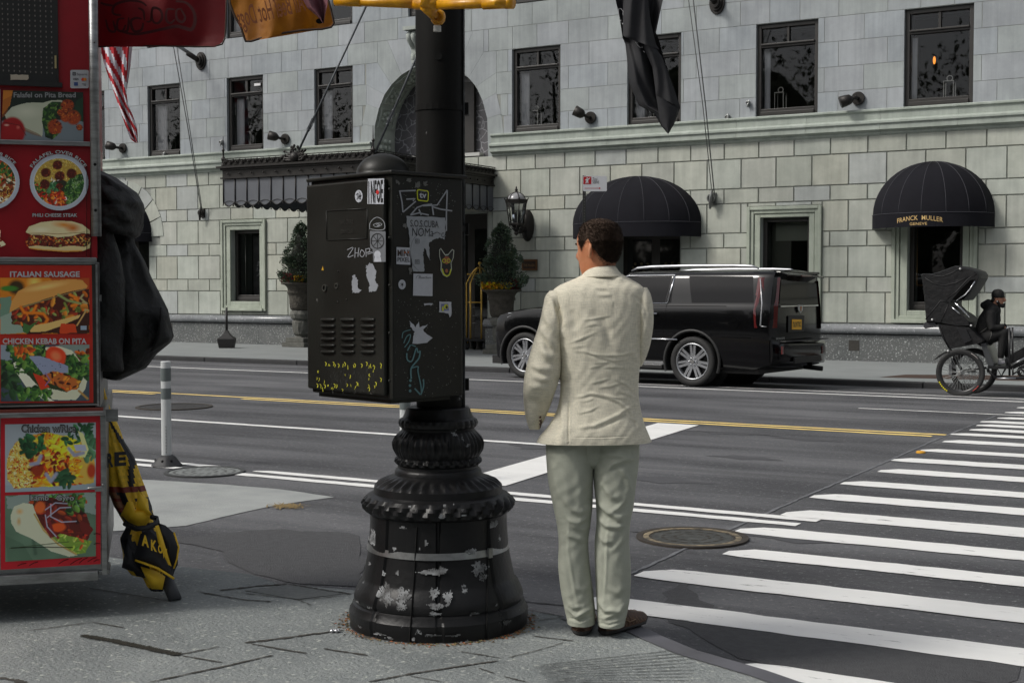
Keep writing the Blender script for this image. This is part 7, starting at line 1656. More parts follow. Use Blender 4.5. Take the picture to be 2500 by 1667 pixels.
mt=c.poly([(.02,.7),(.08,.5),(.12,.46),(.3,.46),(.5,.54),(.7,.5),(.85,.42),(.98,.48),(.99,.7),(.9,.84),(.7,.8),(.5,.86),(.2,.8),(.06,.84)],'#5a1c12',wob=.03)
c.scatter(330,(.01,.44,.99,.9),.028,BRN+['#4a1410','#d8a04a','#b8551f','#e0b860','#2a0c0c','#8f9a50'],3,mt);kp=(bun|bot|mt)
pic(c,'cheese_steak_picture',k5,[(300,1035),(1170,1040),(1170,1440),(300,1436)],oB,'picture of a cheese steak roll',kp)
c=Canvas(30,60,'#8c0f18');m_=c.poly([(0,.0),(.5,.3),(.45,.6),(1,.85),(.5,.95),(0,1)],'#d8cfa8',wob=.05);c.scatter(30,(0,.5,1,1),.2,BRN,1,m_);pic(c,'roll_corner_picture',k5,[(-60,1080),(78,1080),(78,1390),(-60,1390)],oB2,None,m_)
# C
mb=MB();mb.add([CP(x,y,.002)for x,y in((XLm,644),(229,648),(229,983),(XLm,985))],[(0,1,2,3)]);mC=mb.build('red_menu_panel',mat('menu_red',(.60,.03,.012),.4,var=(3,.2),col2=(.5,.02,.01)),cart,fix=False)
c=Canvas(190,120,'#c9781c');c.a*=(.7+.6*c.noise(3,3,4))[...,None];c.ell(.38,.08,.1,.16,'#f2c860',soft=.9);c.ell(.18,.17,.11,.16,'#3a2a10',soft=.4);c.ell(.1,.19,.12,.06,'#3f7a2a',soft=.4);c.poly([(.55,0),(1,0),(1,.4),(.8,.35)],'#a8381c',a=.8);c.poly([(.7,.3),(1,.2),(1,1),(.3,1),(.2,.85)],'#3a1c10',wob=.05)
c.poly([(0,.35),(.12,.32),(.17,.5),(.1,.7),(0,.85)],'#6b8a76',wob=.05);c.poly([(0,.7),(.12,.6),(.28,.98),(0,1)],'#8fa393',wob=.03)
f=c.poly([(.12,.6),(.2,.52),(.5,.38),(.75,.22),(.98,.2),(.99,.6),(.85,.7),(.6,.8),(.3,.88),(.14,.82)],'#4a1c10',wob=.04);c.scatter(160,(.1,.2,1,.95),.05,['#7a2e14','#4a2a18','#d9701c','#e89030','#5a6a2a','#8a9a50','#a8381c','#c9b070'],5,f)
c.poly([(.10,.62),(.13,.42),(.2,.24),(.35,.11),(.55,.05),(.8,.02),(.92,.04),(.98,.14),(.97,.18),(.85,.22),(.65,.30),(.42,.42),(.22,.52)],'#d2954a',wob=.008);c.ell(.5,.16,.3,.07,'#e8c070',soft=.9,rot=-.18);c.poly([(.12,.6),(.3,.48),(.6,.34),(.97,.18),(.95,.21),(.65,.33),(.42,.45),(.22,.55)],'#8a7a50')
for pts in([(.23,.52),(.27,.62),(.36,.63),(.4,.5)],[(.36,.62),(.48,.64),(.53,.74),(.5,.82),(.44,.84)],[(.78,.3),(.86,.36),(.87,.46),(.8,.5)]):c.line(pts,.016,'#e07818');
c.line([(.65,.3),(.75,.4),(.9,.46)],.013,'#8f9a5a');c.line([(.93,.3),(.9,.36),(.96,.45)],.010,'#a8a070');c.line([(.95,.62),(.9,.75),(.86,.85)],.008,'#c9a060');c.line([(.72,.45),(.75,.56),(.68,.6)],.012,'#7a8a3a')
c.poly([(.3,.86),(.5,.82),(.75,.72),(.9,.66),(.88,.72),(.7,.85),(.5,.96),(.34,.97)],'#d6b26a',wob=.01);c.poly([(.68,.82),(.84,.84),(.87,.98),(.66,1.0)],'#c8421a',wob=.05);c.poly([(.26,.8),(.33,.85),(.44,.74),(.34,.92),(.3,1.0),(.25,.95)],'#3f6a34');c.poly([(.9,.86),(.97,.86),(.97,.93),(.9,.93)],'#8fa0b0')
oC=pic(c,'sausage_roll_picture',k2,[(0,245),(684,247),(684,672),(0,676)],cart,'picture of an Italian sausage roll',d=.004);ctext(oC,k2,'ITALIAN SAUSAGE',76,610,196,240,lt,.006,.03)
c=Canvas(190,120,'#3f4c56');c.a*=(.6+.7*c.noise(4,3,4))[...,None];c.poly([(0,0),(.15,0),(.12,.3),(0,.25)],'#8a96a0');c.poly([(.65,0),(1,0),(1,.3),(.85,.25)],'#8a9a90',a=.8);c.scatter(14,(.86,.02,1,.3),.05,ORG+BRN,3);c.scatter(60,(0,.3,.2,.9),.07,['#1c2e1c','#2a4a28','#3a5a34'],6)
c.poly([(.14,.3),(.2,.35),(.3,.6),(.45,.88),(.6,.98),(.85,.98),(.95,.8),(.98,.6),(.9,.3),(.8,.1),(.65,.02),(.5,.05),(.55,.5)],'#cfd0b4',wob=.01);c.poly([(.14,.32),(.17,.3),(.35,.62),(.5,.9),(.6,1),(.5,1),(.3,.78),(.17,.48)],'#dfe0c8',wob=.01);f=c.poly([(.15,.2),(.3,.08),(.5,.1),(.78,.2),(.95,.35),(.92,.6),(.88,.75),(.75,.85),(.6,.8),(.45,.75),(.3,.55)],'#2a3a1c',wob=.05)
c.scatter(120,(.08,.0,.5,.5),.05,GRN,4,(c.X<.5)&(c.Y<.62));c.scatter(100,(.74,.2,.98,.6),.05,GRN,5);c.scatter(70,(.2,.75,.55,1),.05,GRN,7);c.scatter(30,(.15,.03,.36,.22),.04,ORG+['#a8481c'],8)
c.ell(.62,.2,.13,.17,'#d8421c',soft=.15,wob=.1,rot=.6);c.ell(.62,.2,.08,.10,'#e8784a',soft=.6,rot=.6);c.poly([(.32,.2),(.45,.2),(.75,.38),(.77,.5),(.6,.5),(.5,.56),(.4,.4)],'#8f97b0',wob=.04);c.scatter(12,(.4,.28,.7,.45),.008,['#1c1c24'],3)
m_=c.poly([(.43,.55),(.6,.46),(.75,.52),(.9,.66),(.86,.8),(.75,.84),(.65,.75),(.5,.66)],'#b8642a',wob=.05);c.scatter(90,(.42,.45,.92,.86),.035,ORG+['#5a2410','#d9902c','#3a1408'],9,m_);c.poly([(.36,.5),(.45,.55),(.55,.75),(.45,.8)],'#c8381a');c.line([(.88,.82),(.98,.96)],.012,'#b08a4a');c.line([(.5,.5),(.55,.62),(.5,.72)],.006,'#8a6a9a')
oC2=pic(c,'chicken_kebab_picture',k2,[(5,758),(684,756),(684,1186),(5,1192)],cart,'picture of chicken kebab on pita',d=.004);ctext(oC2,k2,'CHICKEN KEBAB ON PITA',20,663,708,752,lt,.006,.03)
# D
mb=MB();mb.add([k3(x,y,.002)for x,y in((5,168),(688,150),(688,1165),(5,1205))],[(0,1,2,3)]);mb.add([k3(x,y,.002)for x,y in((-1900,190),(-10,168),(-10,1206),(-1900,1290))],[(0,1,2,3)]);mb.build('red_door_panel',mat('door_red',(.68,.010,.025),.35,var=(3,.2),col2=(.58,.008,.02)),cart,fix=False)
c=Canvas(180,136,'#9aa2a8');c.poly([(0,.9),(1,.85),(1,1),(0,1)],'#8d9aa2');m_=c.poly([(.02,.5),(.1,.28),(.25,.18),(.45,.12),(.7,.2),(.85,.3),(.98,.5),(.98,.9),(.6,.93),(.1,.95),(.02,.8)],'#c9a544',wob=.03);c.scatter(420,(.02,.2,.32,.95),.022,['#f0dc7a','#d9b84a','#f5e8a0','#b87a2a'],1,m_,asp=.4);c.scatter(60,(.02,.3,.32,.95),.018,['#c85a14','#a8380c'],11,m_)
c.scatter(240,(.3,.12,.85,.95),.05,['#f5d020','#f0a010','#e88a14','#d8600c','#f8e040','#b03c08'],2,m_,asp=.45);c.scatter(60,(.28,.3,.7,.9),.04,['#8a2408','#5e1606','#c8480c'],3,m_);c.scatter(40,(.5,.15,.8,.4),.06,['#f8e83a','#f5dc20'],12,m_,asp=.5);c.ell(.35,.7,.09,.10,'#8a2c0c',soft=.4,wob=.2)
c.scatter(36,(.18,.18,.42,.46),.06,['#1f4a2a','#2d6638','#173a20'],4);c.scatter(34,(.65,.03,.95,.3),.05,['#2a5a38','#1f4a2a','#3f7a48'],5);c.scatter(26,(.88,.2,1,.55),.06,['#3f6a48','#54805a'],6);c.scatter(28,(.55,.72,.73,.93),.06,['#1f4a2a','#2d5636'],7);c.poly([(.80,.12),(.86,.16),(.92,.4),(.88,.52),(.80,.5),(.86,.38)],'#e0d890')
for pts in([(.70,.38),(.76,.48),(.86,.45)],[(.28,.6),(.36,.58),(.39,.48)],[(.45,.75),(.5,.86),(.56,.75)]):c.line(pts,.020,'#8f93a8')
c.poly([(.75,.32),(.88,.33),(.9,.42),(.78,.42)],'#a9adc0');c.ell(.95,.72,.06,.14,'#a83410',soft=.4);c.ell(.08,.2,.02,.02,'#9aa2a8')
oD=pic(c,'chicken_rice_picture',k3,[(34,212),(655,198),(655,656),(35,676)],cart,'picture of chicken with rice',d=.004,gain=1.6);ctext(oD,k3,'Chicken w/Rice',152,515,218,262,mat('outlined_grey',(.26,.27,.27),.5),.007,.01,lsh,.008)
c=Canvas(180,132,'#5f7a64');c.a*=(.75+.5*c.noise(4,3,6))[...,None];c.poly([(0,0),(1,0),(1,.35),(0,.2)],'#93a29c',wob=.15,a=.85);c.poly([(.03,1),(0,.6),(.2,.75),(.3,1)],'#4a6650',a=.5);c.line([(.3,.62),(.33,.9)],.02,'#3a5240',.6)
c.scatter(40,(.3,.0,.9,.2),.05,['#4a8a3a','#6aa850','#b8481c','#3a6a2c'],3);f=c.poly([(.3,.12),(.5,.06),(.75,.15),(.9,.35),(.95,.6),(.9,.75),(.8,.92),(.6,.8),(.45,.6),(.35,.4)],'#5a1a12',wob=.04);c.scatter(110,(.3,.1,.95,.9),.045,['#8a2c1c','#6a1c14','#3a100c','#a8481f','#b8301c'],4,f)
c.ell(.38,.2,.07,.11,'#d8642a',soft=.3,rot=.3);c.ell(.58,.52,.10,.08,'#d8541c',soft=.3);c.scatter(26,(.68,.1,.85,.3),.05,GRN,5);m_=c.poly([(.48,.7),(.6,.62),(.8,.7),(.95,.75),(.9,.92),(.75,.97),(.6,.85)],'#7a9a3a',wob=.05);c.scatter(60,(.46,.6,.96,.96),.04,['#a8c44a','#6a9a3a','#c8d870','#d8602a','#8ab040'],6,m_)
c.poly([(.06,.3),(.1,.17),(.2,.12),(.3,.15),(.34,.3),(.4,.5),(.55,.72),(.75,.92),(.8,.97),(.7,.98),(.5,.88),(.3,.68),(.12,.55),(.07,.42)],'#cdd0b4',wob=.008);c.ell(.16,.25,.05,.06,'#d8b070',soft=.9);c.ell(.15,.4,.03,.08,'#c8a468',soft=.9);c.line([(.32,.3),(.42,.55),(.58,.78),(.78,.95)],.009,'#b89a50')
for pts in([(.46,.2),(.48,.4),(.52,.58),(.58,.68)],[(.44,.3),(.45,.5),(.5,.66)]):c.line(pts,.014,'#7a1f24')
for pts in([(.44,.24),(.55,.14),(.68,.16)],[(.5,.16),(.5,.35),(.62,.44),(.78,.44)],[(.46,.36),(.6,.22),(.72,.22)],[(.44,.32),(.46,.5),(.56,.66)]):c.line(pts,.006,'#a8a9bc')
c.poly([(.82,.42),(.9,.48),(.97,.58),(.92,.68),(.84,.62)],'#6a1c16',wob=.04);c.line([(.05,.80),(.3,.78),(.7,.75)],.004,'#3a4a2a')
oD2=pic(c,'lamb_gyro_picture',k3,[(34,698),(655,674),(655,1112),(36,1150)],cart,'picture of a lamb gyro wrap',d=.004);ctext(oD2,k3,'Lamb   Gyro',208,506,694,742,mat('pale_grey_letter',(.40,.41,.42),.5),.007,.015,lsh,.008)
mb=MB()
for i,(p,q)in enumerate((((120,1178),(180,1160)),((200,1176),(260,1150)),((400,1165),(470,1130)),((480,1168),(560,1125)),((540,1160),(600,1120)),((600,1150),(660,1120)),((640,1150),(680,1135)),((640,960),(685,962)),((640,1030),(685,1026)),((75,1055),(500,1052)))):
    a,b=k3(*p,.008),k3(*q,.008);mb.tube([a,(a+b)/2+u0*.003,b],.0015,4)
mb.build('scratches',_M['black_gap'],cart)
mb=MB();a,b=k5(1108,330,.003),k5(1106,1500,.003);mb.tube([a,b],.0015,4);a,b=k5(1158,340,.003),k5(1160,1520,.003);mb.tube([a,b],.002,4);mb.build('seam_line',_M['black_gap'],cart)
# == black coat hung on the cart's side
m_coat=mat('black_quilted_nylon',(.011,.011,.0105),.6,var=(4,.2),col2=(.009,.009,.009),bump=(6,1.,.05))
kt=lambda x,y:S2(240+x/2.904,360+y/2.904)
coat=thing('black_coat',PD(310,890,6.35),'black hooded coat bulging over the right side of the food cart','coat')
def bulge(rows,dep,thick,name,m,par,nv=46,nu=30,wr=None,seed=0):
    """closed soft form: measured left/right edges per row, round in depth"""
    n=len(rows);R_=[]
    for j in range(nv+1):
        f=j/nv*(n-1);i=min(int(f),n-2);t=f-i;t=t*t*(3-2*t)*.35+t*.65;a=np.array(rows[i][0])*(1-t)+np.array(rows[i+1][0])*t;b=np.array(rows[i][1])*(1-t)+np.array(rows[i+1][1])*t
        A,B=PD(*a,dep),PD(*b,dep);c=(A+B)/2;h=np.linalg.norm(B-A)/2;U=(B-A)/(2*h+1e-9);e=math.sin(pi*min(max(j/nv,.03),.97))**.4;ring=[]
        for q in range(nu):
            an=2*pi*q/nu;w_=(wr(an,j/nv)if wr else 0);ring.append(c+U*h*math.cos(an)*(1+w_*.2)-f0*(thick*e*math.sin(an)*(1+w_)))
        R_.append(ring)
    mb=MB();mb.smooth=True;mb.rings(R_,cap=True);return mb.build(name,m,par)
cw_=lambda an,v:.16*math.sin(an*5+v*4)+.07*math.sin(an*11-v*9)
bulge([(kt(-60,160),kt(30,170)),(kt(-60,200),kt(120,215)),(kt(-60,300),kt(245,310)),(kt(-60,400),kt(305,390)),(kt(-60,470),kt(312,460)),(kt(-60,540),kt(298,550)),(kt(-50,580),kt(290,620)),(kt(100,600),kt(265,645))],6.22,.20,'hood',m_coat,coat,wr=lambda an,v:.10*math.sin(an*7+v*14)+.06*math.sin(v*30+an*3))
bulge([(kt(-60,520),kt(240,560)),(kt(-60,640),kt(262,690)),(kt(-60,800),kt(320,800)),(kt(-60,920),kt(365,920)),(kt(-60,1040),kt(425,1040)),(kt(-60,1150),kt(480,1150)),(kt(-60,1240),kt(500,1240)),(kt(-60,1330),kt(524,1340)),(kt(-60,1400),kt(500,1385)),(kt(-60,1470),kt(395,1470)),(kt(-60,1550),kt(330,1565)),(kt(-60,1600),kt(150,1650))],6.35,.17,'back',m_coat,coat,wr=cw_)
bulge([(kt(-60,560),kt(90,560)),(kt(-60,760),kt(150,760)),(kt(-60,950),kt(190,950)),(kt(-60,1200),kt(185,1200)),(kt(-60,1350),kt(175,1350)),(kt(-60,1490),kt(170,1490)),(kt(-60,1575),kt(176,1575)),(kt(-60,1580),kt(170,1590))],6.12,.08,'sleeve',m_coat,coat,wr=lambda an,v:.10*math.sin(v*17+an*2))
bulge([(kt(440,1130),kt(462,1135)),(kt(440,1190),kt(495,1190)),(kt(430,1290),kt(505,1290)),(kt(400,1370),kt(522,1345)),(kt(390,1400),kt(500,1380)),(kt(370,1450),kt(420,1425))],6.24,.06,'hem_fold',m_coat,coat)
# == folded parasol leaning on the cart
m_par=mat('parasol_fabric',(1,1,1),.6,attr='Col',bump=(30,.5,.01),coat=.15)
par_=thing('folded_parasol',G(*S2(1210/2.8,960+1415/2.8),.15),'folded yellow and black cart parasol leaning against the cart with its pole on the ground','parasol')
YW,BKc,RDc=(.92,.58,.03),(.014,.014,.018),(.22,.03,.015)
pxl=[((640,-90),(700,-80)),((655,60),(755,110)),((665,200),(805,210)),((690,330),(850,330)),((700,450),(925,450)),((712,560),(965,560)),((735,660),(1000,660)),((780,770),(1035,770)),((830,850),(1055,850)),((862,905),(1072,900)),((850,925),(1078,930)),((815,990),(1140,960)),((835,1080),(1215,1060)),((845,1170),(1215,1170)),((900,1235),(1185,1240)),((975,1250),(1180,1262)),((1000,1310),(1130,1300)),((1030,1345),(1115,1350))]
kq=lambda p:S2(p[0]/2.8,960+p[1]/2.8);nv,nu=90,56;R_=[];cols=[];rr=random.Random(3)
for j in range(nv+1):
    f=j/nv*(len(pxl)-1);i=min(int(f),len(pxl)-2);t=f-i;a=np.array(kq(pxl[i][0]))*(1-t)+np.array(kq(pxl[i+1][0]))*t;b=np.array(kq(pxl[i][1]))*(1-t)+np.array(kq(pxl[i+1][1]))*t
    dp=6.42-.18*(j/nv);A,B=PD(*a,dp),PD(*b,dp);c=(A+B)/2;h=np.linalg.norm(B-A)/2;U=(B-A)/(2*h);ring=[]
    for q in range(nu):
        an=2*pi*q/nu;fold=.22*abs(math.sin(3.5*an+j/nv*3.2))**.7+.08*math.sin(11*an-j*.2);k_=1-fold*(.55 if abs(math.cos(an))>.8 else 1);ring.append(c+U*h*math.cos(an)*(1-.06*abs(math.sin(5*an+j*.1)))-f0*(.75*h*math.sin(an)*k_))
    R_.append(ring)
mb=MB();mb.smooth=True
for j in range(nv):
    v=(j+.5)/nv
    for q in range(nu):
        an=(2*pi*(q+.5)/nu);x=.5+.5*math.cos(an)
        yS=960+(np.interp(v*(len(pxl)-1),range(len(pxl)),[p[0][1]for p in pxl]))/2.8;yy=(yS-960)*2.8;tw=x+.12*math.sin(yy*.012)
        colr=YW
        if yy<150:colr=BKc if tw<.75 else YW
        elif yy<620:colr=YW if tw<.78 else BKc if tw<.93 else YW
        elif yy<800:colr=(RDc if(yy%70)<36 else(.30,.13,.06))if tw<.42 else(YW if tw>.66 and(tw<.82 or yy<700)else BKc)if yy>660 else RDc
        elif yy<905:colr=YW if math.sin(an*3+yy*.02)>-.5 else BKc
        elif yy<1240:colr=BKc if(math.sin(an*4+yy*.010+1.2)>-.25 or tw>.9)else YW
        else:colr=YW if yy<1325 else BKc
        if 880<yy<915:colr=(.03,.025,.03)
        k=rr.uniform(.8,1.15);mb.col=tuple(c_*k for c_ in colr);mb.add([R_[j][q],R_[j][(q+1)%nu],R_[j+1][(q+1)%nu],R_[j+1][q]],[(0,1,2,3)])
cano=mb.build('canopy',m_par,par_,attr='Col',fix=False)
bmm=bmesh.new();bmm.from_mesh(cano.data);bmesh.ops.remove_doubles(bmm,verts=bmm.verts,dist=.0002);bmesh.ops.recalc_face_normals(bmm,faces=bmm.faces);bmm.to_mesh(cano.data);bmm.free()
m_pbk=mat('parasol_black',BKc,.55);m_pyw=mat('parasol_yellow',YW,.55)
def pk(x,y,d):return PD(*kq((x,y)),d)
mb=MB()
def flap(mb,pts,dep,bul=.05):
    c=np.mean([np.array(p)for p in pts],0);P=[pk(x,y,dep)for x,y in pts];C0=pk(c[0],c[1],dep-bul);n=len(P);M_=[(P[i]*.5+C0*.5)-f0*bul*.35 for i in range(n)]
    s=mb.smooth;mb.smooth=True;mb.add(P+M_+[C0],[(i,(i+1)%n,n+(i+1)%n,n+i)for i in range(n)]+[(n+i,n+(i+1)%n,2*n)for i in range(n)]);mb.smooth=s
flap(mb,[(960,960),(1010,930),(1050,960),(1110,1060),(1185,1245),(1190,1275),(1080,1200),(925,1150),(918,1110)],6.13);flap(mb,[(1070,880),(1130,900),(1195,960),(1225,1080),(1190,1190),(1150,1150),(1110,1010)],6.17);flap(mb,[(870,1010),(905,1090),(925,1160),(975,1230),(900,1215),(832,1190),(850,1100)],6.19,.03);mb.build('black_flap',m_pbk,cano,fix=False)
mb=MB();flap(mb,[(1060,905),(1085,900),(1120,1010),(1172,1180),(1150,1170),(1080,1020)],6.09,.02);flap(mb,[(825,830),(870,740),(905,740),(925,790),(1010,790),(1030,850),(1000,900),(940,905),(880,880)],6.20,.05);flap(mb,[(945,660),(975,700),(1010,720),(1020,800),(1050,840),(1000,830),(930,800)],6.19,.03);flap(mb,[(960,1180),(1060,1210),(1130,1250),(1110,1340),(1035,1335),(1000,1270)],6.16,.05);mb.build('yellow_flap',m_pyw,cano,fix=False)
mb=MB();mb.tube([pk(925,1140,6.10),pk(1000,1165,6.09),pk(1080,1195,6.09),pk(1190,1265,6.10)],.0055,6);mb.tube([pk(1190,950,6.12),pk(1222,1050,6.11),pk(1210,1130,6.12),pk(1188,1195,6.12)],.004,5);mb.build('yellow_piping',m_pyw,cano)
mb=MB();mb.tube([pk(855,890,6.22),pk(930,925,6.10),pk(1020,915,6.08),pk(1075,880,6.15),pk(1070,850,6.2),pk(1040,845,6.15)],.012,8);mb.build('tie_strap',m_pbk,cano)
mb=MB()
for ch_,x0,x1,y0,y1,dd in(('R',728,775,415,500,6.10),('E',782,862,405,490,6.10)):
    a,b=pk(x0,(y0+y1)/2+3,dd),pk(x1,(y0+y1)/2-3,dd+.02);put_text(mb,ch_,(a+b)/2,(b-a)/np.linalg.norm(b-a),u0,np.linalg.norm(b-a),.065,.05)
mb.build('dark_lettering',m_pbk,cano,fix=False)
mb=MB()
for ch_,x0,x1,yc,h,tl in(('A',968,1018,1000,.052,.05),('K',1032,1072,1030,.05,-.25),('O',1080,1112,1052,.04,-.3),('W',1110,1142,1080,.045,-.5)):
    a,b=pk(x0,yc-tl*20,6.06),pk(x1,yc+15,6.06);U=(b-a)/np.linalg.norm(b-a);put_text(mb,ch_,(a+b)/2,U,u0,np.linalg.norm(b-a),h,.04)
mb.build('yellow_lettering',m_pyw,cano,fix=False)
mb=MB();a=pk(1140,1270,6.24);b=G(*kq((1197,1418)),.15)+u0*.0;b=pk(1200,1400,6.2);b[2]=.15;mb.tube([a,b],[.030,.030],18);mb.tube([a-(b-a)*4.0,a],.02,12);mb.build('pole',mat('grey_plastic_pole',(.075,.078,.085),.5),par_)
# == cart canopy cloths seen from the back
m_rc=mat('red_valance_cloth',(.24,.006,.010),.7,var=(1.6,.2,5),col2=(.12,.004,.007),bump=(90,.3,.003));m_oc=mat('orange_valance_cloth',(.50,.19,.006),.65,var=(9,.25,9),col2=(.26,.085,.004),bump=(60,.4,.004))
for m_ in(m_rc,m_oc):
    b=m_.node_tree.nodes['Principled BSDF'];N=m_.node_tree.nodes;Lk=m_.node_tree.links;tl=N.new('ShaderNodeBsdfTranslucent');mx=N.new('ShaderNodeMixShader');mx.inputs[0].default_value=.35;o_=[n for n in N if n.type=='OUTPUT_MATERIAL'][0]
    Lk.new(b.inputs['Base Color'].links[0].from_socket,tl.inputs[0]);Lk.new(b.outputs[0],mx.inputs[1]);Lk.new(tl.outputs[0],mx.inputs[2]);Lk.new(mx.outputs[0],o_.inputs[0])
kz=lambda x,y:S2(230+x/3.92,y/3.92)
vr=thing('red_valance',PD(*kz(640,300),6.5),'dark red cola advertising cloth hanging from the cart canopy, lettering reversed','advertising cloth')
mb=MB();flag_sheet([(kz(-60,-260),kz(1300,-260)),(kz(-60,-100),kz(1280,-100)),(kz(-60,0),kz(1268,0)),(kz(-60,200),kz(1260,200)),(kz(-60,330),kz(1252,340)),(kz(-60,420),kz(1225,410)),(kz(-60,452),kz(1170,448))],6.5,lambda u,v:.03*math.sin(u*8+v*2)+.012*math.sin(u*19),60,mb);mb.build('cloth',m_rc,vr,fix=False)
mb=MB();P=[PD(*kz(x,y),6.49)for x,y in((40,450),(300,438),(560,440),(800,446),(1000,450),(1150,447),(1225,425),(1250,370),(1258,250),(1262,100),(1270,-100))];mb.tube(P,.004,5);mb.build('hem',mat('dark_hem',(.05,.03,.02),.8),vr)
m_sc=mat('cola_script',(.045,.003,.004),.9)
mb=MB()
def band(pts,w):
    P=[];n=len(pts)
    pp=[pts[0]]+list(pts)+[pts[-1]]
    for i in range(1,n):
        for t in np.linspace(0,1,7)[:-1]:
            p0,p1,p2,p3=[np.array(q,float)for q in pp[i-1:i+3]];P.append(.5*((2*p1)+(-p0+p2)*t+(2*p0-5*p1+4*p2-p3)*t*t+(-p0+3*p1-3*p2+p3)*t**3))
    P.append(np.array(pts[-1],float));L_,R2=[],[]
    for i,q in enumerate(P):
        t=P[min(i+1,len(P)-1)]-P[max(i-1,0)];m_=np.array([-t[1],t[0]])/(np.hypot(*t)+1e-9);ww=w*(.55+.45*math.sin(pi*i/len(P)))/2
        L_.append(PD(*kz(*(q+m_*ww)),6.43));R2.append(PD(*kz(*(q-m_*ww)),6.43))
    k=len(P);mb.add(L_+R2,[(i,i+1,k+i+1,k+i)for i in range(k-1)])
for pts,w in(([(780,15),(880,30),(950,110),(965,210),(930,285),(860,270),(780,255),(640,285),(400,330),(250,300)],34),([(840,90),(790,100),(790,180),(840,215),(870,170),(830,90)],24),([(770,95),(700,95),(690,190),(730,225),(770,190)],24),([(640,95),(560,90),(560,200),(610,225),(650,170),(630,100),(560,80),(540,200),(500,210)],24),([(500,60),(440,20),(320,10),(200,50),(180,130),(260,150)],26),([(480,200),(470,110),(420,80)],22),([(455,185),(400,175),(350,210),(380,300),(450,290),(470,220)],28),([(330,170),(320,290),(290,300)],24),([(290,180),(230,190),(220,280),(270,300),(300,240)],24),([(200,60),(120,50),(60,30)],24),([(110,190),(140,290),(200,300),(180,200)],24)):band(pts,w)
mb.build('script_lettering',m_sc,vr,fix=False)
vo=thing('orange_valance',PD(*kz(1800,300),6.45),'orange hot dog advertising cloth with dark hem and reversed lettering','advertising cloth')
mb=MB();flag_sheet([(kz(1270,-200),kz(2235,-200)),(kz(1290,-10),kz(2240,-10)),(kz(1320,110),kz(2255,60)),(kz(1370,210),kz(2275,140)),(kz(1410,290),kz(2292,225)),(kz(1440,390),kz(2280,260)),(kz(1470,402),kz(2200,280))],6.45,lambda u,v:.03*math.sin(u*7+v*3)+.01*math.sin(u*23+v*5),60,mb);mb.build('cloth',m_oc,vo,fix=False)
mb=MB();P=[PD(*kz(x,y),6.44)for x,y in((1285,-60),(1300,40),(1345,160),(1400,250),(1432,350),(1450,398),(1500,398),(1620,362),(1800,320),(2000,290),(2180,282),(2270,262),(2296,225),(2270,110),(2240,0),(2235,-60))];mb.tube(P,.0055,6);mb.build('hem',_M['dark_hem'],vo)
mb=MB();a,b=PD(*kz(1375,205),6.40),PD(*kz(2010,40),6.40);U=(b-a)/np.linalg.norm(b-a);V=np.cross(-f0,U);V=V if V[2]>0 else-V;put_text(mb,'All Beef Hot Dogs',(a+b)/2,U,V,np.linalg.norm(b-a),.125,.012,mirror=True);mb.build('reversed_lettering',mat('brown_ink',(.17,.045,.005),.7),vo,fix=False)
# crumpled pink flap end
pf=thing('pink_pennant',PD(*kz(2130,150),6.36),'crumpled pink cloth tip dangling in front of the orange cloth','cloth')
mb=MB();flag_sheet([(kz(1980,-80),kz(2250,-80)),(kz(1995,0),kz(2235,0)),(kz(2040,80),kz(2230,60)),(kz(2100,130),kz(2215,120)),(kz(2150,175),kz(2205,170)),(kz(2185,225),kz(2198,220))],6.36,lambda u,v:-.05*math.sin(u*pi*2.2),24,mb);mb.build('cloth',mat('dusty_pink_cloth',(.22,.085,.10),.7,var=(14,.25,8),col2=(.12,.045,.06)),pf,fix=False)
mb=MB();mb.add([PD(*kz(x,y),6.33)for x,y in circ(2155,205,34,26,16)],[tuple(range(16))]);mb.build('dark_hole',_M['opening_black'],pf,fix=False)
# == the man in the linen suit
MD=5.6
def crm(rows,n):
    """Catmull-Rom through rows of numbers"""
    A=np.array(rows,float);P=np.vstack([2*A[0]-A[1],A,2*A[-1]-A[-2]]);out_=[]
    for k in range(n+1):
        f=k/n*(len(A)-1);i=min(int(f),len(A)-2);t=f-i;p0,p1,p2,p3=P[i:i+4]
        out_.append(.5*((2*p1)+(-p0+p2)*t+(2*p0-5*p1+4*p2-p3)*t*t+(-p0+3*p1-3*p2+p3)*t**3))
    return out_
def rowloft(mb,rows,nv,nu,sq=2.3,dep=MD,close=True):
    """rows: (xl, xr, yl, yr, thickness, depth offset): silhouette measured in the photo, rings level or tilted"""
    R_=[]
    for xl,xr,yl,yr,th,dd in crm(rows,nv):
        A,B=PD(xl,yl,dep+dd),PD(xr,yr,dep+dd);c=(A+B)/2;U=(B-A)/2;ring=[]
        for q in range(nu):
            a=2*pi*q/nu;ca,sa=math.cos(a),math.sin(a);ring.append(c+U*math.copysign(abs(ca)**(2/sq),ca)-f0*th*math.copysign(abs(sa)**(2/sq),sa))
        R_.append(ring)
    mb.smooth=True;mb.rings(R_,cap=close)
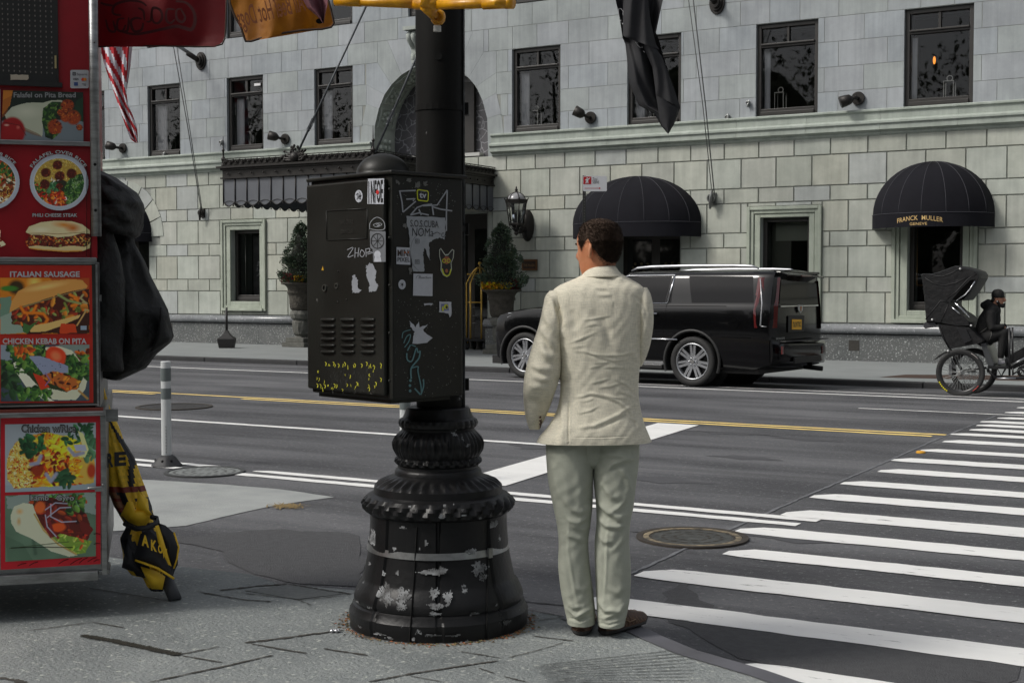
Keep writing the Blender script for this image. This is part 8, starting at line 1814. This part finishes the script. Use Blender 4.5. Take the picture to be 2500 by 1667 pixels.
def wrinkle(o,strokes,off,kmul=1.,noise=0.):
    """raise creases along measured strokes: (points in photo px, height m, width px)"""
    co,no=mesh_np(o);W_=co+np.array(off);d=W_-CAM;dz=d@fw;X=(CX+FOC*(d@rt)/dz)/SD;Y=(CY-FOC*(d@upv)/dz)/SD;h=np.zeros(len(co));facing=np.clip(-(no@f0)*1.6,0,1)
    for pts,amp,w in strokes:
        best=np.full(len(co),1e9);sgn=np.zeros(len(co));tt=np.zeros(len(co));L_=0;tot=sum(math.hypot(b[0]-a[0],b[1]-a[1])for a,b in zip(pts[:-1],pts[1:]))
        for a,b in zip(pts[:-1],pts[1:]):
            vx,vy=b[0]-a[0],b[1]-a[1];l2=vx*vx+vy*vy+1e-9;t=np.clip(((X-a[0])*vx+(Y-a[1])*vy)/l2,0,1);px,py=X-a[0]-t*vx,Y-a[1]-t*vy;dd=np.hypot(px,py);m_=dd<best
            best[m_]=dd[m_];sgn[m_]=np.sign(vx*py-vy*px)[m_];tt[m_]=((L_+t*math.sqrt(l2))/tot)[m_];L_+=math.sqrt(l2)
        env=np.sin(np.pi*np.clip(tt,.04,.96))**.6;s=best*sgn
        h+=amp*env*(np.exp(-(best/w)**2)-.55*np.exp(-((s-1.7*w)/(1.1*w))**2))
    if noise:h+=noise*(np.sin(X*.19+2*np.sin(Y*.05))*np.sin(Y*.13+1.3*np.sin(X*.07)))
    co=co+no*(h*facing*kmul)[:,None];o.data.vertices.foreach_set('co',co.reshape(-1));o.data.update()
def linen(name,c1,c2,weave=420):
    m=mat(name,c1,.9,spec=.15);t=m.node_tree;N=t.nodes;Lk=t.links;b=N['Principled BSDF'];tc=N.new('ShaderNodeTexCoord');ns=[]
    for sc3 in((weave,weave,22),(30,30,weave)):
        mp=N.new('ShaderNodeMapping');mp.inputs['Scale'].default_value=sc3;Lk.new(tc.outputs['Object'],mp.inputs[0]);n=N.new('ShaderNodeTexNoise');n.inputs['Scale'].default_value=1;n.inputs['Detail'].default_value=2;Lk.new(mp.outputs[0],n.inputs[0]);ns.append(n)
    a=N.new('ShaderNodeMath');a.operation='ADD';Lk.new(ns[0].outputs[0],a.inputs[0]);Lk.new(ns[1].outputs[0],a.inputs[1]);r=N.new('ShaderNodeMapRange');r.inputs[1].default_value=.75;r.inputs[2].default_value=1.25;Lk.new(a.outputs[0],r.inputs[0])
    n2=N.new('ShaderNodeTexNoise');n2.inputs['Scale'].default_value=5;n2.inputs['Detail'].default_value=6;Lk.new(tc.outputs['Object'],n2.inputs[0])
    x=N.new('ShaderNodeMix');x.data_type='RGBA';Lk.new(r.outputs[0],x.inputs[0]);x.inputs[6].default_value=(*c2,1);x.inputs[7].default_value=(*c1,1);Lk.new(x.outputs[2],b.inputs['Base Color'])
    bp=N.new('ShaderNodeBump');bp.inputs['Strength'].default_value=.35;bp.inputs['Distance'].default_value=.02;Lk.new(n2.outputs[0],bp.inputs['Height']);Lk.new(bp.outputs[0],b.inputs['Normal']);return m
m_lin=linen('beige_linen',(.78,.735,.60),(.57,.54,.44));m_tr=linen('sage_cotton',(.43,.445,.375),(.38,.395,.33),900)
m_skin=mat('tanned_skin',(.62,.27,.14),.5,var=(22,.2,8),col2=(.48,.17,.08),bump=(90,.15,.002));m_skin.node_tree.nodes['Principled BSDF'].inputs['Subsurface Weight'].default_value=.08
m_hair=mat('dark_brown_hair',(.075,.050,.036),.85,spec=.2,var=(60,.2,5),col2=(.030,.018,.012),bump=(110,.5,.006))
ft=PD(1385,1466,MD);man=thing('person',np.array([ft[0],ft[1],.15]),'man seen from behind in a beige linen jacket, pale trousers and brown shoes, looking left','person')
OFF=np.array(man.location)
# --- head, neck and hidden torso as one continuous body
PH=math.radians(46);fd=f0*math.cos(PH)-rt*math.sin(PH);sd=-rt*math.cos(PH)-f0*math.sin(PH)
hc=PD(1376,560,MD);zc0=PD(1376,637,MD)[2]
HR=[(.240,.004,.004,.004),(.234,.030,.040,.030),(.220,.062,.072,.055),(.200,.080,.088,.069),(.172,.091,.097,.077),(.148,.095,.099,.0795),(.120,.090,.095,.0785),(.092,.091,.086,.073),(.064,.090,.072,.066),(.036,.086,.060,.060),(.012,.078,.056,.052),(-.008,.058,.058,.050)]
def headpt(z,a,extra=0.):
    R0=[np.interp(z,[r_[0]for r_ in HR[::-1]],[r_[k]for r_ in HR[::-1]])for k in(1,2,3)];ca,sa=math.cos(a),math.sin(a);L_=R0[0]if ca>0 else R0[1];x=L_*math.copysign(abs(ca)**.88,ca);y=R0[2]*math.copysign(abs(sa)**.88,sa)
    if ca>.5:
        q=math.exp(-(a/.17)**2);x+=q*.030*math.exp(-((z-.082)/.022)**2)+q*.018*math.exp(-((z-.105)/.02)**2);x+=.007*math.exp(-((abs(a)-.3)/.22)**2)*math.exp(-((z-.137)/.01)**2);x-=.010*math.exp(-((abs(a)-.42)/.16)**2)*math.exp(-((z-.116)/.012)**2)
        x+=math.exp(-(a/.3)**2)*(.006*math.exp(-((z-.052)/.006)**2)+.006*math.exp(-((z-.040)/.006)**2)-.006*math.exp(-((z-.028)/.006)**2)+.008*math.exp(-((z-.010)/.012)**2))
    x+=.006*math.exp(-((abs(a)-1.15)/.3)**2)*math.exp(-((z-.085)/.02)**2)
    k=1+extra/max(math.hypot(x,y),.02);return hc*np.array([1,1,0])+u0*(zc0+z)+fd*x*k+sd*y*k
ZH=[r_[0]for r_ in HR];dz_=crm([(z,)for z in ZH],64);R_=[[headpt(z[0],2*pi*q/72)for q in range(72)]for z in dz_]
nb=PD(1378,605,MD+.03);nk=lambda y,rx,ry,dx=0,dd=0:[PD(1378+dx,y,MD+.0+dd)+rt*rx*math.cos(-2*pi*q/72+math.atan2(fd@f0,fd@rt))+f0*ry*math.sin(2*pi*q/72*-1+math.atan2(fd@f0,fd@rt))for q in range(72)]
R_+=[nk(618,.064,.066,2),nk(632,.068,.070,4),nk(650,.085,.08,4),nk(690,.15,.09),nk(850,.11,.08),nk(950,.11,.08)]
mb=MB();mb.smooth=True;mb.rings(R_,cap=True)
# ear
def ear(s):
    c=headpt(.105,s*1.72,.004);P=[]
    ex=-fd*.75+sd*s*.65;ex/=np.linalg.norm(ex);n_=np.cross(ex,u0)
    mb.tube([c+u0*z+ex*x for x,z in((-.004,.010),(.002,.022),(.010,.027),(.018,.021),(.019,.007),(.014,-.008),(.006,-.020),(-.002,-.022),(-.006,-.014))],[.004,.0055,.006,.006,.0058,.0055,.006,.0065,.004],8)
    mb.sphere(c+ex*.010,.017,10,8,.55,.55,1.5)
ear(1);ear(-1)
bdy=mb.build('body',m_skin,man)
mb=MB()
for s in(1,-1):mb.sphere(headpt(.116,s*.36,-.006),.013,12,8)
mb.build('eye',mat('eye_white',(.5,.5,.48),.2),bdy);mb=MB()
for s in(1,-1):mb.tube([headpt(.136+.003*math.sin(t*3),s*t,.003)for t in(.16,.3,.45,.58)],[.003,.005,.0045,.002],6)
mb.build('eyebrow',m_hair,bdy)
def hairm(z,a):
    a=abs((a+pi)%(2*pi)-pi);lo=np.interp(a,[0,.75,.95,1.1,1.28,1.42,1.62,1.85,2.2,2.7,pi],[.205,.190,.160,.130,.108,.126,.150,.112,.076,.054,.048]);return z-lo
mb=MB();mb.smooth=True;nA,nZ=180,90;G_={};zs=np.linspace(.036,.2395,nZ);V_=[]
for j,z in enumerate(zs):
    for i in range(nA):m_=hairm(z,2*pi*i/nA);V_.append(headpt(z,2*pi*i/nA,.0005+.003*min(max(m_,0)/.06,1)+.0012*math.sin(i*1.7+j*2.3))+u0*(.004*max(0,(z-.2)/.04)))
F_=[(j*nA+i,j*nA+(i+1)%nA,(j+1)*nA+(i+1)%nA,(j+1)*nA+i)for j in range(nZ-1)for i in range(nA)if hairm(zs[j],2*pi*(i+.5)/nA)>.008]+[tuple((nZ-1)*nA+i for i in range(nA))]
mb.add(V_,F_);r=random.Random(6)
for k in range(26000):
    z=r.uniform(.03,.238)if k%2 else r.uniform(.045,.15);a=r.uniform(-pi,pi);h=hairm(z,a)
    if h<-.010 or(h<.010 and r.random()<.6-h*30):continue
    p=headpt(z,a,.004 if h>.01 else.0005);n_=p-(hc*np.array([1,1,0])+u0*(zc0+.11));n_/=np.linalg.norm(n_);d=n_*.8+np.array([r.uniform(-.35,.35),r.uniform(-.35,.35),r.uniform(-.6,.1)])-fd*.25;d/=np.linalg.norm(d);l=r.uniform(.004,.010)*min(1,.45+max(h,0)*14);w_=np.cross(d,u0);w_=w_/(np.linalg.norm(w_)+1e-6)*.0011
    mb.add([p+w_,p-w_,p+d*l],[(0,1,2)])
mb.build('hair',m_hair,man,fix=False)
# --- jacket
jk=MB()
rowloft(jk,[(1368,1402,618,618,.05,.01),(1345,1425,628,628,.080,.01),(1316,1448,642,641,.100,.01),(1284,1470,656,654,.112,.0),(1268,1482,672,668,.125,0),(1268,1484,700,695,.135,0),(1272,1482,745,742,.140,0),(1280,1476,800,798,.136,0),(1285,1468,850,850,.128,0),(1287,1466,900,902,.125,0),(1278,1472,945,945,.135,0),(1258,1482,980,978,.150,0),(1240,1491,1002,1000,.155,0),(1233,1496,1014,1012,.155,0)],250,240,2.5,close=False)
def arm(rows,nv=110,nu=72):rowloft(jk,rows,nv,nu,2.1)
arm([(1262,1290,668,664,.05,0),(1252,1298,682,676,.075,0),(1247,1296,705,705,.085,0),(1238,1291,745,748,.090,-.01),(1222,1290,795,805,.090,-.03),(1207,1287,850,858,.085,-.04),(1202,1276,890,897,.078,-.03),(1203,1264,925,930,.062,.01),(1207,1253,955,958,.055,.03),(1212,1245,975,974,.050,.045),(1216,1240,985,984,.044,.05)])
arm([(1456,1486,660,660,.045,.01),(1452,1494,674,676,.075,.0),(1454,1499,700,702,.095,.0),(1457,1500,740,742,.100,.005),(1456,1494,785,785,.095,.01),(1455,1484,818,818,.080,.02),(1457,1474,840,840,.05,.03)])
ja=jk.build('jacket',m_lin,man,fix=True)
z6=lambda x,y:S2(1220+x/2.528,500+y/2.528)
zj=lambda x,y:S2(1260+x/5.228,600+y/5.228);zk=lambda x,y:S2(1260+x/6.533,880+y/6.533)
T=lambda fn,*p:[fn(*q)for q in p]
ws=[(T(zk,(1090,520),(1300,540),(1480,590),(1640,660),(1760,760),(1860,860)),.0050,4.5),(T(zk,(940,590),(1100,560),(1220,520)),.003,3.5),(T(zk,(1280,480),(1400,540),(1560,590),(1780,610)),.003,3),(T(zk,(1000,1070),(1250,1040),(1450,950),(1650,850),(1900,690)),.0045,5),(T(zk,(1400,1010),(1600,920),(1840,800)),.003,4),(T(zk,(1190,360),(1350,330),(1480,290)),.003,3),(T(zk,(1320,430),(1520,410),(1720,340)),.003,3),
      (T(zk,(1600,300),(1750,380),(1870,470)),.0035,4),(T(zk,(1620,480),(1760,520),(1900,600)),.003,4),(T(zk,(1000,840),(1180,800),(1320,720)),.0028,3.5),(T(zk,(1820,910),(1920,960),(1960,1080)),.004,4),(T(zk,(1170,120),(1300,90),(1460,40)),.003,3),(T(zk,(1350,110),(1600,105),(1900,140)),.0025,3),(T(zk,(1060,660),(1180,630),(1240,600)),.002,3),
      (T(zj,(950,1375),(1150,1400),(1350,1395),(1580,1330)),.0035,3.5),(T(zj,(760,1350),(900,1355),(1080,1420),(1250,1470),(1460,1440)),.003,3),(T(zj,(680,1240),(820,1190),(1000,1110)),.0035,3.5),(T(zj,(860,950),(1000,930),(1200,890)),.0028,3),(T(zj,(850,1050),(950,1010),(1100,1000)),.002,3),(T(zj,(1000,1500),(1100,1490),(1180,1480)),.003,3),(T(zj,(700,1300),(780,1290),(900,1270)),.002,3),
      (T(zj,(960,420),(1060,440),(1150,450)),.0035,6),(T(zj,(1010,520),(1100,540),(1180,545)),.003,5),(T(zj,(1060,620),(1130,630),(1200,630)),.003,5),(T(zj,(1260,420),(1330,440),(1370,450)),.003,5),(T(zj,(700,800),(740,950),(760,1100)),-.008,14),(T(zj,(950,800),(1080,950),(1180,1100),(1190,1280)),-.007,12),(T(zj,(1600,700),(1640,900),(1650,1060),(1600,1230)),.006,7),(T(zj,(1500,640),(1590,700),(1660,850),(1640,1000)),-.006,5),(T(zj,(450,640),(520,760),(560,900),(590,1040)),-.012,6),(T(zj,(400,590),(450,640),(500,720)),.005,5),
      (T(zj,(320,720),(400,950),(500,1080),(560,1130)),.011,9),(T(zj,(270,900),(360,1120),(470,1240),(540,1270)),.012,8),(T(zj,(340,1150),(400,1300),(500,1360)),-.008,7),(T(zj,(330,1330),(410,1420),(500,1430)),.010,8),(T(zk,(220,60),(380,130),(560,150)),.009,7),(T(zk,(300,250),(420,300),(560,300)),.008,7),(T(zk,(220,400),(330,420),(480,420)),.005,8),(T(zk,(180,620),(300,660),(430,700)),-.004,9),(T(zj,(330,640),(300,800),(240,1000)),.004,8),
      (T(zk,(848,540),(845,800),(838,1100),(832,1500)),-.0055,2.0),(T(zk,(862,540),(860,800),(852,1100),(850,1500)),.003,3),(T(zk,(720,400),(760,700),(760,1100),(700,1400)),.010,10),(T(zk,(600,400),(560,800),(560,1200)),.008,10),(T(zk,(690,380),(640,700),(620,950),(500,1150)),-.004,2.2),(T(zk,(560,385),(620,392),(690,392)),.004,2.0),(T(zk,(870,1230),(1300,1230),(1900,1200)),-.0015,1.8),(T(zk,(600,300),(700,340),(850,330)),-.006,8),
      (T(zj,(1150,380),(1200,540),(1250,800),(1255,1100),(1240,1400)),-.0022,1.6),(T(zj,(1520,1450),(1480,1300),(1560,1150)),.004,6)]
wrinkle(ja,[(p,a*(.9 if w<5 else 1),w*(.72 if w<5 else.9))for p,a,w in ws],OFF,1.15,.001)
so2=ja.modifiers.new('s','SOLIDIFY');so2.thickness=.004;so2.offset=-1
mb=MB();rowloft(mb,[(1362,1411,612,611,.058,-.004),(1354,1415,614,614,.070,-.004),(1346,1420,621,621,.082,-.004),(1339,1427,629,629,.093,0),(1333,1433,636,635,.102,.004),(1336,1430,638,637,.096,.004)],24,96,2.1,close=False);mb.build('collar',m_lin,ja,fix=False)
mb=MB()
for y in(958,966,974):q=PD(1241,y,MD-.035);mb.sphere(q,.0055,8,6)
mb.build('cuff_button',mat('brown_button',(.07,.035,.02),.4),ja)
mb=MB();q=PD(1240,958,MD-.02);mb.tube([PD(1239,950,MD-.01),PD(1243,968,MD-.004),PD(1241,982,MD+.01)],[.002,.004,.002],6);mb.build('cuff_vent',mat('deep_brown_cloth',(.05,.025,.015),.9),ja)
# --- trousers
mb=MB()
rowloft(mb,[(1262,1460,985,985,.115,.01),(1255,1466,1010,1010,.105,.01),(1258,1464,1040,1040,.095,.01),(1270,1456,1062,1062,.075,.01),(1320,1410,1075,1075,.04,.01)],40,120)
rowloft(mb,[(1262,1364,985,985,.110,.01),(1254,1368,1015,1015,.122,.01),(1255,1365,1060,1060,.118,.01),(1260,1362,1110,1110,.105,0),(1270,1361,1160,1160,.097,0),(1279,1356,1205,1205,.088,0),(1283,1351,1245,1245,.080,0),(1282,1355,1300,1300,.080,0),(1288,1362,1355,1355,.076,0),(1297,1367,1400,1400,.073,0),(1301,1367,1418,1418,.074,0),(1303,1366,1430,1430,.072,0)],190,130,2.1,close=False)
rowloft(mb,[(1362,1460,985,985,.110,.0),(1359,1468,1015,1015,.122,.0),(1361,1467,1060,1060,.118,0),(1364,1461,1110,1110,.105,-.01),(1369,1455,1160,1160,.097,-.01),(1370,1447,1205,1205,.088,-.02),(1366,1445,1245,1245,.080,-.02),(1367,1449,1300,1300,.080,-.02),(1369,1448,1355,1355,.076,-.02),(1371,1442,1400,1400,.073,-.03),(1372,1437,1420,1420,.074,-.03),(1373,1434,1434,1434,.072,-.03)],190,130,2.1,close=False)
tr_=mb.build('trousers',m_tr,man)
zt6=lambda x,y:S2(1280+x/2.8,1040+y/2.8)
wrinkle(tr_,[(T(zt6,(250,200),(200,300),(250,470),(330,570)),.006,8),(T(zt6,(345,290),(390,420),(380,540)),.004,8),(T(zt6,(330,560),(380,590),(440,560)),.009,7),(T(zt6,(300,640),(370,660),(440,600)),.010,7),(T(zt6,(310,680),(390,700),(450,680)),.008,6),(T(zt6,(300,740),(370,770),(440,790)),.006,6),(T(zt6,(305,640),(300,860),(340,1100),(370,1240)),.004,4),(T(zt6,(350,1100),(400,1120),(440,1080)),.004,6),(T(zt6,(300,1240),(360,1300),(440,1250),(470,1230)),.011,6),(T(zt6,(300,1200),(340,1240),(400,1230)),.007,5),(T(zt6,(300,1310),(380,1330),(460,1300)),-.005,3),
    (T(zt6,(480,200),(560,190),(640,200),(740,215)),.007,6),(T(zt6,(560,300),(620,250),(700,230),(760,220)),.011,6),(T(zt6,(640,280),(700,350),(720,420),(690,480)),.010,6),(T(zt6,(560,330),(540,400),(600,480),(680,490)),.008,8),(T(zt6,(480,450),(520,530),(580,590),(650,620),(700,600)),.011,7),(T(zt6,(580,590),(640,560),(690,500)),.009,6),(T(zt6,(500,620),(560,680),(640,690),(700,660)),.009,6),(T(zt6,(600,600),(640,640),(690,640)),.007,5),(T(zt6,(490,720),(550,790),(640,790)),.006,6),(T(zt6,(575,640),(565,800),(560,1000),(545,1200)),.0045,3.5),(T(zt6,(700,700),(660,800),(600,850)),.005,6),(T(zt6,(560,1100),(640,1140),(700,1080)),.005,7),(T(zt6,(500,1180),(560,1260),(640,1260),(700,1200)),.012,6),(T(zt6,(540,1310),(610,1290),(680,1250)),.010,5),(T(zt6,(500,1340),(580,1360),(680,1330)),-.004,3),(T(zt6,(745,150),(750,210)),.003,3)],OFF,1.0,.0016)
# --- shoes
m_sole=mat('dark_rubber_sole',(.028,.027,.027),.7,bump=(60,.4,.003));m_shoe=mat('brown_trainer',(.13,.062,.034),.6,var=(40,.25,6),col2=(.035,.018,.012),bump=(80,.4,.002))
def shoe(px,py,dirv):
    h=PD(px,py,MD+.005);c=np.array([h[0],h[1],.15]);d=np.array(dirv);d/=np.linalg.norm(d);s=np.array([-d[1],d[0],0]);
    st_=[(-.045,.018,.06,.062),(-.035,.034,.085,.085),(0,.042,.098,.092),(.05,.044,.098,.090),(.10,.049,.082,.08),(.15,.054,.066,.064),(.20,.051,.056,.055),(.235,.038,.048,.046),(.252,.015,.036,.034)]
    mb=MB();mb.smooth=True;mb.rings([[c+d*x+s*w_*1.06*math.cos(a)+u0*(.016+.012*(x>.2)+.017*math.sin(a))for a in np.linspace(0,2*pi,21)[:-1]]for x,w_,_,_ in st_]);o=mb.build('shoe',m_sole,man,label=None)
    mb=MB();mb.smooth=True;mb.rings([[c+d*x+s*w_*math.copysign(abs(math.cos(a))**.8,math.cos(a))+u0*(.022+(t_-.02)*max(math.sin(a),-.1))for a in np.linspace(0,2*pi,25)[:-1]]for x,w_,t_,_ in st_]);u=mb.build('upper',m_shoe,o)
    mb=MB()
    for k in range(7):x=.06+k*.024;w_=np.interp(x,[q[0]for q in st_],[q[1]for q in st_]);t_=np.interp(x,[q[0]for q in st_],[q[2]for q in st_]);mb.tube([c+d*(x+.02*math.sin(a*2))+s*(w_+.0005)*math.copysign(abs(math.cos(a))**.8,math.cos(a))+u0*(.022+(t_-.0195)*math.sin(a))for a in np.linspace(.1,pi-.1,11)],.0018,4)
    for sg in(1,-1):mb.tube([c+d*x+s*sg*(np.interp(x,[q[0]for q in st_],[q[1]for q in st_])+.001)+u0*z for x,z in((-.035,.05),(0,.045),(.04,.06),(.08,.04),(.12,.045))],.0022,4)
    mb.build('pale_stripes',mat('tan_stripe',(.26,.17,.10),.6),u)
shoe(1336,1462,rt*.12+f0);shoe(1400,1466,rt*.62+f0*.78)
# --- hands, folded in front of him
def hand(w_,d,nrm,s):
    mb=MB();d=np.array(d)/np.linalg.norm(d);nrm=np.array(nrm,float);nrm-=d*(nrm@d);nrm/=np.linalg.norm(nrm);sd_=np.cross(d,nrm)*s;mb.smooth=True
    mb.rings([[w_+d*x+sd_*a_*math.cos(t)+nrm*b_*math.sin(t)for t in np.linspace(0,2*pi,17)[:-1]]for x,a_,b_ in((-.06,.028,.022),(0,.027,.02),(.03,.038,.018),(.07,.042,.015),(.095,.040,.012))])
    for k,(o_,l)in enumerate(((-.030,.066),(-.010,.076),(.011,.072),(.031,.056))):b=w_+d*.09+sd_*o_;mb.tube([b-d*.02,b+d*l*.45-nrm*.006,b+d*l*.78-nrm*.022,b+d*l*.9-nrm*.040],[.009,.0085,.0075,.006],8)
    b=w_+d*.03-sd_*.036;mb.tube([b,b-sd_*.022+d*.025-nrm*.005,b-sd_*.028+d*.052-nrm*.012],[.011,.010,.007],8);mb.build('hand',m_skin,bdy)
hand(PD(1345,930,MD+.19),rt*.8+f0*.3-u0*.1,f0,1);hand(PD(1420,850,MD+.24),-rt*.8+f0*.1-u0*.2,f0,-1)
# == pedicab driver
dr=thing('person',Pp(.9,.45,.28),'bearded man in a black hooded top and trousers sitting on the pedicab footrest facing right','person')
q_=lambda x,y,d=.45:pv(x,y,d)
m_hd=mat('black_hoodie',(.010,.010,.010),.85,bump=(25,.5,.01));m_ds=mat('driver_skin',(.50,.24,.15),.5,var=(30,.2))
def blob(name,tubes,m,par,vox=.012):
    mb=MB()
    for p,r0 in tubes:
        mb.tube(p,r0,12);mb.sphere(p[0],r0[0],12,8);mb.sphere(p[-1],r0[-1],12,8)
    o=mb.build(name,m,par);rm=o.modifiers.new('r','REMESH');rm.mode='VOXEL';rm.voxel_size=vox;sm_=o.modifiers.new('s','SMOOTH');sm_.iterations=4;apply_mods(o);o.data.polygons.foreach_set('use_smooth',[True]*len(o.data.polygons));return o
hd_=q_(938,448)
b_=blob('body',[([q_(928,420),q_(935,450),q_(950,490)],[.078,.082,.058]),([q_(905,470),q_(900,540)],[.058,.06]),([q_(885,590),q_(830,840)],[.06,.07]),([q_(1002,448),q_(1012,472),q_(1004,480)],[.012,.017,.012]),([q_(985,742,.30),q_(1012,748,.32)],[.022,.026])],m_ds,dr,.009)
blob('hoodie',[([q_(880,580,.45),q_(840,680,.45),q_(800,800,.45),q_(800,850,.45)],[.12,.16,.15,.15]),([q_(790,520),q_(830,505),q_(880,520)],[.055,.075,.07]),([q_(880,600,.26),q_(880,680,.25),q_(895,745,.24),q_(955,748,.27),q_(995,735,.30)],[.075,.07,.062,.05,.038]),([q_(890,600,.64),q_(900,690,.66),q_(910,750,.66),q_(990,738,.58)],[.07,.065,.055,.04]),([q_(900,560,.3),q_(900,560,.6)],[.07,.07])],m_hd,dr)
blob('trousers',[([q_(830,860,.34),q_(930,810,.32),q_(1005,800,.32)],[.105,.09,.072]),([q_(1005,800,.32),q_(990,920,.32),q_(975,1045,.32)],[.072,.058,.045]),([q_(830,860,.58),q_(940,820,.60),q_(1010,810,.62)],[.10,.085,.07]),([q_(1010,810,.62),q_(985,930,.62),q_(1020,1045,.62)],[.07,.055,.045])],m_hd,dr)
mb=MB();mb.smooth=True
for d in(.32,.62):mb.tube([q_(975+(45 if d>.5 else 0),1055,d),q_(972+(45 if d>.5 else 0),1100,d)],.036,10)
mb.build('sock',mat('white_sock',(.45,.45,.45),.8),dr)
mb=MB()
for d,x in((.32,955),(.62,1005)):mb.rings([[q_(x+px_,1128,d)+lP*w_*math.cos(a)+u0*(.03+hh*max(math.sin(a),-.6))for a in np.linspace(0,2*pi,15)[:-1]]for px_,w_,hh in((-10,.02,.03),(0,.04,.06),(20,.042,.055),(45,.045,.035),(65,.03,.02))])
mb.build('shoe',mat('pale_trainer',(.34,.34,.36),.6),dr)
mb=MB();r=random.Random(2);mb.smooth=True
mb.rings([[hd_+hP*(((-.088 if math.sin(a)<0 else.083)*abs(math.sin(a)))*w0-.005)+lP*.086*w0*math.cos(a)+u0*z0 for a in np.linspace(0,2*pi,25)[:-1]]for z0,w0 in((.0,.9),(.02,1.04),(.06,1.06),(.10,.92),(.125,.6),(.135,.1))])
mb.tube([hd_+hP*-.06+u0*.0-lP*.07,hd_+hP*-.075-u0*.04-lP*.045],.026,8);mb.build('hair',mat('black_hair',(.008,.007,.006),.8,bump=(200,.6,.004)),dr)
blob('beard',[([q_(935,480,.38),q_(950,515,.42),q_(985,528,.45)],[.020,.030,.032]),([q_(935,480,.52),q_(955,515,.48),q_(985,528,.45)],[.020,.03,.03]),([q_(985,528),q_(1004,505)],[.028,.014])],_M['black_hair'],dr,.008)
mb=MB();mb.sphere(q_(925,468,.365),.022,10,8,.7,.4,1.2);mb.build('ear',m_ds,b_);mb=MB();mb.sphere(q_(936,480,.35),.011,8,6);mb.build('earbud',mat('white_bud',(.7,.7,.7),.3),dr)
mb=MB();mb.tube([q_(985,437,.40),q_(1008,434,.43)],.006,5);mb.build('eyebrow',_M['black_hair'],b_)
mb=MB();mb.tube([q_(755,805,.29),q_(800,775,.28),q_(835,748,.29)],.004,4);mb.tube([q_(868,870,.22),q_(888,820,.22),q_(885,775,.24)],.004,4);mb.build('grey_trim',mat('grey_piping',(.16,.16,.15),.7),dr)
# ---- creases of the black coat
co_off=np.array(coat.location);K=lambda*q:[kt(*v)for v in q]
for c_ in coat.children:
    if c_.name.startswith('hood'):wrinkle(c_,[(K((20,200),(120,240),(230,330)),.014,5),(K((20,330),(110,370),(190,400),(280,410)),.014,6),(K((30,400),(120,420),(200,470)),.012,5),(K((20,270),(100,290),(180,350)),.010,5),(K((40,470),(150,480),(260,540)),.016,7),(K((10,540),(100,530),(180,500),(280,510)),.012,6),(K((150,230),(220,330),(260,430)),.010,6)],co_off)
    elif c_.name.startswith('back'):wrinkle(c_,[(K((150,560),(200,760),(215,1000),(190,1250)),.020,9),(K((240,620),(300,860),(370,1060),(430,1250)),.014,8),(K((130,600),(170,900),(150,1300)),.014,8),(K((300,1100),(380,1240),(390,1400)),.018,8),(K((440,1130),(410,1260),(370,1400)),.014,7),(K((430,1300),(480,1320),(515,1340)),.012,6),(K((220,1100),(250,1300),(240,1500)),.012,9)],co_off)
